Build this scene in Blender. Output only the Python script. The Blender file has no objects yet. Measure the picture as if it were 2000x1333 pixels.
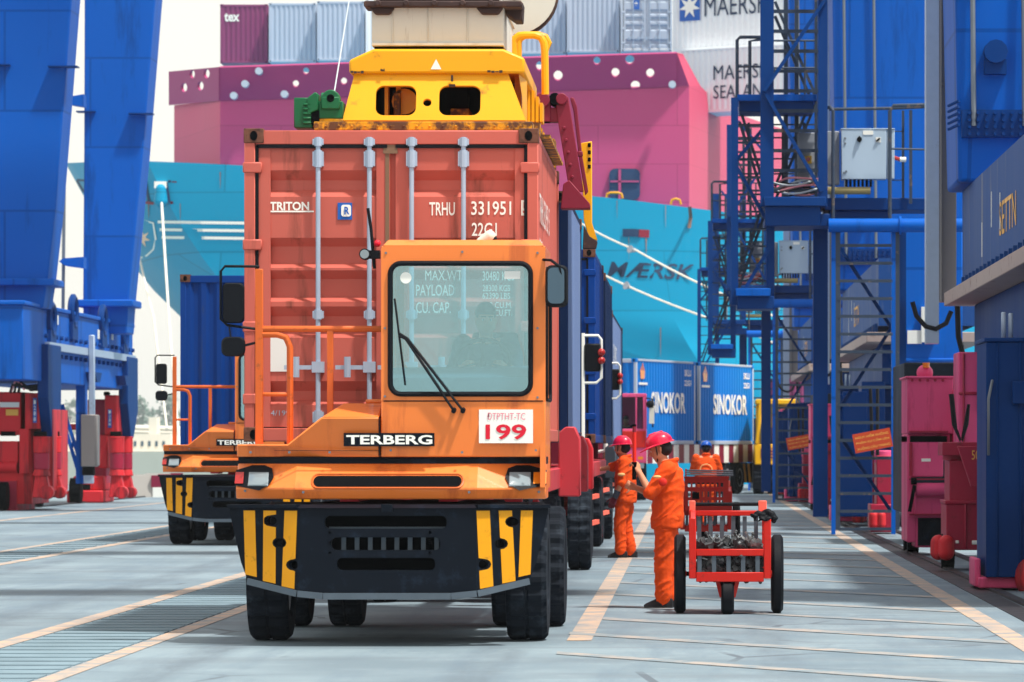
import bpy, bmesh, math, random
from mathutils import Vector, Matrix, noise
R = math.radians
random.seed(7)
SC = bpy.context.scene
COL = SC.collection

# ---------------------------------------------------------------- camera, sky, sun, exposure
CAMZ = 1.58                    # eye height of the photographer
F = 9000.0                     # focal length in pixels of the 2000 px wide photograph
VX, VY = 1345.0, 870.0         # vanishing point of the lanes
cam = bpy.data.cameras.new('camera')
cam.lens = 36 * F / 2000
cam.sensor_width = 36
cam.shift_x = -(VX - 1000) / 2000
cam.shift_y = (VY - 666.5) / 2000
cam.clip_start, cam.clip_end = 0.5, 9000
camo = bpy.data.objects.new('camera', cam)
camo.location = (0, 0, CAMZ)
camo.rotation_euler = (R(90), 0, 0)
COL.objects.link(camo)
SC.camera = camo
cam.dof.use_dof = True
cam.dof.focus_distance = 44.0
cam.dof.aperture_fstop = 7.0

SUN_EL, SUN_AZ = 65.0, 122.0     # azimuth clockwise from +Y: behind the camera and to the right
W = bpy.data.worlds.new('World')
SC.world = W
W.use_nodes = True
nt = W.node_tree
nt.nodes.clear()
wo = nt.nodes.new('ShaderNodeOutputWorld')
bg = nt.nodes.new('ShaderNodeBackground')
sk = nt.nodes.new('ShaderNodeTexSky')
sk.sky_type = 'NISHITA'
sk.sun_disc = False
sk.sun_elevation = R(SUN_EL)
sk.sun_rotation = R(SUN_AZ)
sk.air_density = 1.0
sk.dust_density = 4.0
sk.ozone_density = 1.0
mixs = nt.nodes.new('ShaderNodeMix')
mixs.data_type = 'RGBA'
mixs.inputs['Factor'].default_value = 0.80
mixs.inputs['B'].default_value = (11.6, 11.4, 10.4, 1)      # a bright even layer of high cloud
nt.links.new(sk.outputs[0], mixs.inputs['A'])
nt.links.new(mixs.outputs['Result'], bg.inputs[0])
bg.inputs[1].default_value = 0.082
nt.links.new(bg.outputs[0], wo.inputs[0])
sl = bpy.data.lights.new('sun', 'SUN')
sl.energy = 4.1
sl.angle = R(3.5)
sl.color = (1.0, 0.95, 0.86)
so = bpy.data.objects.new('sun', sl)
COL.objects.link(so)
sd = Vector((math.sin(R(SUN_AZ)) * math.cos(R(SUN_EL)), math.cos(R(SUN_AZ)) * math.cos(R(SUN_EL)), math.sin(R(SUN_EL))))
so.rotation_euler = sd.to_track_quat('Z', 'Y').to_euler()
so.location = (20, -20, 40)
SC.view_settings.view_transform = 'Standard'
SC.view_settings.look = 'None'
SC.view_settings.exposure = 0.42
SC.view_settings.gamma = 1

def X(px, D): return (px - VX) * D / F
def Z(py, D): return CAMZ + (VY - py) * D / F
def P(px, py, D): return Vector((X(px, D), D, Z(py, D)))

# ---------------------------------------------------------------- materials
MATS = {}
def srgb(c):
    return tuple(((v / 255) / 12.92 if v <= 10 else (((v / 255) + 0.055) / 1.055) ** 2.4) for v in c)
def mat(name, rgb, rough=0.5, metal=0.0, var=0.12, scale=1.2, dirt=None, dirt_amt=0.0, dirt_scale=3.0, bump=0.0, bump_scale=20.0, streak=False, coat=0.0, lin=False, spec=0.32, seams=None):
    m = bpy.data.materials.new(name)
    m.use_nodes = True
    n = m.node_tree.nodes
    l = m.node_tree.links
    b = n['Principled BSDF']
    c = rgb if lin else srgb(rgb)
    b.inputs['Roughness'].default_value = rough
    b.inputs['Metallic'].default_value = metal
    b.inputs['Specular IOR Level'].default_value = spec
    if coat: b.inputs['Coat Weight'].default_value = coat
    tc = n.new('ShaderNodeTexCoord')
    src = tc.outputs['Object']
    if streak:
        mp = n.new('ShaderNodeMapping')
        mp.inputs['Scale'].default_value = (1, 1, 0.12)
        l.new(src, mp.inputs[0])
        ssrc = mp.outputs[0]
    else:
        ssrc = src
    nz = n.new('ShaderNodeTexNoise')
    nz.inputs['Scale'].default_value = scale
    nz.inputs['Detail'].default_value = 5
    l.new(ssrc, nz.inputs['Vector'])
    mx = n.new('ShaderNodeMix')
    mx.data_type = 'RGBA'
    mx.inputs['A'].default_value = tuple(v * (1 - var) for v in c) + (1,)
    mx.inputs['B'].default_value = tuple(min(1, v * (1 + var) + 0.01 * var) for v in c) + (1,)
    l.new(nz.outputs['Fac'], mx.inputs['Factor'])
    out = mx.outputs['Result']
    if dirt:
        nd = n.new('ShaderNodeTexNoise')
        nd.inputs['Scale'].default_value = dirt_scale
        nd.inputs['Detail'].default_value = 8
        nd.inputs['Roughness'].default_value = 0.68
        l.new(ssrc, nd.inputs['Vector'])
        rp = n.new('ShaderNodeValToRGB')
        t = 0.72 - dirt_amt * 0.35
        rp.color_ramp.elements[0].position = max(0, t - 0.05)
        rp.color_ramp.elements[1].position = min(1, t + 0.08)
        l.new(nd.outputs['Fac'], rp.inputs[0])
        m2 = n.new('ShaderNodeMix')
        m2.data_type = 'RGBA'
        m2.inputs['B'].default_value = srgb(dirt) + (1,)
        l.new(rp.outputs[0], m2.inputs['Factor'])
        l.new(out, m2.inputs['A'])
        out = m2.outputs['Result']
    if seams:
        # welded plate edges: thin darker lines on a grid of plates (width, height, strength)
        pw, ph, stg = seams
        sep = n.new('ShaderNodeSeparateXYZ'); l.new(src, sep.inputs[0])
        ad = n.new('ShaderNodeMath'); ad.operation = 'ADD'; l.new(sep.outputs['X'], ad.inputs[0]); l.new(sep.outputs['Y'], ad.inputs[1])
        cm = n.new('ShaderNodeCombineXYZ'); l.new(ad.outputs[0], cm.inputs['X']); l.new(sep.outputs['Z'], cm.inputs['Y'])
        br = n.new('ShaderNodeTexBrick'); br.inputs['Scale'].default_value = 1.0; br.inputs['Brick Width'].default_value = pw; br.inputs['Row Height'].default_value = ph
        br.inputs['Mortar Size'].default_value = 0.012 * ph; br.inputs['Color1'].default_value = (0, 0, 0, 1); br.inputs['Color2'].default_value = (0.25, 0.25, 0.25, 1); br.inputs['Mortar'].default_value = (1, 1, 1, 1)
        l.new(cm.outputs[0], br.inputs['Vector'])
        ms = n.new('ShaderNodeMath'); ms.operation = 'MULTIPLY'; ms.inputs[1].default_value = stg; l.new(br.outputs['Color'], ms.inputs[0])
        m3 = n.new('ShaderNodeMix'); m3.data_type = 'RGBA'; m3.inputs['B'].default_value = tuple(v * 0.62 for v in c) + (1,)
        l.new(ms.outputs[0], m3.inputs['Factor']); l.new(out, m3.inputs['A']); out = m3.outputs['Result']
    l.new(out, b.inputs['Base Color'])
    r2 = n.new('ShaderNodeMapRange')
    r2.inputs['To Min'].default_value = max(0.02, rough - 0.1)
    r2.inputs['To Max'].default_value = min(1, rough + 0.12)
    l.new(nz.outputs['Fac'], r2.inputs['Value'])
    l.new(r2.outputs[0], b.inputs['Roughness'])
    if bump:
        nb = n.new('ShaderNodeTexNoise')
        nb.inputs['Scale'].default_value = bump_scale
        nb.inputs['Detail'].default_value = 4
        l.new(src, nb.inputs['Vector'])
        bp = n.new('ShaderNodeBump')
        bp.inputs['Strength'].default_value = bump
        bp.inputs['Distance'].default_value = 0.02
        l.new(nb.outputs['Fac'], bp.inputs['Height'])
        l.new(bp.outputs[0], b.inputs['Normal'])
    MATS[name] = m
    return m
def glass(name, tint=(0.72, 0.88, 0.92), gloss=0.25):
    m = bpy.data.materials.new(name)
    m.use_nodes = True
    n = m.node_tree.nodes
    l = m.node_tree.links
    n.remove(n['Principled BSDF'])
    t = n.new('ShaderNodeBsdfTransparent')
    t.inputs[0].default_value = tint + (1,)
    g = n.new('ShaderNodeBsdfGlossy')
    g.inputs[0].default_value = (0.66, 0.94, 1.0, 1)
    g.inputs[1].default_value = 0.05
    x = n.new('ShaderNodeMixShader')
    x.inputs[0].default_value = gloss
    l.new(t.outputs[0], x.inputs[1])
    l.new(g.outputs[0], x.inputs[2])
    l.new(x.outputs[0], n['Material Output'].inputs[0])
    MATS[name] = m

RUST = (96, 52, 34)
mat('orange', (236, 126, 54), 0.36, var=0.07, coat=0.25, dirt=(204, 100, 44), dirt_amt=0.4, dirt_scale=3.4, bump=0.06, bump_scale=5, streak=True)
mat('rail_orange', (206, 96, 38), 0.4, var=0.08, dirt=(120, 70, 45), dirt_amt=0.25, dirt_scale=9)
mat('black_paint', (4, 14, 27), 0.5, spec=0.12, var=0.25, dirt=(26, 38, 54), dirt_amt=0.35, dirt_scale=5)
mat('black', (4, 7, 12), 0.7, spec=0.04, var=0.3)
mat('stripe_yellow', (224, 152, 0), 0.45, var=0.07, dirt=(120, 84, 20), dirt_amt=0.22, dirt_scale=7)
mat('tyre', (26, 32, 41), 0.88, spec=0.1, var=0.3, scale=6, dirt=(50, 58, 68), dirt_amt=0.4, dirt_scale=5)
mat('rubber', (8, 13, 22), 0.6, spec=0.15, var=0.2)
mat('rim_red', (165, 34, 44), 0.5, dirt=(80, 40, 36), dirt_amt=0.2)
mat('rim_grey', (150, 158, 166), 0.45, dirt=(90, 84, 80), dirt_amt=0.2)
mat('white', (240, 240, 234), 0.5, var=0.05)
mat('white_worn', (224, 226, 224), 0.55, var=0.06, dirt=(140, 128, 118), dirt_amt=0.15, dirt_scale=5)
mat('plate_red', (216, 20, 50), 0.5, var=0.03)
mat('plate_pink', (228, 130, 148), 0.5, var=0.03)
mat('box_red', (190, 94, 82), 0.52, var=0.10, dirt=(128, 66, 54), dirt_amt=0.28, dirt_scale=3.2, streak=True, bump=0.15, bump_scale=2.5)
mat('rust', (104, 66, 52), 0.85, var=0.4, scale=12, dirt=(60, 40, 34), dirt_amt=0.5, dirt_scale=9, bump=0.3)
mat('galv', (166, 184, 206), 0.42, metal=0.25, var=0.12, scale=6, dirt=(120, 120, 128), dirt_amt=0.15)
mat('steel', (120, 128, 138), 0.45, metal=0.5, var=0.15, scale=8)
mat('sign_blue', (22, 92, 180), 0.4, var=0.05)
mat('box_blue', (0, 56, 132), 0.55, spec=0.12, var=0.1, dirt=(60, 70, 90), dirt_amt=0.12, streak=True)
mat('box_navy', (6, 32, 70), 0.55, spec=0.12, var=0.14, dirt=(70, 70, 84), dirt_amt=0.2, streak=True)
mat('box_blue_sunlit', (112, 134, 178), 0.55, var=0.1, dirt=(196, 172, 140), dirt_amt=0.1, dirt_scale=1.6, streak=True)  # paler blue for container sides: sunlight put into the colour
mat('box_bright_blue', (0, 120, 208), 0.5, spec=0.12, var=0.05, streak=True)
mat('box_pale', (172, 186, 206), 0.5, var=0.07, dirt=(150, 150, 165), dirt_amt=0.12, streak=True)
mat('box_white', (226, 232, 238), 0.5, var=0.05, dirt=(170, 160, 150), dirt_amt=0.08, streak=True)
mat('box_mauve', (132, 60, 106), 0.5, var=0.08, streak=True)
mat('crane_blue', (0, 88, 184), 0.5, var=0.08, scale=0.6, dirt=(0, 60, 128), dirt_amt=0.3, dirt_scale=1.4, streak=True, bump=0.06, bump_scale=2, spec=0.1, seams=(4.6, 2.4, 0.8))
mat('crane_dark_blue', (0, 54, 118), 0.5, spec=0.1, var=0.12, scale=0.9, dirt=(34, 50, 84), dirt_amt=0.1, dirt_scale=2, streak=True)
mat('crane_grey_blue', (34, 76, 138), 0.55, spec=0.12, var=0.12, scale=0.8, dirt=(120, 124, 136), dirt_amt=0.25, dirt_scale=2.4, streak=True)
mat('crane_beige', (170, 152, 146), 0.6, var=0.15, dirt=RUST, dirt_amt=0.25, dirt_scale=4)
mat('stair_grey', (52, 66, 86), 0.5, metal=0.2, var=0.15, dirt=(130, 108, 88), dirt_amt=0.25, dirt_scale=6)
mat('bogie_red', (208, 44, 54), 0.5, var=0.1, spec=0.2, dirt=(120, 36, 44), dirt_amt=0.5, dirt_scale=3, streak=True)
mat('bogie_dark_red', (158, 26, 60), 0.45, var=0.12, dirt=(84, 34, 40), dirt_amt=0.25, dirt_scale=4)
mat('bogie_pink', (222, 82, 132), 0.5, var=0.1, spec=0.2, dirt=(168, 52, 88), dirt_amt=0.4, dirt_scale=3, streak=True)
mat('spreader_yellow', (238, 166, 0), 0.45, var=0.05, dirt=(138, 84, 34), dirt_amt=0.18, dirt_scale=3.2, coat=0.1)
mat('spreader_rusty', (226, 158, 12), 0.6, var=0.15, dirt=(92, 58, 36), dirt_amt=0.75, dirt_scale=7)
mat('headblock_white', (206, 204, 196), 0.6, var=0.06, dirt=(116, 92, 76), dirt_amt=0.3, dirt_scale=4, streak=True)
mat('dark_rust', (62, 46, 46), 0.8, var=0.4, scale=6, dirt=(110, 78, 60), dirt_amt=0.3)
mat('green', (8, 96, 58), 0.5, var=0.15, dirt=(30, 50, 40), dirt_amt=0.3)
mat('maroon', (126, 26, 52), 0.5, var=0.12, dirt=(70, 30, 38), dirt_amt=0.25, dirt_scale=4)
mat('trailer_red', (188, 52, 64), 0.45, var=0.1, dirt=(110, 44, 48), dirt_amt=0.18)
mat('hull_blue', (2, 148, 192), 0.45, spec=0.15, var=0.08, scale=0.08, dirt=(70, 160, 190), dirt_amt=0.25, dirt_scale=0.35, streak=True, bump=0.2, bump_scale=0.4, seams=(9, 2.6, 0.8))
mat('ship_pink', (190, 76, 124), 0.55, spec=0.15, var=0.05, scale=0.1, dirt=(196, 92, 140), dirt_amt=0.2, dirt_scale=0.3, streak=True, seams=(7, 1.7, 0.7))
mat('ship_pink_shaded', (168, 62, 114), 0.55, spec=0.15, var=0.05, scale=0.1)  # darker copy of the pink: shade of the outward lean put in colour
mat('ship_pink_lit', (216, 84, 116), 0.55, spec=0.15, var=0.05, scale=0.1, seams=(6, 1.7, 0.3))  # paler copy of the pink: light on the turned plates put in colour
mat('ship_dark', (26, 58, 96), 0.6)
mat('ship_ink', (28, 52, 84), 0.5, var=0.1)
mat('star_peach', (246, 206, 178), 0.5, var=0.05)
mat('rope', (226, 220, 208), 0.8, var=0.1)
mat('rust_stain', (128, 104, 96), 0.8, var=0.3, scale=2)
mat('cloth_orange', (226, 76, 6), 0.85, var=0.1, scale=5, bump=0.25, bump_scale=30)
mat('cloth_patch', (244, 196, 130), 0.8, var=0.1)
mat('badge_red', (220, 40, 30), 0.7)
mat('helmet_red', (222, 22, 66), 0.28, var=0.05, coat=0.4)
mat('helmet_blue', (20, 84, 178), 0.3, var=0.05, coat=0.4)
mat('skin', (196, 136, 104), 0.55, var=0.08, scale=8)
mat('hair', (22, 20, 24), 0.7, var=0.2)
mat('eye_dark', (26, 20, 20), 0.3)
mat('shoe', (22, 22, 28), 0.5, var=0.2)
mat('glove', (96, 34, 50), 0.9, var=0.2, scale=12)
mat('glove_dark', (44, 50, 64), 0.9, var=0.2, scale=12)
mat('shirt_blue', (34, 52, 70), 0.9, var=0.1)
mat('cart_red', (196, 26, 14), 0.45, var=0.08, dirt=(120, 40, 30), dirt_amt=0.2, dirt_scale=6)
mat('cart_pale_red', (238, 110, 92), 0.5, var=0.08)
mat('slat_grey', (84, 96, 108), 0.5, metal=0.3, var=0.2, scale=8)
mat('lock_dark', (72, 76, 80), 0.5, metal=0.6, var=0.4, scale=14)
mat('lock_grey', (140, 146, 148), 0.45, metal=0.5, var=0.3, scale=14)
mat('lock_brass', (112, 100, 84), 0.5, metal=0.4, var=0.3, scale=14)
mat('cabinet_grey', (172, 192, 212), 0.45, var=0.05, dirt=(120, 128, 140), dirt_amt=0.12, dirt_scale=4)
mat('cabinet_dull', (150, 156, 168), 0.5, var=0.08, dirt=(110, 110, 118), dirt_amt=0.2)
mat('duct', (128, 124, 124), 0.5, metal=0.3, var=0.12, streak=True)
mat('knob_yellow', (226, 176, 30), 0.5)
mat('cable_black', (16, 18, 26), 0.6)
mat('cable_pink', (214, 138, 150), 0.6)
mat('cable_white', (196, 206, 214), 0.6)
mat('strip_brown', (122, 96, 76), 0.7, var=0.2)
mat('pipe_khaki', (156, 142, 96), 0.6, var=0.1)
mat('sign_orange', (190, 66, 34), 0.6, var=0.1)
mat('sign_letter', (232, 176, 84), 0.6)
mat('vehicle_yellow', (246, 186, 22), 0.4, var=0.06)
mat('stripe_maroon', (128, 24, 58), 0.5)
mat('lamp_lens', (132, 146, 154), 0.12, var=0.05, coat=0.5)
mat('lamp_amber', (236, 134, 30), 0.25, coat=0.4)
mat('lamp_red', (170, 30, 30), 0.25, coat=0.4)
mat('dash', (70, 92, 108), 0.7, var=0.1)
mat('boat_white', (214, 210, 200), 0.6, var=0.05)
mat('concrete_wall', (168, 164, 160), 0.85, var=0.1)
mat('leaf_hazed', (74, 104, 96), 0.8, var=0.35, scale=0.4)  # leaf green greyed and paled: distance haze put into the colour
mat('leaf_hazed_light', (98, 126, 114), 0.8, var=0.35, scale=0.4)  # lighter mix of the same haze-paled green
mat('bark', (76, 62, 50), 0.9, var=0.2)
glass('windscreen_glass', (0.78, 0.96, 1.0), 0.25)
glass('rear_glass', (0.88, 0.95, 0.97), 0.06)
glass('side_glass', (0.60, 0.78, 0.84), 0.16)

# ---------------------------------------------------------------- mesh building
def frame_from(d, up=Vector((0, 0, 1))):
    d = d.normalized()
    if abs(d.dot(up)) > 0.98: up = Vector((0, 1, 0))
    a = d.cross(up).normalized()
    b = a.cross(d).normalized()
    return a, b
_tcache = {}
class MB:
    def __init__(s, m=None):
        s.v = []; s.f = []; s.mi = []; s.mats = []; s.cur = 0
        if m: s.use(m)
    def use(s, name):
        if name not in s.mats: s.mats.append(name)
        s.cur = s.mats.index(name)
        return s
    def add(s, vs, fs):
        o = len(s.v)
        s.v += [tuple(v) for v in vs]
        s.f += [tuple(i + o for i in f) for f in fs]
        s.mi += [s.cur] * len(fs)
        return s
    def box(s, x0, x1, y0, y1, z0, z1):
        x0, x1 = min(x0, x1), max(x0, x1); y0, y1 = min(y0, y1), max(y0, y1); z0, z1 = min(z0, z1), max(z0, z1)
        return s.add([(x0, y0, z0), (x1, y0, z0), (x1, y1, z0), (x0, y1, z0), (x0, y0, z1), (x1, y0, z1), (x1, y1, z1), (x0, y1, z1)],
                     [(0, 3, 2, 1), (4, 5, 6, 7), (0, 1, 5, 4), (1, 2, 6, 5), (2, 3, 7, 6), (3, 0, 4, 7)])
    def hexa(s, lo, hi):
        """four corners below (counter-clockwise from above) and four above"""
        return s.add(list(lo) + list(hi), [(0, 3, 2, 1), (4, 5, 6, 7), (0, 1, 5, 4), (1, 2, 6, 5), (2, 3, 7, 6), (3, 0, 4, 7)])
    def bar(s, p, q, w, h=None, up=Vector((0, 0, 1))):
        p = Vector(p); q = Vector(q); h = h or w
        a, b = frame_from(q - p, up)
        a = a * w / 2; b = b * h / 2
        vs = [c + sa * a + sb * b for c in (p, q) for sa, sb in ((-1, -1), (1, -1), (1, 1), (-1, 1))]
        return s.add(vs, [(0, 1, 2, 3), (7, 6, 5, 4), (0, 4, 5, 1), (1, 5, 6, 2), (2, 6, 7, 3), (3, 7, 4, 0)])
    def cyl(s, p, q, r, n=14, r2=None):
        p = Vector(p); q = Vector(q); r2 = r if r2 is None else r2
        a, b = frame_from(q - p)
        vs = []
        for c, rr in ((p, r), (q, r2)):
            for i in range(n):
                t = 2 * math.pi * i / n
                vs.append(c + a * math.cos(t) * rr + b * math.sin(t) * rr)
        fs = [(i, (i + 1) % n, n + (i + 1) % n, n + i) for i in range(n)]
        fs += [tuple(range(n - 1, -1, -1)), tuple(range(n, 2 * n))]
        return s.add(vs, fs)
    def path(s, pts, r, n=8, closed=False):
        pts = [Vector(p) for p in pts]
        k = len(pts)
        vs = []
        pa = None
        for i, p in enumerate(pts):
            if closed: d = pts[(i + 1) % k] - pts[i - 1]
            else: d = pts[min(i + 1, k - 1)] - pts[max(i - 1, 0)]
            if d.length < 1e-9: d = Vector((0, 0, 1))
            d.normalize()
            if pa is None: pa, pb = frame_from(d)
            else:
                pa = (pa - d * pa.dot(d)).normalized(); pb = d.cross(pa)
            if pa.cross(pb).dot(d) < 0: pb = -pb
            for j in range(n):
                t = 2 * math.pi * j / n
                vs.append(p + pa * math.cos(t) * r + pb * math.sin(t) * r)
        fs = []
        for i in range(k if closed else k - 1):
            a = i * n; b = ((i + 1) % k) * n
            fs += [(a + j, a + (j + 1) % n, b + (j + 1) % n, b + j) for j in range(n)]
        if not closed: fs += [tuple(range(n - 1, -1, -1)), tuple(range((k - 1) * n, k * n))]
        return s.add(vs, fs)
    def prism(s, poly, axis, a0, a1):
        """poly in the two other axes, extruded along axis from a0 to a1"""
        n = len(poly)
        def mk(p, a):
            return (a, p[0], p[1]) if axis == 'x' else ((p[0], a, p[1]) if axis == 'y' else (p[0], p[1], a))
        vs = [mk(p, a0) for p in poly] + [mk(p, a1) for p in poly]
        fs = [tuple(range(n)), tuple(range(2 * n - 1, n - 1, -1))] + [(i, n + i, n + (i + 1) % n, (i + 1) % n) for i in range(n)]
        return s.add(vs, fs)
    def lathe(s, prof, M, n=24):
        """prof: (radius, height along local z)"""
        vs = []; k = len(prof)
        for i in range(n):
            t = 2 * math.pi * i / n
            for r, h in prof: vs.append(M @ Vector((r * math.cos(t), r * math.sin(t), h)))
        fs = []
        for i in range(n):
            a = i * k; b = ((i + 1) % n) * k
            fs += [(a + j, b + j, b + j + 1, a + j + 1) for j in range(k - 1)]
        return s.add(vs, fs)
    def ball(s, c, r, n=12, m=8, sq=(1, 1, 1)):
        c = Vector(c)
        vs = [c + Vector((0, 0, -r * sq[2]))]
        for j in range(1, m):
            ph = -math.pi / 2 + math.pi * j / m
            for i in range(n):
                t = 2 * math.pi * i / n
                vs.append(c + Vector((r * sq[0] * math.cos(ph) * math.cos(t), r * sq[1] * math.cos(ph) * math.sin(t), r * sq[2] * math.sin(ph))))
        vs.append(c + Vector((0, 0, r * sq[2])))
        fs = [(0, 1 + (i + 1) % n, 1 + i) for i in range(n)]
        for j in range(m - 2):
            a = 1 + j * n; b = a + n
            fs += [(a + i, a + (i + 1) % n, b + (i + 1) % n, b + i) for i in range(n)]
        top = len(vs) - 1; a = 1 + (m - 2) * n
        fs += [(a + i, a + (i + 1) % n, top) for i in range(n)]
        return s.add(vs, fs)
    def capsule(s, p, q, r1, r2, n=12):
        s.ball(p, r1, n, 8); s.ball(q, r2, n, 8)
        return s.cyl(p, q, r1, n, r2)
    def loft(s, rings, cap=True):
        n = len(rings[0]); vs = [v for r in rings for v in r]; fs = []
        for i in range(len(rings) - 1):
            a = i * n; b = a + n
            fs += [(a + j, a + (j + 1) % n, b + (j + 1) % n, b + j) for j in range(n)]
        if cap: fs += [tuple(range(n - 1, -1, -1)), tuple(range((len(rings) - 1) * n, len(rings) * n))]
        return s.add(vs, fs)
    def plate(s, outline, holes, t, M):
        """flat plate with holes in local xy, thickness t, placed by M (local z = thickness)"""
        cu = bpy.data.curves.new('tmp', 'CURVE')
        cu.dimensions = '2D'; cu.fill_mode = 'BOTH'; cu.extrude = t / 2
        for loop in [outline] + list(holes):
            sp = cu.splines.new('POLY'); sp.points.add(len(loop) - 1)
            for pt, c in zip(sp.points, loop): pt.co = (c[0], c[1], 0, 1)
            sp.use_cyclic_u = True
        return s._from_curve(cu, M)
    def _from_curve(s, cu, M):
        ob = bpy.data.objects.new('tmp', cu)
        me = ob.to_mesh()
        vs = [M @ v.co for v in me.vertices]
        fs = [tuple(p.vertices) for p in me.polygons]
        ob.to_mesh_clear()
        bpy.data.objects.remove(ob)
        bpy.data.curves.remove(cu)
        return s.add(vs, fs)
    def text(s, word, x0, x1, y0, y1, M, shear=0.0, bold=0.0, t=0.004, space=1.0):
        """lettering fitted to a box in local xy of M"""
        cu = bpy.data.curves.new('tmp', 'FONT')
        cu.body = word; cu.size = 1; cu.offset = bold; cu.fill_mode = 'BOTH'; cu.resolution_u = 3; cu.shear = shear; cu.space_character = space
        ob = bpy.data.objects.new('tmp', cu)
        me = ob.to_mesh()
        co = [v.co.copy() for v in me.vertices]
        fs = [tuple(p.vertices) for p in me.polygons]
        ob.to_mesh_clear(); bpy.data.objects.remove(ob); bpy.data.curves.remove(cu)
        if not co: return s
        ax = min(c.x for c in co); bx = max(c.x for c in co); ay = min(c.y for c in co); by = max(c.y for c in co)
        vs = [M @ Vector((x0 + (c.x - ax) / (bx - ax) * (x1 - x0), y0 + (c.y - ay) / (by - ay) * (y1 - y0), t)) for c in co]
        return s.add(vs, fs)
    def build(s, name, parent=None, bevel=0.0, seg=1, sharp=32, local=False, fixn=True):
        me = bpy.data.meshes.new(name)
        o = Vector((0, 0, 0))
        if parent is not None and not local: o = ORG[parent.name]
        me.from_pydata([(v[0] - o.x, v[1] - o.y, v[2] - o.z) for v in s.v], [], s.f)
        for m in s.mats: me.materials.append(MATS[m])
        me.polygons.foreach_set('material_index', s.mi)
        if fixn:
            bm = bmesh.new(); bm.from_mesh(me)
            bmesh.ops.recalc_face_normals(bm, faces=bm.faces)
            bm.to_mesh(me); bm.free()
        me.polygons.foreach_set('use_smooth', [True] * len(me.polygons))
        me.set_sharp_from_angle(angle=R(sharp))
        me.update()
        ob = bpy.data.objects.new(name, me)
        COL.objects.link(ob)
        if parent is not None:
            ob.parent = parent
            ORG[ob.name] = ORG[parent.name]
        else:
            ORG[ob.name] = Vector((0, 0, 0))
        if bevel:
            b = ob.modifiers.new('bevel', 'BEVEL')
            b.width = bevel; b.segments = seg; b.limit_method = 'ANGLE'; b.angle_limit = R(40)
        return ob
ORG = {}
def tag(o, label=None, cat=None, group=None, kind=None):
    if label: o['label'] = label
    if cat: o['category'] = cat
    if group: o['group'] = group
    if kind: o['kind'] = kind
    return o
def thing(name, loc, label, cat, group=None, rz=0.0):
    o = bpy.data.objects.new(name, None)
    o.empty_display_size = 0.2
    COL.objects.link(o)
    o.location = loc
    o.rotation_euler = (0, 0, rz)
    ORG[o.name] = Vector(loc)
    return tag(o, label, cat, group)
def copy_tree(o, parent=None, skip=()):
    c = o.copy(); COL.objects.link(c)
    ORG[c.name] = ORG.get(o.name, Vector((0, 0, 0)))
    if parent is not None: c.parent = parent
    for ch in list(o.children):
        if ch.name.split('.')[0] in skip: continue
        copy_tree(ch, c, skip)
    return c
def rrect(x0, x1, y0, y1, r, n=5):
    pts = []
    for cx, cy, a0 in ((x1 - r, y1 - r, 0), (x0 + r, y1 - r, 90), (x0 + r, y0 + r, 180), (x1 - r, y0 + r, 270)):
        for i in range(n + 1):
            a = R(a0 + 90 * i / n)
            pts.append((cx + r * math.cos(a), cy + r * math.sin(a)))
    return pts
def disc(cx, cy, r, n=20, ry=None):
    ry = ry or r
    return [(cx + r * math.cos(2 * math.pi * i / n), cy + ry * math.sin(2 * math.pi * i / n)) for i in range(n)]
def FRONT(x, y, z):
    """local x -> world x, local y -> world z, local z -> towards the camera (-y)"""
    return Matrix(((1, 0, 0, x), (0, 0, -1, y), (0, 1, 0, z), (0, 0, 0, 1)))
def FACE(p, ax, up):
    """local x along ax, local y along up, local z their cross product"""
    ax = Vector(ax).normalized(); up = Vector(up).normalized(); n = ax.cross(up)
    return Matrix(((ax.x, up.x, n.x, p[0]), (ax.y, up.y, n.y, p[1]), (ax.z, up.z, n.z, p[2]), (0, 0, 0, 1)))
def AXIS(p, d):
    """local z along d"""
    d = Vector(d).normalized(); a, b = frame_from(d)
    return Matrix(((a.x, b.x, d.x, p[0]), (a.y, b.y, d.y, p[1]), (a.z, b.z, d.z, p[2]), (0, 0, 0, 1)))
def arc(pts_c, r, a0, a1, n, u, v):
    c = Vector(pts_c); u = Vector(u); v = Vector(v)
    return [c + u * r * math.cos(R(a0 + (a1 - a0) * i / n)) + v * r * math.sin(R(a0 + (a1 - a0) * i / n)) for i in range(n + 1)]

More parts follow.
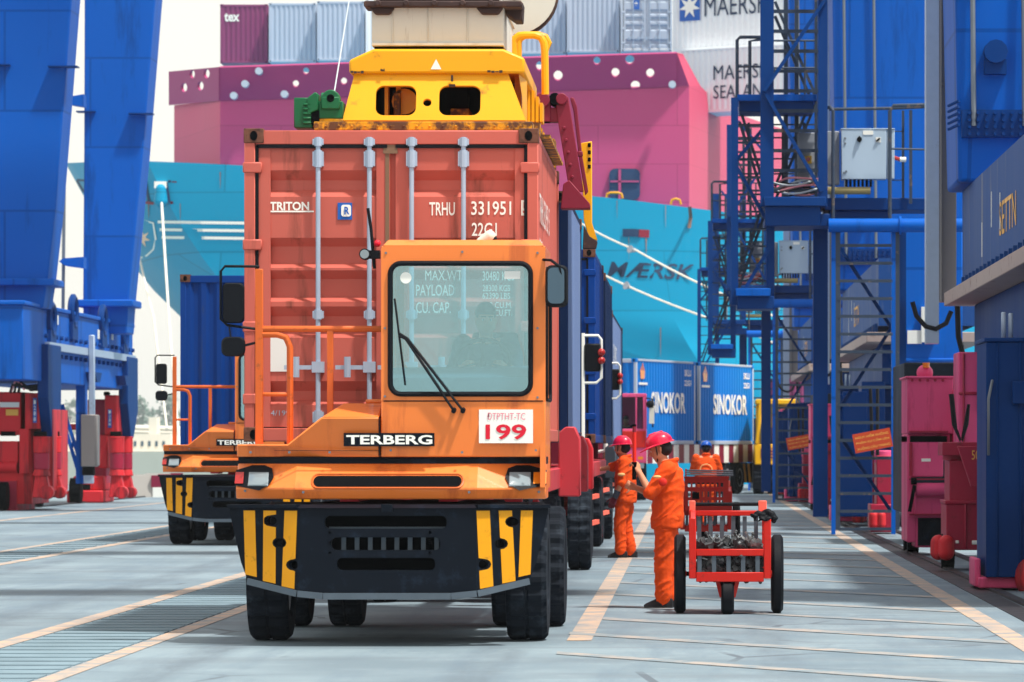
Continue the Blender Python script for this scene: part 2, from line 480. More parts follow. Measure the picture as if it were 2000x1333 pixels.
def wheel(parent, cx, cy, R0, w, rimmat='rim_grey', lugs=44, out=1, hidden=False):
    """a lorry wheel with its axle along x; out = side of the rim face"""
    rim = MB(rimmat)
    rp = [(0.0, w * 0.18), (R0 * 0.2, w * 0.18), (R0 * 0.22, w * 0.1), (R0 * 0.5, w * 0.02), (R0 * 0.56, w * 0.4), (R0 * 0.6, w * 0.42), (R0 * 0.6, -w * 0.4), (0.0, -w * 0.3)]
    rim.lathe(rp, AXIS((cx, cy, R0), (out, 0, 0)), 20)
    for k in range(8):
        a = k * math.pi / 4
        c = Vector((cx + out * w * 0.05, cy + math.cos(a) * R0 * 0.36, R0 + math.sin(a) * R0 * 0.36))
        rim.cyl(c, c + Vector((out * 0.03, 0, 0)), 0.018, 6)
    ro = rim.build('wheel', parent)
    ty = MB('tyre')
    prof = [(0.58, 0.40), (0.64, 0.47), (0.80, 0.5), (0.93, 0.48), (0.975, 0.42), (1.0, 0.36)]
    prof = prof + [(1.0, 0.05), (0.975, 0.03), (0.975, -0.03), (1.0, -0.05)] + [(r, -h) for r, h in reversed(prof)]
    n = lugs * 2
    vs = []; k = len(prof)
    for i in range(n):
        t = 2 * math.pi * (i + 0.0) / n
        dip = 0.952 if (i // 2) % 2 else 1.0
        for j, (r, h) in enumerate(prof):
            rr = r * (dip if r > 0.95 else 1) * R0
            vs.append((cx + h * w, cy + rr * math.cos(t), R0 + rr * math.sin(t)))
    fs = []
    for i in range(n):
        a = i * k; b = ((i + 1) % n) * k
        fs += [(a + j, b + j, b + j + 1, a + j + 1) for j in range(k - 1)]
    ty.add(vs, fs)
    ty.build('tyre', ro, sharp=20)
    return ro
# ---------------------------------------------------------------- quay, water, painted lines, rails
def ground_mat():
    m = bpy.data.materials.new('concrete'); m.use_nodes = True
    n = m.node_tree.nodes; l = m.node_tree.links; b = n['Principled BSDF']
    tc = n.new('ShaderNodeTexCoord'); src = tc.outputs['Object']
    def noise_(sc, det=6, rough=0.6, mp=None):
        v = src
        if mp:
            q = n.new('ShaderNodeMapping'); q.inputs['Scale'].default_value = mp; l.new(src, q.inputs[0]); v = q.outputs[0]
        t = n.new('ShaderNodeTexNoise'); t.inputs['Scale'].default_value = sc; t.inputs['Detail'].default_value = det; t.inputs['Roughness'].default_value = rough
        l.new(v, t.inputs['Vector']); return t.outputs['Fac']
    def ramp(f, p0, p1):
        r = n.new('ShaderNodeMapRange'); r.inputs['From Min'].default_value = p0; r.inputs['From Max'].default_value = p1; l.new(f, r.inputs['Value']); return r.outputs[0]
    def mixc(a, c, f):
        x = n.new('ShaderNodeMix'); x.data_type = 'RGBA'
        if isinstance(a, tuple): x.inputs['A'].default_value = a + (1,)
        else: l.new(a, x.inputs['A'])
        x.inputs['B'].default_value = c + (1,); l.new(f, x.inputs['Factor']); return x.outputs['Result']
    c = mixc((0.135, 0.19, 0.232), (0.21, 0.28, 0.328), ramp(noise_(0.35), 0.38, 0.62))
    c = mixc(c, (0.11, 0.165, 0.22), ramp(noise_(1.3, 8, 0.72, (1.0, 0.10, 1)), 0.46, 0.72))       # tyre rubbed streaks along the lanes
    c = mixc(c, (0.10, 0.15, 0.20), ramp(noise_(6.0, 8, 0.75, (1.0, 0.3, 1)), 0.62, 0.80))
    c = mixc(c, (0.31, 0.385, 0.43), ramp(noise_(2.2, 8, 0.7), 0.60, 0.80))
    c = mixc(c, (0.10, 0.12, 0.15), ramp(noise_(3.1, 4, 0.5, (1, 0.35, 1)), 0.72, 0.76))          # oil drips
    c = mixc(c, (0.12, 0.15, 0.18), ramp(noise_(0.55, 7, 0.65, (0.35, 1.0, 1)), 0.50, 0.74))
    sx0 = n.new('ShaderNodeSeparateXYZ'); l.new(src, sx0.inputs[0])
    wob = n.new('ShaderNodeMath'); wob.operation = 'ADD'; l.new(sx0.outputs['X'], wob.inputs[0])
    nzw = n.new('ShaderNodeMath'); nzw.operation = 'MULTIPLY'; nzw.inputs[1].default_value = 0.5; l.new(noise_(0.08, 2), nzw.inputs[0]); l.new(nzw.outputs[0], wob.inputs[1])
    for off, wd in ((-3.45, .26), (-1.25, .26), (-8.3, .3), (-6.0, .3), (.9, .2)):
        a_ = n.new('ShaderNodeMath'); a_.operation = 'SUBTRACT'; a_.inputs[1].default_value = off; l.new(wob.outputs[0], a_.inputs[0])
        b_ = n.new('ShaderNodeMath'); b_.operation = 'ABSOLUTE'; l.new(a_.outputs[0], b_.inputs[0])
        r_ = n.new('ShaderNodeMapRange'); r_.inputs['From Min'].default_value = wd; r_.inputs['From Max'].default_value = wd * .4; r_.inputs['To Max'].default_value = 0.9; l.new(b_.outputs[0], r_.inputs['Value'])
        q_ = n.new('ShaderNodeMath'); q_.operation = 'MULTIPLY'; l.new(r_.outputs[0], q_.inputs[0]); l.new(ramp(noise_(2.4, 6, 0.7, (1, .2, 1)), .35, .7), q_.inputs[1])
        c = mixc(c, (0.095, 0.13, 0.165), q_.outputs[0])          # tyre tracks of the lanes
    # fine cracks
    vo = n.new('ShaderNodeTexVoronoi'); vo.feature = 'DISTANCE_TO_EDGE'; vo.inputs['Scale'].default_value = 0.33; l.new(src, vo.inputs['Vector'])
    vc = n.new('ShaderNodeMath'); vc.operation = 'LESS_THAN'; vc.inputs[1].default_value = 0.010; l.new(vo.outputs['Distance'], vc.inputs[0])
    vm = n.new('ShaderNodeMath'); vm.operation = 'MULTIPLY'; l.new(vc.outputs[0], vm.inputs[0]); l.new(ramp(noise_(.5, 4), .5, .6), vm.inputs[1])
    c = mixc(c, (0.09, 0.12, 0.15), vm.outputs[0])
    # expansion joints
    sx = n.new('ShaderNodeSeparateXYZ'); l.new(src, sx.inputs[0])
    for ax, per, w in (('Y', 6.0, 0.05),):
        md = n.new('ShaderNodeMath'); md.operation = 'PINGPONG'; md.inputs[1].default_value = per / 2; l.new(sx.outputs[ax], md.inputs[0])
        lt = n.new('ShaderNodeMath'); lt.operation = 'LESS_THAN'; lt.inputs[1].default_value = w; l.new(md.outputs[0], lt.inputs[0])
        ml = n.new('ShaderNodeMath'); ml.operation = 'MULTIPLY'; ml.inputs[1].default_value = 0.55; l.new(lt.outputs[0], ml.inputs[0])
        c = mixc(c, (0.14, 0.17, 0.2), ml.outputs[0])
    l.new(c, b.inputs['Base Color'])
    b.inputs['Roughness'].default_value = 0.75
    bp = n.new('ShaderNodeBump'); bp.inputs['Strength'].default_value = 0.25; bp.inputs['Distance'].default_value = 0.02
    l.new(noise_(26, 5), bp.inputs['Height']); l.new(bp.outputs[0], b.inputs['Normal'])
    MATS['concrete'] = m
ground_mat()
def paint_mat(name, rgb, wear):
    m = bpy.data.materials.new(name); m.use_nodes = True
    n = m.node_tree.nodes; l = m.node_tree.links; b = n['Principled BSDF']
    tc = n.new('ShaderNodeTexCoord')
    t = n.new('ShaderNodeTexNoise'); t.inputs['Scale'].default_value = 2.6; t.inputs['Detail'].default_value = 9; t.inputs['Roughness'].default_value = 0.72
    l.new(tc.outputs['Object'], t.inputs['Vector'])
    r = n.new('ShaderNodeMapRange'); r.inputs['From Min'].default_value = 0.5 - wear * 0.3; r.inputs['From Max'].default_value = 0.8 - wear * 0.3
    l.new(t.outputs['Fac'], r.inputs['Value'])
    x = n.new('ShaderNodeMix'); x.data_type = 'RGBA'
    x.inputs['A'].default_value = rgb + (1,); x.inputs['B'].default_value = (0.165, 0.228, 0.272, 1)
    l.new(r.outputs[0], x.inputs['Factor']); l.new(x.outputs['Result'], b.inputs['Base Color'])
    b.inputs['Roughness'].default_value = 0.7
    MATS[name] = m
paint_mat('lane_paint', (0.60, 0.39, 0.25), 0.5)
paint_mat('pale_paint', (0.48, 0.37, 0.29), 0.72)
mat('grate', (0.175, 0.25, 0.30), 0.8, var=0.35, scale=1.5, spec=0.1, lin=True)
mat('rail_steel', (52, 50, 54), 0.5, metal=0.5, var=0.3, scale=3)
mat('water', (118, 150, 160), 0.15, var=0.1, scale=0.05, bump=0.4, bump_scale=0.6)

g = MB('concrete')
g.add([(-400, -60, 0), (400, -60, 0), (400, 186, 0), (-400, 186, 0)], [(0, 1, 2, 3)])
g.add([(-400, 186, 0), (400, 186, 0), (400, 186, -6), (-400, 186, -6)], [(3, 2, 1, 0)])
tag(g.build('quay_ground', fixn=False), kind='structure')
wt = MB('water')
wt.add([(-1550, 180, -3), (1550, 180, -3), (1550, 2550, -3), (-1550, 2550, -3)], [(0, 1, 2, 3)])
tag(wt.build('water', fixn=False), kind='structure')
def strip(b, x, y0, y1, w, z=0.004, x1=None):
    x1 = x if x1 is None else x1
    b.add([(x - w / 2, y0, z), (x + w / 2, y0, z), (x1 + w / 2, y1, z), (x1 - w / 2, y1, z)], [(0, 1, 2, 3)])
lm = MB('lane_paint')
strip(lm, -0.885, 37.2, 184, 0.20)
strip(lm, 2.66, 22, 184, 0.20)
strip(lm, -5.44, 20, 184, 0.19)
strip(lm, -4.30, 20, 184, 0.16)
strip(lm, -9.12, 30, 184, 0.18)
strip(lm, -10.2, 30, 184, 0.15)
strip(lm, -14.4, 50, 184, 0.2)
tag(lm.build('lane_lines', fixn=False), kind='structure')
hm = MB('pale_paint')
k = 0
for y in [33.0, 36.7, 40.3, 43.7, 47.1, 51.3, 55.4, 58.6, 62.6, 66.4, 69.4, 73.2, 77, 81, 85, 89, 93, 97, 101, 105, 109, 113]:
    # diagonal hatching of the walkway between the two yellow lines
    xa, xb = -0.78, 2.55
    if y < 38: xa, xb = -1.0, 4.2
    sl_ = -1.52
    ya, yb = y + sl_ * (xa - 0.3), y + sl_ * (xb - 0.3)
    w = 0.42 + 0.08 * ((k * 7) % 3)
    hm.add([(xa, ya - w / 2, 0.005), (xb, yb - w / 2, 0.005), (xb, yb + w / 2, 0.005), (xa, ya + w / 2, 0.005)], [(0, 1, 2, 3)])
    k += 1
tag(hm.build('walkway_hatching', fixn=False), kind='structure')
gm = MB('grate')
y = 20.0
while y < 110:
    gm.box(-5.32, -4.40, y, y + 0.44, -0.02, 0.007); y += 0.62
y = 60.0
while y < 120:
    gm.box(-10.08, -9.25, y, y + 0.32, -0.02, 0.012); y += 1.3
tag(gm.build('cable_trench_covers'), kind='structure')
rm = MB('rail_steel')
for x0, x1 in ((3.42, 2.85), (4.0, 3.45)):
    rm.hexa([(x0 - 0.05, 20, -0.02), (x0 + 0.05, 20, -0.02), (x1 + 0.05, 184, -0.02), (x1 - 0.05, 184, -0.02)],
            [(x0 - 0.05, 20, 0.03), (x0 + 0.05, 20, 0.03), (x1 + 0.05, 184, 0.03), (x1 - 0.05, 184, 0.03)])
rm.hexa([(-16.6, 60, -0.02), (-16.5, 60, -0.02), (-16.5, 184, -0.02), (-16.6, 184, -0.02)], [(-16.6, 60, 0.04), (-16.5, 60, 0.04), (-16.5, 184, 0.04), (-16.6, 184, 0.04)])
rm.box(3.0, 3.25, 20, 120, -0.02, 0.008)
tag(rm.build('crane_rails'), kind='structure')

# ---------------------------------------------------------------- the container ship behind the quay
def hullD(px): 
    pts = [(100, 202.5), (300, 201), (600, 200.3), (1000, 199.4), (1350, 199), (1700, 206), (2300, 226)]
    for (a, da), (b_, db) in zip(pts, pts[1:]):
        if px <= b_: return da + (db - da) * (px - a) / (b_ - a)
    return pts[-1][1]
ship = thing('container_ship', (0, 203, -3), 'container ship with bright blue hull and pink breakwater beyond the quay end', 'ship')
rows = [(0, 0), (42, .55), (110, .9), (200, 1.0), (330, 1.0), (480, 1.0), (640, 1.0)]   # y below the deck edge
def deckY(px): 
    pts = [(100, 320), (250, 314), (470, 322), (760, 346), (1000, 367), (1160, 385), (1345, 401), (1460, 420), (1700, 452), (2300, 540)]
    for (a, da), (b_, db) in zip(pts, pts[1:]):
        if px <= b_: return da + (db - da) * (px - a) / (b_ - a)
    return pts[-1][1]
def bowX(y):
    pts = [(318, 128), (400, 172), (480, 226), (600, 326), (690, 438), (760, 505), (900, 560), (1100, 600)]
    for (a, da), (b_, db) in zip(pts, pts[1:]):
        if y <= b_: return da + (db - da) * (y - a) / (b_ - a)
    return pts[-1][1]
ts = [0, .006, .018, .04, .075, .12, .18, .25, .33, .42, .52, .64, .76, .88, 1.0]
grid = []
for r in range(12):
    fr = r / 11
    row = []
    for t in ts:
        yb = 318 + fr * 690
        x0 = bowX(yb)
        px = x0 + (2250 - x0) * t
        y0 = deckY(px)
        py = y0 + (1008 - y0) * fr
        curl = 14 * max(0, 1 - t / 0.075) ** 2.0
        tuck = 1.5 * (fr ** 1.4) * max(0.0, 1 - t * 1.3)       # the flare: the lower hull lies further back
        d = hullD(px) + curl + tuck
        row.append(P(px, py, d))
    grid.append(row)
h = MB('hull_blue')
nc = len(ts)
vs = [v for row in grid for v in row]
fs = [(i * nc + j, i * nc + j + 1, (i + 1) * nc + j + 1, (i + 1) * nc + j) for i in range(11) for j in range(nc - 1)]
nb = len(vs)
back = [v + Vector((4 if j == 0 else 0, 34 if j else 18, 0)) for row in grid for j, v in enumerate(row)]
fs2 = [(nb + i * nc + j, nb + (i + 1) * nc + j, nb + (i + 1) * nc + j + 1, nb + i * nc + j + 1) for i in range(11) for j in range(nc - 1)]
side = [(i * nc, (i + 1) * nc, nb + (i + 1) * nc, nb + i * nc) for i in range(11)]
sideb = [(i * nc + nc - 1, nb + i * nc + nc - 1, nb + (i + 1) * nc + nc - 1, (i + 1) * nc + nc - 1) for i in range(11)]
top = [(j, nb + j, nb + j + 1, j + 1) for j in range(nc - 1)]
bot = [(11 * nc + j, 11 * nc + j + 1, nb + 11 * nc + j + 1, nb + 11 * nc + j) for j in range(nc - 1)]
h.add(vs + back, fs + fs2 + side + sideb + top + bot)
hull = h.build('hull', ship, sharp=40)
# name, stripes and badge on the hull, each laid just proud of the plating
from mathutils.bvhtree import BVHTree
hb = BVHTree.FromPolygons([Vector(v) for v in h.v], h.f)
def on_hull(px, py, lift=0.10):
    o = Vector((0, 0, CAMZ)); d = (P(px, py, 200) - o).normalized()
    hit = hb.ray_cast(o, d)
    return hit[0] - d * lift if hit[0] else P(px, py, hullD(px) - lift)
def hull_text(b, word, x0, x1, y0, y1, tilt, shear, bold=0.0, space=1.0):
    bold = 0.012 if word != 'N' else 0.0
    tmp = MB(); tmp.use('ship_ink')
    tmp.text(word, x0, x1, 0, y0 - y1, Matrix.Identity(4), shear=shear, bold=bold, space=space)
    vs = [on_hull(v[0], y0 - v[1] + tilt * (v[0] - x0), 0.025) for v in tmp.v]
    b.add(vs, tmp.f)
def hull_poly(b, pts, lift=0.08):
    b.add([on_hull(x, y, lift) for x, y in pts], [tuple(range(len(pts)))])
def hull_line(b, pts, w, lift=0.08):
    q = []
    for i, (x, y) in enumerate(pts):
        a = pts[max(i - 1, 0)]; c = pts[min(i + 1, len(pts) - 1)]
        dx, dy = c[0] - a[0], c[1] - a[1]; L = math.hypot(dx, dy) or 1
        q.append((x - dy / L * w / 2, y + dx / L * w / 2, x + dy / L * w / 2, y - dx / L * w / 2))
    for a, c in zip(q, q[1:]): hull_poly(b, [(a[0], a[1]), (c[0], c[1]), (c[2], c[3]), (a[2], a[3])], lift)
nm = MB('ship_ink')
hull_text(nm, 'MÆRSK', 1186, 1356, 541, 511, 0.035, 0.25, 0.012)
hull_text(nm, 'N', 1128, 1172, 537, 506, 0.03, 0.25, 0.012)
nm.build('ship_name', ship, fixn=False)
st = MB('white')
for yy in (434, 449, 464):
    hull_line(st, [(308 + (yy - 434) * 0.25 + k * 42, yy + k * 0.55) for k in range(11)], 5.5)
sh = [(262, 432), (274, 430), (299, 436), (304, 468), (299, 488), (286, 500), (276, 504), (268, 498)]
hull_line(st, sh, 3.4)
st.build('hull_stripes', ship, fixn=False)
sp = MB('star_peach')
star = []
for k in range(14):
    r = 19 if k % 2 == 0 else 8
    a = R(-90 + k * 360 / 14)
    star.append((277 + r * 0.9 * math.cos(a), 466 + r * math.sin(a)))
cen = on_hull(277, 466, 0.1)
sp.add([cen] + [on_hull(x, y, 0.1) for x, y in star], [(0, i + 1, (i + 1) % 14 + 1) for i in range(14)])
sp.build('badge_star', ship, fixn=False)
# hawse recess with anchor
aq = MB('ship_dark'); hull_line(aq, [(150, 352), (168, 353)], 4.5, .12); hull_line(aq, [(150, 353), (164, 376)], 4.5, .12); aq.build('anchor_recess', ship, fixn=False)
ah = MB('ship_dark')
for pts in ([(276, 352), (334, 355)], [(284, 354), (290, 394)], [(325, 356), (331, 396)]):
    hull_line(ah, pts, 4.5, 0.12)
ah.use('maroon'); hull_line(ah, [(284, 396), (300, 398)], 5, 0.13); hull_line(ah, [(322, 398), (338, 396)], 5, 0.13); hull_line(ah, [(276, 352), (345, 356)], 2.5, 0.16)
anchor_frame = ah.build('anchor_recess', ship, fixn=False)
an = MB('hull_blue'); c0 = on_hull(314, 384, 0.5)
an.capsule(c0 + Vector((0, 0, 0.3)), c0 - Vector((0, 0, 0.2)), 0.24, 0.3); an.use('white'); an.box(c0.x - .28, c0.x + .25, c0.y - .05, c0.y + .2, c0.z + .35, c0.z + .65)
an.build('anchor', ship)
rs = MB('rust_stain')
hull_line(rs, [(1347, 404), (1349, 425), (1346, 446)], 7, 0.05)
rs.build('rust_streak', ship, fixn=False)
rs = MB('ship_dark')
hull_line(rs, [(1216, 455), (1240, 455), (1250, 456)], 15, 0.06); rs.use('maroon'); hull_line(rs, [(1248, 456), (1268, 457)], 15, 0.07)
rs.build('fairlead', ship, fixn=False)
rk = random.Random(3)
for px, py, ln in ((352, 398, 40), (290, 399, 30), (520, 345, 60), (430, 336, 34), (640, 352, 50), (1205, 392, 36), (1228, 464, 46), (1262, 466, 30), (1300, 402, 44), (1390, 410, 38), (1430, 418, 52), (1180, 700, 60), (1420, 560, 70), (1290, 640, 60)):
    w_ = rk.uniform(1.2, 3.0); rs = MB('rust_stain'); hull_poly(rs, [(px - w_ / 2, py), (px + w_ / 2, py), (px + w_ * .2, py + ln), (px - w_ * .1, py + ln * .9)], .05); rs.build('rust_streak', ship, fixn=False)
# breakwater: vertical plating with a leaning upper band pierced by round holes
def slab(b, pts, th=0.4):
    """a plate through world points (front side), given thickness along +y"""
    n = len(pts)
    b.add(list(pts) + [p + Vector((0, th, 0)) for p in pts], [tuple(range(n)), tuple(range(2 * n - 1, n - 1, -1))] + [(i, n + i, n + (i + 1) % n, (i + 1) % n) for i in range(n)])
BW = 203.5
bw = MB('ship_pink')
slab(bw, [P(430, 330, BW), P(1157, 392, BW), P(1157, 173, BW), P(430, 196, BW)])
slab(bw, [P(1157, 392, BW), P(1346, 410, BW), P(1346, 168, BW), P(1157, 173, BW)])
bw.use('ship_pink_lit')
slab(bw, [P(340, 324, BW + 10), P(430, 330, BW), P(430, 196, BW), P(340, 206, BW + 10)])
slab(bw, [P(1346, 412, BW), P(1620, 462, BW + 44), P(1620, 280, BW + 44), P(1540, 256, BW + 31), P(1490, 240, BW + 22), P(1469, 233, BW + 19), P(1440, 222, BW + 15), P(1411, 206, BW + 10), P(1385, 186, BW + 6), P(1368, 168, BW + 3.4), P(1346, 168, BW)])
brk = bw.build('breakwater', ship, sharp=20)
holes = [(362, 172, 7, 11, 8), (378, 142, 6, 10, 5), (392, 170, 7, 11, 8), (405, 144, 7, 11, 8)]
lean = 0.9
ub = MB('ship_pink_shaded')
def band(x0, x1, yt0, yt1, yb0, yb1, hl, d0, d1, lean):
    # local frame of the leaning band
    a = P(x0, yb0, d0); bq = P(x1, yb1, d1); c = P(x0, yt0, d0 - lean)
    ax = (bq - a).normalized(); nn = ax.cross((c - a)).normalized(); up = nn.cross(ax)
    M = Matrix(((ax.x, up.x, nn.x, a.x), (ax.y, up.y, nn.y, a.y), (ax.z, up.z, nn.z, a.z), (0, 0, 0, 1)))
    inv = M.inverted()
    def loc(px, py):
        f = (px - x0) / (x1 - x0); d = d0 + (d1 - d0) * f
        o = Vector((0, 0, CAMZ)); dr = P(px, py, d) - o
        ol = inv @ o; dl = inv.to_3x3() @ dr
        t = -ol.z / dl.z
        q = ol + dl * t
        return (q.x, q.y)
    out = [loc(x0, yb0), loc(x1, yb1), loc(x1, yt1), loc(x0, yt0)]
    hs = [[loc(cx + rx * math.cos(2 * math.pi * i / 16), cy + ry * math.sin(2 * math.pi * i / 16)) for i in range(16)] for cx, cy, rx, ry in hl]
    ub.plate(out, hs, 0.12, M)
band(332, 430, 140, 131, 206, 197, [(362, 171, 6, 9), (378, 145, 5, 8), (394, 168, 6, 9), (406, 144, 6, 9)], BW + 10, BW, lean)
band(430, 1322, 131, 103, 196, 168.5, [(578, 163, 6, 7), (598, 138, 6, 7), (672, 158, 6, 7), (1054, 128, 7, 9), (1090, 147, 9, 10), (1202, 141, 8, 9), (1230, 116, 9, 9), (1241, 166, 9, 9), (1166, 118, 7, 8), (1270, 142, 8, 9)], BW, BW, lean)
ub.use('ship_pink_shaded')
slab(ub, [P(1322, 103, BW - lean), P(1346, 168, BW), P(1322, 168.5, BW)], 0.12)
ub.use('ship_pink_lit')
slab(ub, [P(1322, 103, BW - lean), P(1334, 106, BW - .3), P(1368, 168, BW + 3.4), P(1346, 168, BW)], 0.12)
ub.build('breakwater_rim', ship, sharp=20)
for x, y in ((456, 187), (478, 164), (505, 139), (555, 184), (1313, 165)):
    hd = MB('box_pale'); c = P(x, y, BW - 1.2); hd.cyl(c, c + Vector((0, 0.5, 0)), 0.16, 14); hd.build('hole_cover', ship)
dr = MB('ship_dark')
M = FRONT(*P(1190, 390, BW - 0.12))
dr.plate(rrect(0, 60 * BW / F, 0, 60 * BW / F, 0.25), [], 0.2, M)
dr.use('ship_pink'); dr.box(X(1208, BW), X(1213, BW), BW - .3, BW - .24, Z(392, BW), Z(332, BW)); dr.box(X(1192, BW), X(1248, BW), BW - .3, BW - .24, Z(357, BW), Z(354, BW))
dr.build('door_opening', ship)
for x0, x1, y0, y1 in ((1184, 1216, 388, 377), (1310, 1330, 400, 389)):
    hp = MB('stripe_yellow'); a = P(x0, y0, BW - 2.5); bq = P(x1, y0, BW - 2.5); hh = (y0 - y1) * BW / F
    hp.path([a, a + Vector((0.05, 0, hh * .8)), a + Vector((.2, 0, hh)), bq + Vector((-.2, 0, hh)), bq + Vector((-.05, 0, hh * .8)), bq], 0.06, 6); hp.build('fairlead_hoop', ship)
# mooring lines
def rope(pts, r, label):
    b = MB('rope')
    q = []
    for (a, c) in zip(pts, pts[1:]):
        for i in range(8): 
            t = i / 8; p = a.lerp(c, t); p.z -= 0.5 * 4 * t * (1 - t) * ((c - a).length / 60); q.append(p)
    q.append(pts[-1])
    b.path(q, r, 6)
    return tag(b.build('mooring_line'), label, 'rope', 'mooring lines of the ship')
rope([on_hull(315, 384, 0.3), P(334, 680, 192), P(352, 884, 189)], 0.055, 'white mooring line dropping from the anchor recess of the blue bow')
rope([on_hull(266, 470, 0.3), P(300, 620, 194), P(326, 838, 190)], 0.05, 'thin white mooring line dropping from the shield badge on the bow')
rope([on_hull(1120, 428, 0.4), P(1240, 488, 190), P(1500, 612, 176), P(1600, 662, 170)], 0.042, 'upper pale mooring line slanting across the ship name on the hull')
rope([on_hull(1130, 520, 0.4), P(1180, 538, 190), P(1455, 645, 176), P(1600, 704, 170)], 0.042, 'lower pale mooring line slanting beneath the ship name on the hull')
def rat_guard(p, label):
    b = MB('cabinet_dull'); b.cyl(p + Vector((-.12, -.1, 0)), p + Vector((.1, .1, -.1)), 0.17, 12, 0.03)
    tag(b.build('rat_guard'), label, 'rope guard', 'cone guards on the mooring lines')
rat_guard(P(1236, 487, 189.8), 'grey cone guard on the upper mooring line above the ship name')
rat_guard(P(1228, 558, 187.4), 'grey cone guard on the lower mooring line under the ship name')

hz = MB(); hz.box(-1600, 1600, -90, 2600, -7.2, 40)
hzm = bpy.data.materials.new('haze_air'); hzm.use_nodes = True
hn = hzm.node_tree; hn.nodes.remove(hn.nodes['Principled BSDF'])
hv = hn.nodes.new('ShaderNodeVolumePrincipled'); hv.inputs['Color'].default_value = (0.86, 0.93, 1.0, 1); hv.inputs['Density'].default_value = 0.00016; hv.inputs['Anisotropy'].default_value = 0.2
hn.links.new(hv.outputs[0], hn.nodes['Material Output'].inputs['Volume'])
MATS['haze_air'] = hzm; hz.mats = ['haze_air']
tag(hz.build('haze'), kind='stuff')
# ---------------------------------------------------------------- shipping containers
def corr(b, p0, ux, uz, nrm, width, height, pitch=0.28, depth=0.046):
    """corrugated sheet: starts at p0, runs along ux for width, up uz for height, valleys go in along -nrm"""
    p0 = Vector(p0); ux = Vector(ux); uz = Vector(uz); nrm = Vector(nrm)
    n = max(4, int(round(width / pitch))); pt = width / n
    xs = []
    for i in range(n):
        xs += [(i * pt, 0), (i * pt + pt * .28, 0), (i * pt + pt * .5, -depth), (i * pt + pt * .78, -depth)]
    xs.append((width, 0))
    vs = []
    for x, d in xs: vs += [p0 + ux * x + nrm * d, p0 + ux * x + nrm * d + uz * height]
    b.add(vs, [(2 * i, 2 * i + 2, 2 * i + 3, 2 * i + 1) for i in range(len(xs) - 1)])
def castings(root, L, W_, H, m):
    for x in (-W_ / 2, W_ / 2):
        for y in (0, L):
            for z in (0, H):
                b = MB(m)
                sx = 1 if x < 0 else -1; sy = 1 if y == 0 else -1; sz = 1 if z == 0 else -1
                b.box(x - sx * .004, x + sx * .162, y - sy * .006, y + sy * .172, z - sz * .004, z + sz * .118)
                b.use('black')
                fx = x + sx * .08; fz = z + sz * .058
                yy = y - sy * .009
                b.add([(fx + .032 * math.cos(t), yy, fz + .042 * math.sin(t)) for t in [k * math.pi / 5 for k in range(10)]], [tuple(range(10))])
                b.build('corner_casting', root, local=True, bevel=0.006 if L < 7 else 0)
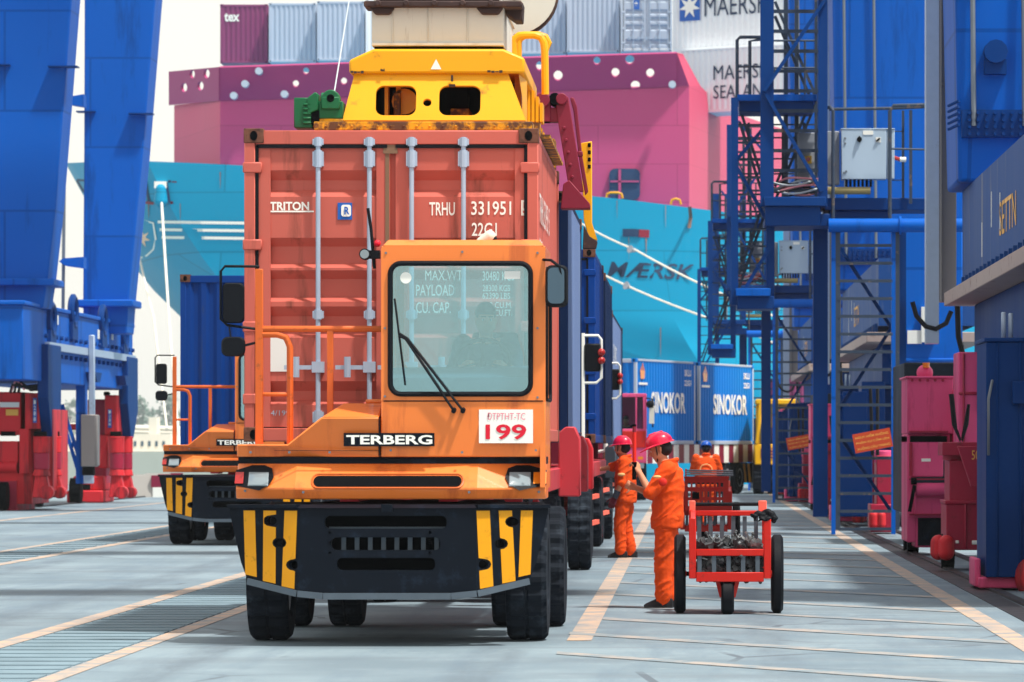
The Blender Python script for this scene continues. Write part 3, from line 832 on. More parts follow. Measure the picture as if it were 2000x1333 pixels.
def container(loc, label, m, L=6.06, W_=2.438, H=2.591, group=None, doors='full', casting='rust', side='corr', rz=0.0, deco=None, frame=None, doorm=None, name='shipping_container'):
    """origin at the bottom centre of its near end, +x right, +y away"""
    root = thing(name, loc, label, 'shipping container', group, rz)
    frame = frame or m
    hw = W_ / 2
    fb = MB(frame)
    fb.box(-hw, hw, 0.0, L, 0.0, 0.11)
    for x in (-hw, hw - .09):
        fb.box(x, x + .09, 0.004, .12, .11, H - .06)
        fb.box(x, x + .09, L - .12, L - .004, .11, H - .06)
        fb.box(x + .012, x + .078, .12, L - .12, H - .075, H - .01)
    fb.box(-hw + .09, hw - .09, .012, .12, H - .13, H - .012)
    fb.box(-hw + .09, hw - .09, L - .12, L - .012, H - .13, H - .012)
    fb.build('frame', root, local=True, bevel=0.008)
    rf = MB(m); rf.box(-hw + .05, hw - .05, .13, L - .13, H - .05, H - .022); rf.build('roof', root, local=True)
    for sgn in (-1, 1):
        sd = MB(m)
        if sgn > 0: corr(sd, (hw - .012, .12, .11), (0, 1, 0), (0, 0, 1), (1, 0, 0), L - .24, H - .185)
        else: corr(sd, (-hw + .012, L - .12, .11), (0, -1, 0), (0, 0, 1), (-1, 0, 0), L - .24, H - .185)
        if deco and ('side', sgn) in deco: deco[('side', sgn)](sd, hw, L, H)
        sd.build('side_panel', root, local=True, sharp=20, fixn=False)
    if doors == 'wall':
        e = MB(m); corr(e, (-hw + .09, .02, .11), (1, 0, 0), (0, 0, 1), (0, -1, 0), W_ - .18, H - .24, 0.24, 0.04)
        if deco and 'front' in deco: deco['front'](e, hw, L, H)
        e.build('end_wall', root, local=True, sharp=20, fixn=False)
    else:
        dm = doorm or m
        # two doors with pressed horizontal recesses
        zs = [(0.12, 0), (.26, 0), (.30, 1), (.46, 1), (.52, 0), (.86, 0), (.92, 1), (1.06, 1), (1.12, 0), (1.22, 0), (1.26, 1), (1.38, 1), (1.44, 0), (1.52, 0), (1.58, 1), (1.69, 1), (1.75, 0), (2.03, 0), (2.09, 1), (2.21, 1), (2.27, 0), (2.46, 0)]
        if H > 2.7: zs = [(z * H / 2.591, d) for z, d in zs]
        if doors == 'detail':
            # measured on the nearest box, heights above its floor
            zs = [(.12, 0), (.30, 0), (.345, 1), (.42, 1), (.50, 0), (.86, 0), (.90, 1), (1.04, 1), (1.12, 0), (1.16, 0), (1.20, 1), (1.35, 1), (1.42, 0), (1.44, 0), (1.48, 1), (1.62, 1), (1.69, 0), (2.03, 0), (2.09, 1), (2.17, 1), (2.25, 0), (2.46, 0)]
        for sgn in (-1, 1):
            d = MB(dm)
            x0, x1 = (-hw + .105, -.035) if sgn < 0 else (.035, hw - .105)
            xi0, xi1 = x0 + .11, x1 - .09
            fy = .045
            # rim of the door
            d.box(x0, xi0, fy - .01, fy + .05, .12, H - .14); d.box(xi1, x1, fy - .01, fy + .05, .12, H - .14)
            vs = []
            for z, dd in zs:
                yy = fy + dd * .07
                vs += [(xi0, yy, min(z, H - .14)), (xi1, yy, min(z, H - .14))]
            d.add(vs, [(2 * i, 2 * i + 1, 2 * i + 3, 2 * i + 2) for i in range(len(zs) - 1)])
            if deco and ('door', sgn) in deco: deco[('door', sgn)](d, hw, L, H)
            if sgn < 0: d.use(dm); d.box(-.034, .034, fy + .03, fy + .05, .12, H - .14); d.box(-.03, -.012, fy - .012, fy + .03, .12, H - .14)
            do = d.build('door', root, local=True, sharp=20)
            gk = MB('rubber')
            gx = -hw + .09 if sgn < 0 else hw - .106
            gk.box(gx - (.012 if sgn > 0 else 0), gx + .028 - (.012 if sgn > 0 else 0), fy - .03, fy + .02, .12, H - .14)
            gk.box(x0, x1, fy - .03, fy + .02, H - .158, H - .128)
            gk.build('door_seal', do, local=True)
            for rx in ((-.605, -.18) if sgn < 0 else (.17, .60)):
                lr = MB('galv'); yy = fy - .055
                lr.cyl((rx, yy, .10), (rx, yy, H - .07), .020, 10)
                for z, hh in ((H - .11, .05), (H - .25, .12), (1.05, .06), (.2, .09)):
                    lr.box(rx - .045, rx + .045, yy - .012, fy, z - hh / 2, z + hh / 2)
                    lr.cyl((rx, yy, z - hh / 2 - .01), (rx, yy, z + hh / 2 + .01), .033, 10)
                lr.build('lock_rod', do, local=True)
                hl = MB('galv')
                hx = rx - .28
                hl.box(hx, rx + .03, yy - .03, yy - .006, .595, .63)
                hl.box(rx - .05, rx + .05, yy - .035, fy, .57, .66)
                hl.cyl((hx + .1, yy - .04, .53), (hx + .1, yy - .04, .70), .028, 8)
                hl.build('door_handle', do, local=True)
            for z in (.35, .95, 1.63, 2.27):
                hg = MB(dm); hx = -hw - .012 if sgn < 0 else hw - .15
                hg.box(hx, hx + .16, fy - .05, fy - .008, z * H / 2.591 - .045, z * H / 2.591 + .045)
                hg.build('hinge', do, local=True, bevel=.01)
    castings(root, L, W_, H, casting)
    return root

# nearest box: red brown, doors towards the camera
def near_left(d, hw, L, H):
    M = FRONT(0, .045 - .001, 0)
    z = lambda py: Z(py, 38.2) - BXZ
    x = lambda px: X(px, 38.2) - BXX
    d.use('white'); d.text('TRITON', x(526), x(603), z(411) + 0, z(394), M, bold=.03)
    d.box(x(515), x(612), .040, .044, z(414.5), z(411.5))
    d.use('sign_blue'); d.box(x(659), x(687), .034, .044, z(429), z(396))
    d.use('white'); d.plate(rrect(x(666), x(685), z(423), z(400), .02), [], .004, FRONT(0, .031, 0))
    d.use('sign_blue'); d.text('R', x(672), x(682), z(419), z(404), FRONT(0, .0265, 0), bold=.03)
    d.use('white_worn'); d.box(x(514), x(560), .036, .044, z(726), z(656))
    d.use('box_pale'); d.text('4/199', x(528), x(565), z(812), z(802), M)
    d.use('strip_brown'); d.box(x(752), x(760), .028, .05, z(475), z(300)); d.box(x(748), x(776), .02, .05, z(300), z(276))
def near_right(d, hw, L, H):
    M = FRONT(0, .045 - .001, 0)
    z = lambda py: Z(py, 38.2) - BXZ
    x = lambda px: X(px, 38.2) - BXX
    d.use('white')
    d.text('TRHU', x(838), x(888), z(421), z(395), M, bold=.015)
    d.text('331951', x(920), x(998), z(420), z(393), M, bold=.01)
    d.text('22G1', x(921), x(970), z(461), z(435), M, bold=.01)
    d.box(x(1018), x(1034), .026, .0345, z(421), z(391)); d.use('box_red'); d.text('5', x(1021), x(1031), z(417), z(395), FRONT(0, .0255, 0), bold=.02)
    d.use('white')
    d.text('MAX.WT.', x(830), x(906), z(548), z(528), M); d.text('30480 KGS', x(942), x(1004), z(548), z(530), M)
    d.text('PAYLOAD', x(812), x(887), z(578), z(556), M, bold=.01); d.text('28300 KGS', x(942), x(996), z(569), z(557), M); d.text('62390 LBS', x(942), x(996), z(584), z(572), M)
    d.text('CU. CAP.', x(812), x(880), z(612), z(590), M, bold=.01); d.text('33.2 CU.M.', x(940), x(1000), z(602), z(590), M); d.text('1170 CU.FT.', x(940), x(1000), z(617), z(605), M)
def near_side(s, hw, L, H):
    M = FACE((hw - .008, 0, 0), (0, 1, 0), (0, 0, 1))
    s.use('white'); s.text('TRHU 331951 5', .5, 3.2, H - .75, H - .5, M); s.text('22G1', .5, 1.3, H - 1.1, H - .88, M)
BXX = (X(476, 38.2) + X(1052, 38.2)) / 2
BXZ = Z(252, 38.2) - 2.591
boxA = container((BXX, 38.2, BXZ), 'red brown container with white lettering on its closed doors, under the yellow lifting frame', 'box_red', doors='detail',
                 deco={('door', -1): near_left, ('door', 1): near_right, ('side', 1): near_side})
def letter0(e, hw, L, H):
    e.use('white'); e.text('TRLU 4820', -.9, hw - .14, H - .62, H - .42, FRONT(0, .012, 0), bold=.01)
boxB = container((BXX, 47.6, BXZ), 'scuffed blue container with side coloured pale as if sunlit, close behind the red brown container', 'box_blue_sunlit', doors='wall', doorm='box_navy', frame='box_navy', deco={'front': letter0}, group='containers on the queue of trailers')
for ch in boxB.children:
    if ch.name.startswith('end_wall'): ch.data.materials[0] = MATS['box_navy']  # end in shade by colour: navy against the paler, sunlit-looking side
boxC = container((BXX, 61.4, BXZ), 'deep blue container with its doors facing front, third in the queue of trailers', 'box_blue', group='containers on the queue of trailers')
boxD = container((BXX - .02, 70.2, BXZ), 'dark navy container fourth in the queue of trailers, with rusty corner castings', 'box_navy', doors='wall', group='containers on the queue of trailers')
boxE = container((BXX - .09, 81.0, Z(607, 81.0) - 2.591), 'lower navy container with white marks along its side coloured pale as if sunlit, last in the queue of trailers', 'box_blue_sunlit', frame='box_navy', doors='wall', group='containers on the queue of trailers', L=12.19,
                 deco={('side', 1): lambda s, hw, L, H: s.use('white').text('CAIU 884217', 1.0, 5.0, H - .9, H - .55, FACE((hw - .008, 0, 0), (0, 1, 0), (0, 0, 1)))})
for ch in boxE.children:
    if ch.name.startswith('end_wall'): ch.data.materials[0] = MATS['box_navy']  # same darker end colour, standing in for shade
# left lane
def left_marks(e, hw, L, H): pass
boxF = container((X(352, 74.6) + 1.219, 74.6, Z(537, 74.6) - 2.896), 'deep blue container with plain ribbed end behind the second orange tractor', 'box_blue', H=2.896, doors='wall', L=12.19)
# two bright blue boxes on the trailer crossing behind the workers
ang = math.atan2(1.79, 5.79)
def bb_side(kind):
    def f(s, hw, L, H):
        M = FACE((hw - .005, 0, 0), (0, 1, 0), (0, 0, 1))
        s.use('white'); s.text('SINOKOR', 1.5, 5.0 if kind == 0 else 5.3, .95, 1.60, M, bold=.028, space=1.02)
        s.box(hw - .01, hw + .004, .25, 1.1, 1.80, 1.87)
        s.use('lamp_amber'); s.add([(hw + .004, .42, 1.98), (hw + .004, .78, 1.98), (hw + .004, .85, 2.22), (hw + .004, .35, 2.25)], [(0, 1, 2, 3)])
        s.use('lamp_red'); s.add([(hw + .004, .35, 2.25), (hw + .004, .85, 2.22), (hw + .004, .62, 2.48)], [(0, 1, 2)])
        s.use('white'); s.text('SKLU', 4.9, 5.6, 2.12, 2.32, M, bold=.02); s.text('22G1', 4.9, 5.6, 1.82, 2.0, M, bold=.02)
    return f
e0 = P(1243, 868, 139)
axv = Vector((math.sin(ang), math.cos(ang), 0)); axu = Vector((math.cos(ang), -math.sin(ang), 0))
c0 = e0 - axu * 1.219; c0.z = Z(868, 139)
boxG = container(c0, 'bright blue container with white lettering, directly behind the red lorry cab', 'box_bright_blue', rz=-ang, doors='wall', casting='box_bright_blue', frame='box_pale',
                 deco={('side', 1): bb_side(0), 'front': lambda e, hw, L, H: e.use('white').text('9', .55, .75, 1.9, 2.2, FRONT(0, .012, 0))}, group='bright blue containers on one trailer')
c1 = c0 + axv * 6.5; c1.z = c0.z
boxH = container(c1, 'bright blue container with white lettering, next to the grey ladder and yellow lift truck', 'box_bright_blue', rz=-ang, doors='wall', casting='box_bright_blue', frame='box_pale',
                 deco={('side', 1): bb_side(1)}, group='bright blue containers on one trailer')
boxI = container((X(1570, 160), 160, 1.3), 'mauve ribbed container standing on the quay behind the far ladder', 'box_mauve', doors='wall', W_=2.438)
# deck stacks of the ship
def deckbox(x0, x1, yb, D, label, m, deco=None, doors='wall', H=None):
    w = (x1 - x0) * D / F
    return container(((X(x0, D) + X(x1, D)) / 2, D, Z(yb, D)), label, m, W_=w, H=H or 2.896, L=6.0, doors=doors, casting=m, deco=deco, group='containers on the deck of the ship')
def tex(e, hw, L, H):
    e.use('white'); e.text('tex', -hw + .2, -hw + .95, H - .85, H - .42, FRONT(0, .012, 0), bold=.03)
    e.text('GESU 428837', .45, H - .5, -.06, .06, FACE((hw - .35, .012, .2), (0, 0, 1), (-1, 0, 0))) if False else None
deckbox(430, 523, 124, 226, 'mauve container with white lettering, leftmost on the deck of the ship', 'box_mauve', {'front': tex})
deckbox(525, 617, 122, 225, 'pale grey blue container right of the mauve one on the ship deck', 'box_pale')
deckbox(619, 712, 119, 224, 'pale container on the ship deck, just left of the white lifting head', 'box_pale')
deckbox(714, 807, 116, 222.5, 'pale container on the ship deck, mostly behind the white lifting head', 'box_white')
deckbox(809, 905, 112, 221, 'pale container on the ship deck, hidden behind the white lifting head', 'box_pale')
deckbox(907, 1004, 109, 219, 'white container on the ship deck behind the yellow hoop', 'box_white')
deckbox(1006, 1105, 106, 217, 'pale ribbed container on the ship deck right of the yellow hoop', 'box_pale')
deckbox(1107, 1210, 103, 215, 'pale ribbed container beside the one with closed doors on the ship deck', 'box_pale')
def dooredge(d, hw, L, H):
    d.use('sign_blue'); d.box(-hw + .55, -hw + .85, .03, .04, H - .95, H - .5); d.use('white'); d.text('*', -hw + .62, -hw + .78, H - .85, H - .6, FRONT(0, .028, 0), bold=.05)
deckbox(1213, 1312, 101, 213, 'pale container showing closed doors with lock rods on the ship deck', 'box_pale', {('door', -1): dooredge}, doors='full')
def long_box(label, words, px0, px1, yb, D, H=2.896, top=False):
    # long side turned towards the camera
    root = thing('shipping_container', P(px0, yb, D), label, 'shipping container', 'white containers at the right of the ship deck', rz=R(-34))
    # local: x along the length, y into the depth
    Lc = 12.19
    fb = MB('box_white')
    fb.box(0, Lc, 0, 2.4, 0, .12); fb.box(0, Lc, 0, 2.4, H - .08, H - .02)
    for x in (0, Lc - .12): fb.box(x, x + .12, 0, .1, .12, H - .08); fb.box(x, x + .12, 2.3, 2.4, .12, H - .08)
    fb.build('frame', root, local=True)
    sdm = MB('box_white'); corr(sdm, (.12, .012, .12), (1, 0, 0), (0, 0, 1), (0, -1, 0), Lc - .24, H - .2, .3)
    for m_, word, x0, x1, z0, z1 in words:
        sdm.use(m_); M = FRONT(0, -.006, 0)
        if word == '#star':
            sdm.box(x0, x1, -.012, .0, z0, z1); sdm.use('white')
            cx, cz = (x0 + x1) / 2, (z0 + z1) / 2
            pts = [((.60 if k % 2 == 0 else .26) * math.sin(k * math.pi / 7), (.56 if k % 2 == 0 else .24) * math.cos(k * math.pi / 7)) for k in range(14)]
            sdm.add([(cx, -.03, cz)] + [(cx + a, -.03, cz + c) for a, c in pts], [(0, i + 1, (i + 1) % 14 + 1) for i in range(14)])
        else: sdm.text(word, x0, x1, z0, z1, M)
    sdm.build('side_panel', root, local=True, sharp=20, fixn=False)
    for y_ in (0.006, ):
        e = MB('box_white'); corr(e, (.012, 2.3, .12), (0, -1, 0), (0, 0, 1), (-1, 0, 0), 2.2, H - .2, .24); e.build('end_wall', root, local=True, sharp=20, fixn=False)
    bk = MB('box_white'); bk.box(.12, Lc - .12, 2.3, 2.38, .12, H - .08); bk.box(.1, Lc - .1, .1, 2.3, H - .06, H - .03); bk.build('back_panel', root, local=True)
    return root
long_box('white container with dark lettering and a star badge, upper right of the ship deck', [('sign_blue', '#star', .38, 1.5, 1.35, 2.65), ('ship_ink', 'MAERSK', 1.75, 5.2, 1.5, 2.4)], 1314, 1500, 101, 210.5)
long_box('white container with two lines of dark lettering, behind the pink breakwater', [('ship_ink', 'MAERSK', 2.0, 5.0, 1.45, 2.1), ('ship_ink', 'SEALAND', 2.0, 5.2, .6, 1.2)], 1322, 1500, 223, 209.5)
# ---------------------------------------------------------------- the orange yard tractor (and its twin in the left lane)
TD = 36.1
TX = X(756, TD)
tr = thing('yard_tractor', (TX, TD, 0), 'orange yard tractor in front, with white number plate, black striped bumper and driver', 'yard tractor', 'orange yard tractors')
tx = lambda px: TX + (px - 756) / 249.3
tz = lambda py: CAMZ + (870 - py) / 249.3
def front_y(x):           # the plan shape of the nose: flat middle, corners swept back
    u = x - TX
    if u < -.73: return TD + .10 + (-.73 - u) * .62
    if u > .70: return TD + .10 + (u - .70) * .45
    return TD + .10
def nose(b, xs, rows):
    """rows: (height, set-back); a skin that follows the plan shape, with a back so it is solid"""
    vs = [(x, front_y(x) + dy, z) for z, dy in rows for x in xs]
    n = len(xs); k = len(rows)
    fs = [(i * n + j, i * n + j + 1, (i + 1) * n + j + 1, (i + 1) * n + j) for i in range(k - 1) for j in range(n - 1)]
    o = len(vs)
    vs += [(x, TD + 1.0, rows[0][0]) for x in xs] + [(x, TD + 1.0, rows[-1][0]) for x in xs]
    fs += [(j, o + j, o + j + 1, j + 1) for j in range(n - 1)]
    fs += [((k - 1) * n + j, (k - 1) * n + j + 1, o + n + j + 1, o + n + j) for j in range(n - 1)]
    fs += [tuple([i * n for i in range(k)] + [o + n, o]), tuple([i * n + n - 1 for i in range(k)] + [o + 2 * n - 1, o + n - 1])]
    b.add(vs, fs)
xs = [TX - 1.225, TX - .73, TX + .70, TX + 1.232]
# fascia with the slot: built as rings of faces round the slot
fa = MB('orange')
z0, z1, z2, zt = tz(976), tz(955), tz(951), tz(906)
fy = TD + .10
def fas_y(z): return .0 if z <= z1 else (z - z1) / (zt - z1) * .19
nose(fa, xs, [(z0, .035), (z1, 0), (zt, .19)])
fascia = fa.build('fascia', tr, sharp=8, bevel=.008)
sl2 = MB('black')
sx0, sx1 = tx(609), tx(900); szb, szt = tz(951), tz(930)
def on_fas(x, z, lift): return (x, front_y(x) + fas_y(z) - lift, z)
sl2.add([on_fas(x, z, .006) for x, z in rrect(sx0, sx1, szb, szt, .042)], [tuple(range(24))])
sl2.use('rail_orange')
o_ = rrect(sx0 - .012, sx1 + .012, szb - .012, szt + .012, .05)
sl2.path([on_fas(x, z, .004) for x, z in o_], .008, 6, True)
sl2.build('air_slot', fascia)
db = MB('black_paint')
nose(db, [x for x in xs], [(tz(907), .195), (tz(893), .2)])
db.build('nose_gap', tr)
# lower cab front and hood, one body
body = MB('orange')
dz = tz(893); dk = tz(868)
def by(x): return front_y(x) + .10
prof = [(-1.222, dz), (-1.222, dk), (-.80, dk), (-.53, tz(815)), (-.075, tz(815)), (-.075, dz)]
n = len(prof)
def ybody(u): return by(TX + u) - (0.0 if u > -.9 else .04)
vs = [(TX + u, ybody(u), z) for u, z in prof] + [(TX + u, TD + 1.55, z) for u, z in prof]
body.add(vs, [tuple(range(n)), tuple(range(2 * n - 1, n - 1, -1))] + [(i, n + i, n + (i + 1) % n, (i + 1) % n) for i in range(n)])
hz = tz(787)
body.hexa([(TX - .53, TD + .2, tz(815)), (TX - .075, TD + .2, tz(815)), (TX - .075, TD + 1.5, tz(815)), (TX - .53, TD + 1.5, tz(815))],
          [(TX - .39, TD + .62, hz), (TX - .075, TD + .62, hz), (TX - .075, TD + 1.5, hz), (TX - .39, TD + 1.5, hz)])
body.box(TX - .22, TX - .08, TD + .72, TD + .9, hz, hz + .035)
hood = body.build('hood', tr, bevel=.012, seg=2, sharp=14)
for px, py in ((480, 884), (560, 884), (640, 884), (900, 884), (980, 884), (1045, 884), (470, 960), (1050, 962), (590, 962), (915, 962)):
    bo_ = MB('steel'); xx = tx(px); yy = (ybody(xx - TX) if py < 900 else front_y(xx) + .01) - .004; bo_.cyl((xx, yy + .01, tz(py)), (xx, yy - .008, tz(py)), .011, 6); bo_.build('bolt', hood)
gvx = MB('black_paint'); gvx.box(TX - .079, TX - .071, TD + .188, TD + .2, dz + .01, tz(815)); gvx.box(TX - .9, TX - .08, TD + .19, TD + .2, tz(881), tz(880.2)) ; gvx.build('panel_gap', hood)
np_ = MB('black_paint'); np_.box(tx(668), tx(846), TD + .178, TD + .196, tz(872), tz(846))
np_.use('white'); np_.text('TERBERG', tx(673), tx(842), tz(868.5), tz(850), FRONT(0, TD + .178, 0), bold=.03, t=.003)
np_.build('nameplate', hood)
# cab: hollow box of plates
cx0, cx1 = TX - .062, TX + 1.232
cyf, cyb = TD + .20, TD + 1.62
ctop = tz(478)
cf = MB('orange')
wx0, wx1, wz0, wz1 = tx(757), tx(1036), tz(771), tz(511)
cf.plate([(cx0 + .0, tz(783)), (cx1, tz(783)), (cx1, ctop - .02), (cx1 - .03, ctop), (cx0 + .03, ctop), (cx0, ctop - .02)], [rrect(wx0, wx1, wz0, wz1, .09, 6)], .05, FRONT(0, cyf + .055, 0))
cf.hexa([(cx0, cyf - .0, dz), (cx1, cyf + .10, dz), (cx1, cyf + .3, dz), (cx0, cyf + .3, dz)], [(cx0, cyf + .03, tz(783)), (cx1, cyf + .03, tz(783)), (cx1, cyf + .3, tz(783)), (cx0, cyf + .3, tz(783))])
cf.hexa([(cx0 + .01, cyf + .03, ctop), (cx1 - .01, cyf + .03, ctop), (cx1 - .01, cyb, ctop), (cx0 + .01, cyb, ctop)], [(cx0 + .05, cyf + .12, ctop + .05), (cx1 - .05, cyf + .12, ctop + .05), (cx1 - .05, cyb - .05, ctop + .05), (cx0 + .05, cyb - .05, ctop + .05)])
def sidewall(b, x, sgn):
    M = FACE((x, 0, 0), (0, 1, 0), (0, 0, 1))
    b.plate([(cyf + .08, dz - .25 if sgn > 0 else tz(815)), (cyb, dz - .25 if sgn > 0 else tz(815)), (cyb, ctop), (cyf + .08, ctop)], [rrect(cyf + .22, cyb - .15, tz(780), tz(520), .08)], .04, M)
sidewall(cf, cx0 + .022, -1); sidewall(cf, cx1 - .022, 1)
cf.plate([(cx0 + .02, dz), (cx1 - .02, dz), (cx1 - .02, ctop), (cx0 + .02, ctop)], [rrect(cx0 + .10, cx1 - .10, tz(715), tz(505), .07)], .04, FRONT(0, cyb, 0))
cab = cf.build('cab', tr, bevel=.010, seg=2, sharp=25)
gvx = MB('black_paint'); gvx.box(cx0 + .02, cx1 - .02, cyf + .027, cyf + .04, tz(784), tz(782)); gvx.build('panel_gap', cab)
for px, py in ((750, 492), (900, 490), (1048, 492), (748, 640), (1048, 640), (748, 774), (1048, 776), (760, 880), (1045, 880)):
    bo_ = MB('steel'); bo_.cyl((tx(px), cyf + .035 - (.03 if py > 790 else 0), tz(py)), (tx(px), cyf + .022 - (.03 if py > 790 else 0), tz(py)), .010, 6); bo_.build('bolt', cab)
sg = MB('rubber'); sg.path([(x, cyf + .022, z) for x, z in rrect(wx0 + .006, wx1 - .006, wz0 + .006, wz1 - .006, .085, 6)], .020, 8, True)
sg.path([(cx1 + .004, y, z) for y, z in rrect(cyf + .22, cyb - .15, tz(780), tz(520), .08)], .014, 6, True)
sg.build('window_seal', cab)
ws = MB('windscreen_glass'); ws.plate(rrect(wx0 + .004, wx1 - .004, wz0 + .004, wz1 - .004, .085, 6), [], .008, FRONT(0, cyf + .04, 0)); ws.build('windscreen', cab, fixn=False)
for x, nm_ in ((cx0 + .022, 'side_window'), (cx1 - .022, 'side_window')):
    w_ = MB('side_glass'); w_.plate(rrect(cyf + .225, cyb - .155, tz(779), tz(521), .075), [], .006, FACE((x, 0, 0), (0, 1, 0), (0, 0, 1))); w_.build(nm_, cab)
rw = MB('rear_glass'); rw.plate(rrect(cx0 + .105, cx1 - .105, tz(714), tz(506), .065), [], .006, FRONT(0, cyb, 0)); rw.build('rear_window', cab)
for k, (px, py) in enumerate(((789, 541),)):
    stk = MB('white'); stk.plate(disc(tx(px), tz(py), .045), [], .002, FRONT(0, cyf + .033, 0)); stk.build('window_sticker', cab); stk = MB('white_worn'); stk.box(tx(983), tx(1014), cyf + .031, cyf + .034, tz(543), tz(528)); stk.build('window_sticker', cab)
da = MB('dash'); da.hexa([(cx0 + .05, cyf + .1, tz(775)), (cx1 - .05, cyf + .1, tz(775)), (cx1 - .05, cyf + .45, tz(775)), (cx0 + .05, cyf + .45, tz(775))], [(cx0 + .05, cyf + .1, tz(738)), (cx1 - .05, cyf + .1, tz(735)), (cx1 - .05, cyf + .42, tz(712)), (cx0 + .05, cyf + .42, tz(716))])
da.box(cx0 + .05, cx1 - .05, cyf + .3, cyb - .04, dz, dz + .05)
da.build('dashboard', cab)
swc = Vector((tx(935), cyf + .50, tz(703)))
swl = MB('rubber'); u_ = Vector((1, 0, 0)); v_ = Vector((0, .55, .83))
swl.path([swc + u_ * .215 * math.cos(t) + v_ * .215 * math.sin(t) for t in [2 * math.pi * k / 28 for k in range(28)]], .017, 8, True)
for a in (200, 340, 90): swl.bar(swc, swc + u_ * .2 * math.cos(R(a)) + v_ * .2 * math.sin(R(a)), .03, .015)
swl.cyl(swc, swc + Vector((0, -.25, -.2)), .03, 8)
swl.build('steering_wheel', cab)
se = MB('rubber'); se.box(tx(880), tx(1000), cyf + .80, cyf + 1.25, dz + .02, dz + .40); se.hexa([(tx(895), cyf + 1.18, dz + .4), (tx(1003), cyf + 1.18, dz + .4), (tx(1003), cyf + 1.32, dz + .4), (tx(895), cyf + 1.32, dz + .4)], [(tx(905), cyf + 1.30, tz(640)), (tx(998), cyf + 1.30, tz(640)), (tx(998), cyf + 1.38, tz(640)), (tx(905), cyf + 1.38, tz(640))])
se.build('seat', cab, bevel=.03, seg=2)
# wipers
for pts in ([(884, 802), (790, 662), (776, 655)], [(902, 802), (792, 660), (776, 650)]):
    wp = MB('rubber')
    wp.path([(tx(px), cyf - .015 - .02 * (k == 0), tz(py)) for k, (px, py) in enumerate(pts)], .011, 6)
    if pts[0][0] == 884:
        wp.bar((tx(767), cyf + .008, tz(582)), (tx(788), cyf + .008, tz(752)), .012, .03)
        wp.cyl((tx(884), cyf - .05, tz(803)), (tx(884), cyf + .04, tz(800)), .02, 8)
    else: wp.cyl((tx(902), cyf - .05, tz(803)), (tx(902), cyf + .04, tz(800)), .02, 8)
    wp.build('wiper', cab)
pl = MB('white'); pl.box(tx(933), tx(1039), cyf - .012 + .03, cyf + .045, tz(866), tz(800))
Mp = FRONT(0, cyf + .018, 0)
pl.use('plate_red'); pl.text('199', tx(946), tx(1026), tz(859), tz(829), Mp, bold=.022)
pl.use('plate_pink'); pl.text('ĐTPTHT-TC', tx(949), tx(1024), tz(820), tz(806), Mp)
pl.build('number_plate', cab)
bc = MB('boat_white'); bc.capsule((tx(932), cyf + .4, ctop + .05), (tx(950), cyf + .4, ctop + .09), .035, .05); bc.use('rubber'); bc.ball((tx(956), cyf + .4, ctop + .07), .035); bc.box(tx(928), tx(960), cyf + .34, cyf + .46, ctop + .02, ctop + .045)
bc.build('roof_beacon', cab)
# right door mirror and the lamps on the left of the cab
mr = MB('rubber')
mx0, mx1, mz0, mz1 = tx(1064), tx(1109), tz(600), tz(517)
mr.loft([[(x, cyf - .1 + d, z) for x, z in rrect(mx0 + i, mx1 - i, mz0 + i, mz1 - i, .05, 4)] for d, i in ((0, .012), (.03, 0), (.09, .01), (.13, .05))])
mr.path([(cx1 - .03, cyf + .05, tz(505)), (tx(1075), cyf - .03, tz(507)), (tx(1092), cyf - .1, tz(520)), (tx(1098), cyf - .09, tz(545))], .012, 6)
mr.use('dash'); mr.plate(rrect(mx0 + .02, mx1 - .03, mz0 + .03, mz1 - .02, .04), [], .004, FRONT(0, cyf - .102, 0))
mr.build('mirror', cab)
wl = MB('rubber'); wl.box(tx(700), tx(733), cyf + .3, cyf + .42, tz(500), tz(484)); wl.cyl((tx(704), cyf + .26, tz(492)), (tx(704), cyf + .38, tz(492)), .045, 12); wl.use('lamp_lens'); wl.cyl((tx(704), cyf + .25, tz(492)), (tx(704), cyf + .262, tz(492)), .036, 12)
wl.use('rubber'); wl.path([(tx(722), cyf + .35, tz(520)), (tx(715), cyf + .35, tz(440)), (tx(709), cyf + .35, tz(400))], .013, 6)
wl.use('plate_red'); wl.ball((tx(728), cyf + .34, tz(470)), .028)
wl.build('work_lamp', cab)
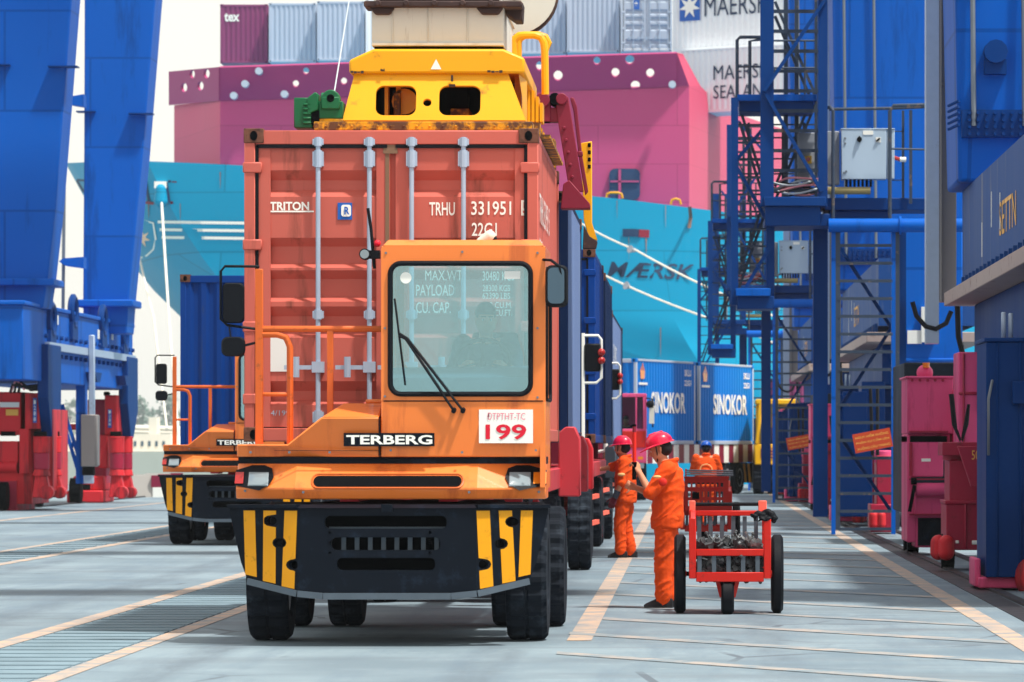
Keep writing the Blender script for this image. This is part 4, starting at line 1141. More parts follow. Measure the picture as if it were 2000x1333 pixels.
# headlights on the swept corners
for sgn in (-1, 1):
    hl = MB('rubber')
    if sgn < 0: poly = [(-1.235, .085), (-1.10, .125), (-1.0, .125), (-.935, .10), (-.915, .03), (-.95, -.03), (-1.03, -.075), (-1.12, -.055), (-1.235, -.035)]
    else: poly = [(1.236, .085), (1.10, .125), (1.0, .125), (.935, .10), (.915, .03), (.95, -.03), (1.03, -.075), (1.12, -.055), (1.236, -.035)]
    zc = tz(938) - .01
    def on(u, dz_, lift): x = TX + u; z = zc + dz_; return (x, front_y(x) + fas_y(min(z, zt)) - lift, z)
    hl.add([on(u, d, .022) for u, d in poly] + [on(u, d, -.03) for u, d in poly], [tuple(range(9)), tuple(range(17, 8, -1))] + [(i, 9 + i, 9 + (i + 1) % 9, (i + 1) % 9) for i in range(9)])
    ho = hl.build('headlight', tr)
    ll = MB('lamp_lens')
    a, c = (-1.115, -.965) if sgn < 0 else (.955, 1.105)
    ll.add([on(u, d, .03) for u, d in ((a, -.03), (c, -.03), (c, .062), (a, .062))] + [on(u, d, .02) for u, d in ((a - .01, -.04), (c + .01, -.04), (c + .01, .072), (a - .01, .072))], [(0, 1, 2, 3), (0, 4, 5, 1), (1, 5, 6, 2), (2, 6, 7, 3), (3, 7, 4, 0)])
    ll.build('lens', ho)
    il = MB('lamp_red' if sgn < 0 else 'lamp_amber')
    a, c = (-1.236, -1.165) if sgn < 0 else (1.135, 1.236)
    il.add([on(u, d, .034) for u, d in ((a, -.02), (c, -.02), (c, .07), (a, .07))] + [on(u, d, .02) for u, d in ((a, -.02), (c, -.02), (c, .07), (a, .07))], [(0, 1, 2, 3), (0, 4, 5, 1), (1, 5, 6, 2), (2, 6, 7, 3), (3, 7, 4, 0)])
    il.build('indicator', ho)
# bumper: thick plates with slots, folded back at the ends, yellow stripes
bz1, bz0 = tz(993), tz(1162)
def slots(lst): return [rrect(tx(a) - TX, tx(b_) - TX, tz(d), tz(c), (tz(c) - tz(d)) * .42, 5) for a, b_, c, d in lst]
bp = MB('black_paint')
bw0 = .70
bp.plate([(-bw0, bz0 + .02), (-.50, bz0), (.50, bz0), (bw0, bz0 + .02), (bw0, bz1), (-bw0, bz1)], slots([(634, 873, 1008, 1033), (647, 860, 1050, 1075), (658, 850, 1090, 1114)]), .06, FRONT(TX, TD + .03, 0))
wing = []
for sgn in (-1, 1):
    L_ = .60; ca, sa = math.cos(R(22)), math.sin(R(22))
    ax = Vector((sgn * ca, sa, 0)); p0 = Vector((TX + sgn * bw0, TD, 0))
    M = FACE(p0, ax, (0, 0, 1)) if sgn > 0 else FACE(p0, -ax, (0, 0, 1))
    # local x measured from the fold, outwards for the right side
    out = [(0, bz0 + .02), (.44, tz(1136)), (.50, tz(1100)), (L_, tz(1003)), (L_, bz1), (0, bz1)]
    hs = [disc(.30, tz(1020), .055, 14, .036), disc(.20, tz(1063), .05, 14, .036), disc(.06, tz(1103), .042, 14, .036)] if sgn > 0 else [disc(.24, tz(1018), .055, 14, .036), disc(.16, tz(1061), .05, 14, .036), disc(.04, tz(1104), .042, 14, .036)]
    if sgn < 0: out = [(-x, z) for x, z in out]; hs = [[(-x, z) for x, z in q] for q in hs]
    bp.plate(out, hs, .05, M @ Matrix.Translation((0, 0, -.028)))
    wing.append((sgn, M, hs))
bp.prism([(TD - .02, bz1), (TD + .05, bz1 + .028), (TD + .14, bz1 + .028), (TD + .14, bz1), ], 'x', TX - bw0, TX + bw0)
for sgn in (-1, 1):
    a = (TX + sgn * bw0, TD, bz1 + .014); c = (TX + sgn * 1.262, TD + .235, bz1 + .012)
    bp.bar(a, c, .07, .03)
bp.box(TX - .045, TX + .045, TD - .03, TD + .05, bz1 - .03, bz1 + .032)
for sx in (-.4, .3):
    for kk in range(3):
        for dx in (0, .1): bp.cyl((TX + sx * 1.12 + dx * 0, TD - .008, tz(1040 + 20 * kk)), (TX + sx * 1.12, TD + .01, tz(1040 + 20 * kk)), .012, 8)
bumper = bp.build('bumper', tr, bevel=.006)
fr_ = MB('slat_grey')
for kk in range(8):
    xx = tx(665 + kk * 26); fr_.box(xx, xx + .035, TD + .1, TD + .13, tz(1080), tz(1045))
fr_.box(tx(640), tx(870), TD + .14, TD + .18, tz(1036), tz(1030)); fr_.use('black'); fr_.box(TX - .66, TX + .66, TD + .2, TD + .3, tz(1140), tz(1000))
fr_.build('bumper_grille', bumper)
lip = MB('slat_grey')
lp = [(-1.10, .16, tz(1134)), (-.70, .01, bz0 + .02), (-.50, -.01, bz0), (.50, -.01, bz0), (.70, .01, bz0 + .02), (1.10, .16, tz(1134))]
for a, c in zip(lp, lp[1:]): lip.bar((TX + a[0], TD + a[1] + .02, a[2] - .012), (TX + c[0], TD + c[1] + .02, c[2] - .012), .07, .05)
lip.build('bumper_lip', bumper)
for sgn, M, hs in wing:
    for k in range(3):
        s_ = MB('stripe_yellow')
        # slanted stripes, cut round the holes by sitting just proud between them
        w0 = [.0, .185, .37][k]
        if sgn > 0: top0, bot0 = w0 - .0, w0 + .03 - .05 * (k == 2)
        else: top0, bot0 = w0 + .005, w0 - .0 + .03 - .02 * k
        ww = .11 if k < 2 else .10
        zb = bz0 + .045 + (.04 if k else 0) + (.05 if k == 2 else 0)
        zt_ = bz1 - .02
        quad = [(bot0, zb), (bot0 + ww, zb + .02), (top0 + ww, zt_), (top0, zt_)]
        hh = []
        for q in hs:
            cxh = sum(abs(p[0]) for p in q) / len(q); rr = .056
            zc_ = sum(p[1] for p in q) / len(q)
            xm = bot0 + (top0 - bot0) * (zc_ - zb) / (zt_ - zb)
            if xm - rr < cxh < xm + ww + rr: hh.append((cxh, zc_, xm))
        # build the stripe as a polygon whose edges step round any hole that bites into it
        left = [(bot0, zb)]; right = [(bot0 + ww, zb + .02)]
        for cxh, zc_, xm in sorted(hh, key=lambda q: q[1]):
            er = lambda z_: bot0 + (top0 - bot0) * (z_ - zb) / (zt_ - zb)
            (left if cxh < xm + ww / 2 else right).append((er(zc_ - .05) + (0 if cxh < xm + ww / 2 else ww), zc_ - .05))
            for a in range(-90, 91, 30):
                zz = zc_ + .044 * math.sin(R(a)); bx = .063 * math.cos(R(a))
                xl = bot0 + (top0 - bot0) * (zz - zb) / (zt_ - zb)
                if cxh < xm + ww / 2: left.append((min(max(xl, cxh + bx), xl + ww - .004), zz))
                else: right.append((max(min(xl + ww, cxh - bx), xl + .004), zz))
            (left if cxh < xm + ww / 2 else right).append((er(zc_ + .05) + (0 if cxh < xm + ww / 2 else ww), zc_ + .05))
        left.append((top0, zt_)); right.append((top0 + ww, zt_))
        poly = left + right[::-1]
        if sgn < 0: poly = [(-x, z) for x, z in poly]
        s_.plate(poly, [], .003, M @ Matrix.Translation((0, 0, .001)))
        s_.build('warning_stripe', bumper)
# grab rails on the left deck
gr = MB('rail_orange')
gy = TD + .62
gr.bar((tx(492), gy, dk - .01), (tx(492), gy, tz(520)), .062, .05)
gr.path([(tx(492), gy, tz(639)), (tx(735), gy, tz(639))], .026, 8)
gr.path([(tx(498), gy, tz(650)), (tx(528), gy, tz(650)), (tx(545), gy, tz(656)), (tx(553), gy, tz(675)), (tx(553), gy, dk)], .028, 8)
gr.path([(tx(492), gy, tz(769)), (tx(553), gy, tz(769))], .018, 8)
gr.bar((tx(633), gy, tz(815)), (tx(633), gy, tz(639)), .05, .04)
gr.build('handrail', tr, bevel=.004)
m2 = MB('rubber')
m2.path([(tx(492), gy, tz(515)), (tx(425), gy - .05, tz(515)), (tx(417), gy - .06, tz(525)), (tx(417), gy - .06, tz(620)), (tx(430), gy - .06, tz(632)), (tx(492), gy, tz(640))], .012, 6)
m2.loft([[(x, gy - .08 + d, z) for x, z in rrect(tx(420) + i, tx(464) - i, tz(628) + i, tz(548) - i, .04, 4)] for d, i in ((0, .01), (.02, 0), (.09, .012))])
m2.loft([[(x, gy - .08 + d, z) for x, z in rrect(tx(418) + i, tx(466) - i, tz(694) + i, tz(655) - i, .05, 4)] for d, i in ((0, .01), (.02, 0), (.12, .03))])
m2.bar((tx(464), gy - .03, tz(672)), (tx(490), gy, tz(665)), .02)
m2.build('mirror', tr)
# chassis, wheels
ch = MB('black')
for sx in (-.62, .38): ch.box(TX + sx, TX + sx + .2, TD + .3, TD + 5.2, .62, .92)
ch.box(TX - .95, TX + .95, TD + 1.22, TD + 1.42, .42, .62)
ch.box(TX - .85, TX + .85, TD + .3, TD + 1.0, .55, 1.02); ch.box(TX - .75, TX + .75, TD + 1.0, TD + 4.6, .5, 1.1); ch.box(TX - 1.15, TX + 1.15, TD + 2.0, TD + 3.0, .8, 1.1)  # wide underbody boxes added to block light and deepen the shadow below
ch.box(TX - .85, TX + .85, TD + 4.1, TD + 4.35, .42, .64)
for px in (640, 668, 760, 790, 815): ch.box(tx(px), tx(px + 14), TD + 1.1, TD + 1.2, .36, .44)
ch.box(TX - 1.1, TX - .68, TD + 1.9, TD + 2.9, .55, 1.05); ch.box(TX + .6, TX + 1.1, TD + 1.9, TD + 2.7, .6, 1.05)
ch.build('chassis', tr, bevel=.02)
wheel(tr, TX - 1.02, TD + 1.30, .525, .34, 'rim_grey', out=-1)
wheel(tr, TX + 1.06, TD + 1.30, .525, .34, 'rim_grey', out=1)
for u, o1 in ((-1.08, -1), (-.62, -1), (.80, 1), (1.14, 1)): wheel(tr, TX + u, TD + 4.2, .525, .30, 'rim_red', out=o1)
mg = MB('rubber')
for u in (-1.02, 1.06): mg.path([(TX + u, TD + 1.3 + .6 * math.cos(R(a)), .525 + .58 * math.sin(R(a))) for a in range(20, 161, 14)], .02, 6)
mg.build('mudguard', tr)
# the twin in the left lane
twin = copy_tree(tr, skip=('number_plate', 'roof_beacon', 'wiper', 'window_sticker'))
twin.location = ((464 - VX) * 72.4 / F, 72.4, 0)
tag(twin, 'second orange yard tractor, half hidden, before the tall deep blue container', 'yard tractor', 'orange yard tractors')

# ---------------------------------------------------------------- low trailers with upright guide plates
def make_trailer(x, y, label, plates, wheels, L=15.0, deck=1.38, group='low red trailers under the containers', col='trailer_red'):
    t = thing('container_trailer', (x, y, 0), label, 'trailer', group)
    b = MB(col)
    for sx in (-.5, .34): b.box(x + sx, x + sx + .16, y, y + L, deck - .38, deck - .02)
    for yy in [k * 1.9 + .2 for k in range(int(L / 1.9))]: b.box(x - 1.18, x + 1.18, y + yy, y + yy + .14, deck - .2, deck - .04)
    for sx in (-1.22, 1.12): b.box(x + sx, x + sx + .1, y + .2, y + L, deck - .22, deck - .02)
    b.build('deck_frame', t, bevel=.01)
    for yy in (.3, 5.7, 9.6, L - .4): 
        for sx in (-1.0, .8): rb = MB('maroon'); rb.box(x + sx, x + sx + .2, y + yy, y + yy + .25, deck - .02, BXZ - .003); rb.build('bolster', t)
    for yy, m, zt, w in plates:
        g_ = MB(m)
        xr = x + 1.219
        pts = [(xr - .02, deck - .3), (xr + w, deck - .3), (xr + w, zt - .12), (xr + w - .05, zt), (xr + .05, zt), (xr - .02, zt - .06)]
        g_.prism(pts, 'y', y + yy, y + yy + .5)
        g_.build('guide_plate', t, bevel=.012); g_ = MB(m)
        g_.prism([(2 * x - a, c) for a, c in pts], 'y', y + yy, y + yy + .5)
        g_.build('guide_plate', t, bevel=.012)
    for yy in wheels:
        for u, o1 in ((-.98, -1), (-.6, -1), (.62, 1), (.99, 1)):
            wheel(t, x + u, y + yy, .54, .29, 'rim_red', lugs=36, out=o1)
        ax = MB('black'); ax.cyl((x - .9, y + yy, .54), (x + .9, y + yy, .54), .09, 10); ax.box(x - .5, x + .5, y + yy - .3, y + yy + .3, .55, deck - .35); ax.build('axle', t)
    lg = MB('trailer_red')
    lg.box(x + .75, x + .95, y + 2.7, y + 2.9, .3, deck - .2); lg.use('cart_pale_red')
    for zz in (.42, .78): lg.bar((x + .78, y + 2.5, zz), (x + 1.2, y + 3.4, zz + .1), .06)
    lg.use('trailer_red'); lg.path([(x + 1.08, y + 2.6 + .5 * math.cos(R(a)), .55 + .5 * math.sin(R(a))) for a in range(-60, 150, 15)], .045, 6)
    lg.build('landing_gear', t)
    return t
trA = make_trailer(BXX, 39.2, 'long red trailer with upright guide plates under the red brown container', [(5.6, 'trailer_red', 1.76, .19), (10.3, 'trailer_red', 1.68, .16), (13.0, 'bogie_red', 1.66, .16)], (7.4, 8.75), L=15.2)
trF = make_trailer(-7.02, 75.2, 'red trailer under the tall deep blue container in the left lane', [(5.6, 'trailer_red', 1.7, .15)], (9.5, 10.8), L=13.2)
trC = make_trailer(BXX, 60.6, 'red trailer under the third container of the queue', [(9.2, 'slat_grey', 1.6, .14)], (2.0, 3.4), L=9.0)
trD = make_trailer(BXX - .02, 69.8, 'red trailer under the dark navy container of the queue', [(5.0, 'slat_grey', 1.6, .14)], (2.1, 3.5), L=8.5)
trE = make_trailer(BXX - .09, 79.2, 'red trailer under the last container of the queue', [(8.0, 'slat_grey', 1.6, .14)], (2.0, 3.4), L=13.5)
# lorries of the queue: low grey tractors whose handrails and mirrors show beside the containers
def queue_truck(y, label, rail_px, D, cabm='box_blue'):
    xr = X(rail_px, D)
    t = thing('lorry', (BXX, y, 0), label, 'lorry', 'lorries waiting in the queue')
    b = MB(cabm); b.box(BXX - 1.15, BXX + .35, y, y + 1.6, 1.0, 2.75); b.build('cab', t, bevel=.06, seg=2)
    w_ = MB('side_glass'); w_.box(BXX - 1.0, BXX + .2, y - .012, y - .004, 1.8, 2.5); w_.build('windscreen', t)
    c = MB('black'); c.box(BXX - .5, BXX + .5, y + .1, y + 3.6, .55, .95); c.build('chassis', t)
    r = MB('white')
    r.path([(xr, D, 1.5), (xr, D, 2.98)], .035, 8)
    r.path([(xr, D, 2.95), (xr + .20, D, 2.95), (xr + .24, D, 2.9), (xr + .24, D, 2.42), (xr + .18, D, 2.36), (xr, D, 2.36)], .018, 8)
    r.path([(xr, D, 1.5), (BXX + .3, D + .2, 1.3)], .03, 6)
    r.build('handrail', t)
    m_ = MB('rubber'); m_.box(xr + .03, xr + .23, D - .05, D + .05, 2.5, 2.85); m_.use('lamp_red'); m_.ball((xr + .24, D - .03, 2.74), .05); m_.ball((xr + .24, D - .03, 2.64), .05); m_.build('mirror', t, bevel=.02)
    for yy in (.9,): 
        wheel(t, xr - .05, D + yy, .52, .3, 'rim_grey', out=1); wheel(t, BXX - 1.0, D + yy, .52, .3, 'rim_grey', out=-1)
    return t
queue_truck(57.6, 'lorry with white mirror bracket, ahead of the deep blue container in the queue', 1137, 57.6)
queue_truck(76.9, 'lorry with white handrail, ahead of the last container in the queue', 1183, 76.9, 'box_pale')
# ---------------------------------------------------------------- the yellow lifting frame on the nearest box
SD = 38.6
spz = Z(252, 38.2)
sp_ = thing('container_spreader', (BXX, 41.2, spz), 'yellow lifting frame clamped on the red brown container, with a white head block above', 'spreader')
b = MB('spreader_rusty')
xl, xr = X(612, 38.4), X(1040, 38.4)
b.box(xl, xr, 38.45, 38.80, spz + .005, Z(237, 38.4)); b.box(BXX - 1.2, BXX + 1.2, 43.6, 44.1, spz + .005, spz + .28)
for x in (BXX - .55, BXX + .42): b.box(x, x + .16, 39.6, 43.7, spz + .02, spz + .27)
for k in range(16):
    x = xl + .1 + k * (xr - xl - .2) / 15
    b.cyl((x, 38.44, spz + .04), (x, 38.46, spz + .04), .012, 6)
b.build('end_beam', sp_, bevel=.012)
hb_ = MB('spreader_yellow')
f1 = lambda px, py, D=SD + .6: (X(px, D), D, Z(py, D))
D1 = SD + .3
x = lambda px: X(px, D1)
zz = lambda py: Z(py, D1)
# sloping front plate with two openings and a round hole
lo_y, hi_y = D1, D1 + .16
ax = Vector((1, 0, 0)); p0 = Vector((0, lo_y, zz(237))); upv = Vector((0, hi_y - lo_y, zz(142) - zz(237))); hgt = upv.length
M = FACE(p0, ax, upv)
lz = lambda py: (zz(py) - zz(237)) / (zz(142) - zz(237)) * hgt
hb_.plate([(x(669), 0), (x(1027), 0), (x(991), hgt), (x(690), hgt)],
          [rrect(x(733), x(812), lz(227), lz(167), .07, 5), rrect(x(857), x(938), lz(227), lz(167), .07, 5), disc(x(834), lz(201), .036, 16)], .03, M)
front_p = hb_.build('front_plate', sp_, bevel=.004)
up_ = MB('spreader_yellow')
oc = [(x(680), zz(142)), (x(680), zz(116)), (x(727), zz(94)), (x(982), zz(94)), (x(1024), zz(112)), (x(1024), zz(142))]
up_.prism(oc, 'y', D1 + .10, D1 + 3.2)
up_.build('main_box', sp_, bevel=.02, seg=2)
ub2 = MB('spreader_yellow')
ub2.box(x(690), x(700), D1 + .3, D1 + 3.2, zz(237), zz(142)); ub2.box(x(1000), x(1012), D1 + .6, D1 + 3.2, zz(237), zz(142))
ub2.add([(x(1027), lo_y + .01, zz(237)), (x(1022), D1 + .9, zz(237)), (x(1022), D1 + .9, zz(142)), (x(1012), D1 + .12, zz(142))], [(0, 1, 2, 3)])
ub2.box(x(690), x(1012), D1 + 3.0, D1 + 3.1, zz(237), zz(142))
ub2.box(x(766), x(776), D1 + .5, D1 + .7, zz(237), zz(150)); ub2.cyl((x(783), D1 + .5, zz(190)), (x(783), D1 + .54, zz(190)), .11, 16)
ub2.box(x(745), x(752), D1 + .4, D1 + .6, zz(237), zz(150))
ub2.use('spreader_rusty'); ub2.cyl((x(770), D1 + .4, zz(225)), (x(770), D1 + .4, zz(175)), .03, 8)
ub2.use('black'); ub2.box(x(700), x(1000), D1 + 1.3, D1 + 1.35, zz(237), zz(142)); ub2.box(x(880), x(905), D1 + .9, D1 + 1.2, zz(230), zz(150))
ub2.build('inner_frame', sp_)
wt_ = MB('white'); wt_.add([(x(840), D1 + .094, zz(134)), (x(861), D1 + .094, zz(134)), (x(850.5), D1 + .094, zz(114))], [(0, 1, 2)])
wt_.build('warning_triangle', sp_, fixn=False)
sc_ = MB('dark_rust')
for a, c, y0 in ((683, 710, 139), (951, 982, 138), (742, 750, 135)):
    for k in range(4): sc_.box(x(a + k * (c - a) / 4), x(a + (k + .8) * (c - a) / 4), D1 + .085, D1 + .1, zz(y0 + 2 + (k % 2)), zz(y0 - 2 + k % 3))
sc_.box(x(880), x(884), D1 + .06, D1 + .1, zz(158), zz(146)); sc_.box(x(876), x(888), D1 + .1, D1 + .14, zz(168), zz(163))
sc_.build('hinge_strap', sp_)
# round-cornered guard pipes on the right
for off, dd in ((0, 2.2), (9, 2.5)):
    hp_ = MB('spreader_yellow'); DD = D1 + dd
    pts = [(1003 + off, 122), (1003 + off, 84), (1006 + off, 76), (1014 + off, 70), (1024 + off, 69), (1044 + off, 69), (1056 + off, 73), (1062 + off, 84), (1064, 100), (1065, 185)]
    hp_.path([P(a, c, DD) for a, c in pts], .034, 10); hp_.build('guard_pipe', sp_)
gb = MB('spreader_yellow'); 
for k in range(4): gb.box(X(1030 + k * 8, D1 + 2), X(1036 + k * 8, D1 + 2), D1 + 2, D1 + 2.4, Z(238, D1 + 2), Z(165 + k * 12, D1 + 2))
gb.use('spreader_rusty'); gb.box(X(1041, 39.5), X(1075, 39.5), 39.5, 43.4, spz + .01, spz + .02 + .02); gb.build('side_bracket', sp_)
rp = MB('spreader_rusty')
for k in range(7):
    xx = BXX + 1.10 + k * .012
    rp.box(BXX + 1.02, BXX + 1.2, 39.2 + k * .6, 39.5 + k * .6, spz + .01, spz + .12)
rp.build('side_rail', sp_)
# green motor on the left
gm_ = MB('green'); GD = SD + .25
gx = lambda px: X(px, GD); gz = lambda py: Z(py, GD)
gm_.box(gx(574), gx(610), GD, GD + .3, gz(250), gz(191)); gm_.prism([(gx(600), gz(192)), (gx(616), gz(180)), (gx(622), gz(184)), (gx(622), gz(215)), (gx(600), gz(225))], 'y', GD - .02, GD + .25)
gm_.cyl((gx(626), GD + .06, gz(194)), (gx(660), GD + .06, gz(194)), .06, 16); gm_.cyl((gx(646), GD - .02, gz(193)), (gx(646), GD + .2, gz(193)), .075, 18); gm_.box(gx(622), gx(670), GD, GD + .3, gz(232), gz(198)); gm_.box(gx(628), gx(664), GD - .03, GD + .02, gz(214), gz(190))
for k in range(5): gm_.box(gx(592), gx(608), GD - .02, GD, gz(243 - k * 9), gz(238 - k * 9))
gm_.use('black'); gm_.cyl((gx(646), GD - .035, gz(193)), (gx(646), GD - .02, gz(193)), .035, 14); gm_.box(gx(608), gx(624), GD - .01, GD + .1, gz(244), gz(216))
gm_.use('spreader_rusty'); gm_.box(gx(612), gx(670), GD, GD + .35, gz(250), gz(232))
gm_.build('drive_motor', sp_, bevel=.01)
# guide flippers at the far right corner, dark red
FD = 43.9
fx = lambda px: X(px, FD); fz = lambda py: Z(py, FD)
fl = MB('maroon')
fl.prism([(fx(1085), fz(200)), (fx(1097), fz(184)), (fx(1110), fz(190)), (fx(1126), fz(290)), (fx(1140), fz(375)), (fx(1112), fz(375)), (fx(1100), fz(300)), (fx(1090), fz(240))], 'y', FD, FD + .06)
fl.prism([(fx(1112), fz(188)), (fx(1120), fz(188)), (fx(1126), fz(206)), (fx(1136), fz(300)), (fx(1148), fz(372)), (fx(1142), fz(380)), (fx(1130), fz(310)), (fx(1119), fz(215))], 'y', FD + .2, FD + .26)
fl.prism([(fx(1100), fz(360)), (fx(1112), fz(352)), (fx(1152), fz(398)), (fx(1152), fz(408)), (fx(1095), fz(408))], 'y', FD - .02, FD + .3)
fl.bar((fx(1126), FD + .1, fz(300)), (fx(1138), FD + .1, fz(300)), .05)
for k in range(5): fl.cyl((fx(1102 + k * 4), FD - .02, fz(250 + k * 24)), (fx(1102 + k * 4), FD, fz(250 + k * 24)), .018, 8)
fl.cyl((fx(1060), FD - .05, fz(196)), (fx(1060), FD + .3, fz(196)), .07, 14); fl.box(fx(1046), fx(1075), FD, FD + .25, fz(238), fz(196))
fl.use('black'); fl.cyl((fx(1084), FD - .03, fz(194)), (fx(1084), FD + .3, fz(194)), .06, 14); fl.use('maroon'); fl.cyl((fx(1097), FD - .04, fz(194)), (fx(1097), FD + .3, fz(194)), .055, 14)
fl.box(fx(1046), fx(1100), FD + .02, FD + .22, fz(238), fz(210))
fl.build('corner_flipper', sp_, bevel=.008)
fy_ = MB('spreader_yellow'); YD = 44.6
fx = lambda px: X(px, YD); fz = lambda py: Z(py, YD)
fy_.prism([(fx(1134), fz(280)), (fx(1156), fz(276)), (fx(1156), fz(435)), (fx(1167), fz(470)), (fx(1150), fz(466)), (fx(1140), fz(430))], 'y', YD, YD + .12)
fy_.use('dark_rust'); fy_.prism([(fx(1140), fz(440)), (fx(1152), fz(462)), (fx(1167), fz(472)), (fx(1164), fz(486)), (fx(1138), fz(486))], 'y', YD - .01, YD + .14)
fy_.use('spreader_yellow'); fy_.box(fx(1110), fx(1120), YD - .2, YD - .1, fz(305), fz(262)); fy_.use('black'); 
for k in range(4): fy_.box(fx(1148), fx(1154), YD - .012, YD, fz(330 - k * 14), fz(322 - k * 14))
fy_.build('corner_guide', sp_, bevel=.006)
# white head block above with the sheaves
hb2 = MB('headblock_white'); HD = D1 + .35
x = lambda px: X(px, HD); zz = lambda py: Z(py, HD)
hb2.box(x(726), x(984), HD, HD + 2.2, zz(90), zz(14))
hb2.prism([(x(722), zz(14)), (x(988), zz(14)), (x(975), zz(-12)), (x(735), zz(-12))], 'y', HD + .05, HD + 2.1)
for px in (766, 835, 912): hb2.box(x(px), x(px + 2), HD - .012, HD, zz(90), zz(14))
hb2.box(x(726), x(984), HD - .02, HD, zz(90), zz(84))
hbo = hb2.build('head_block', sp_, bevel=.012, seg=2)
bk_ = MB('black'); bk_.box(x(730), x(982), HD + .1, HD + 2.0, zz(95), zz(90)); bk_.build('lock_gap', hbo)
dk_ = MB('dark_rust')
dk_.box(x(712), x(1020), HD - .1, HD + .3, zz(16), zz(4)); dk_.box(x(740), x(975), HD - .05, HD + 1.5, zz(4), zz(-20))
for a, c in ((722, 772), (930, 984)): dk_.prism([(x(a), zz(16)), (x(c), zz(16)), (x(c - 10), zz(30)), (x(a + 12), zz(30))], 'y', HD - .05, HD + .2)
dk_.prism([(x(984), zz(0)), (x(1020), zz(0)), (x(1018), zz(36)), (x(1004), zz(36)), (x(985), zz(22))], 'y', HD + .2, HD + .6)
for k in range(5): dk_.cyl((x(740 + k * 55), HD - .14, zz(9)), (x(740 + k * 55), HD - .1, zz(9)), .03, 8)
dk_.build('sheave_frame', hbo, bevel=.01)
sv = MB('headblock_white'); sc0 = P(1004, -16, 41.6); sv.cyl(sc0, sc0 + Vector((0, .25, 0)), .385, 40); sv.use('dark_rust'); sv.cyl(sc0 + Vector((0, .02, 0)), sc0 + Vector((0, .2, 0)), .40, 40)
sv.cyl(sc0 - Vector((0, .04, 0)), sc0, .08, 12); sv.build('sheave', hbo)
for k, px in enumerate((752, 800, 905, 950)):
    rr_ = MB('steel'); rr_.cyl((x(px), HD + .6, zz(-10)), (x(px), HD + .6, 14.5), .016, 6); rr_.build('hoist_rope', sp_)
rr_ = MB('cable_white'); rr_.path([P(652, 186, GD + .05), P(666, 100, GD + .3), P(682, 0, GD + .6), P(700, -160, GD + 1.0)], .006, 5); rr_.build('signal_cable', sp_)
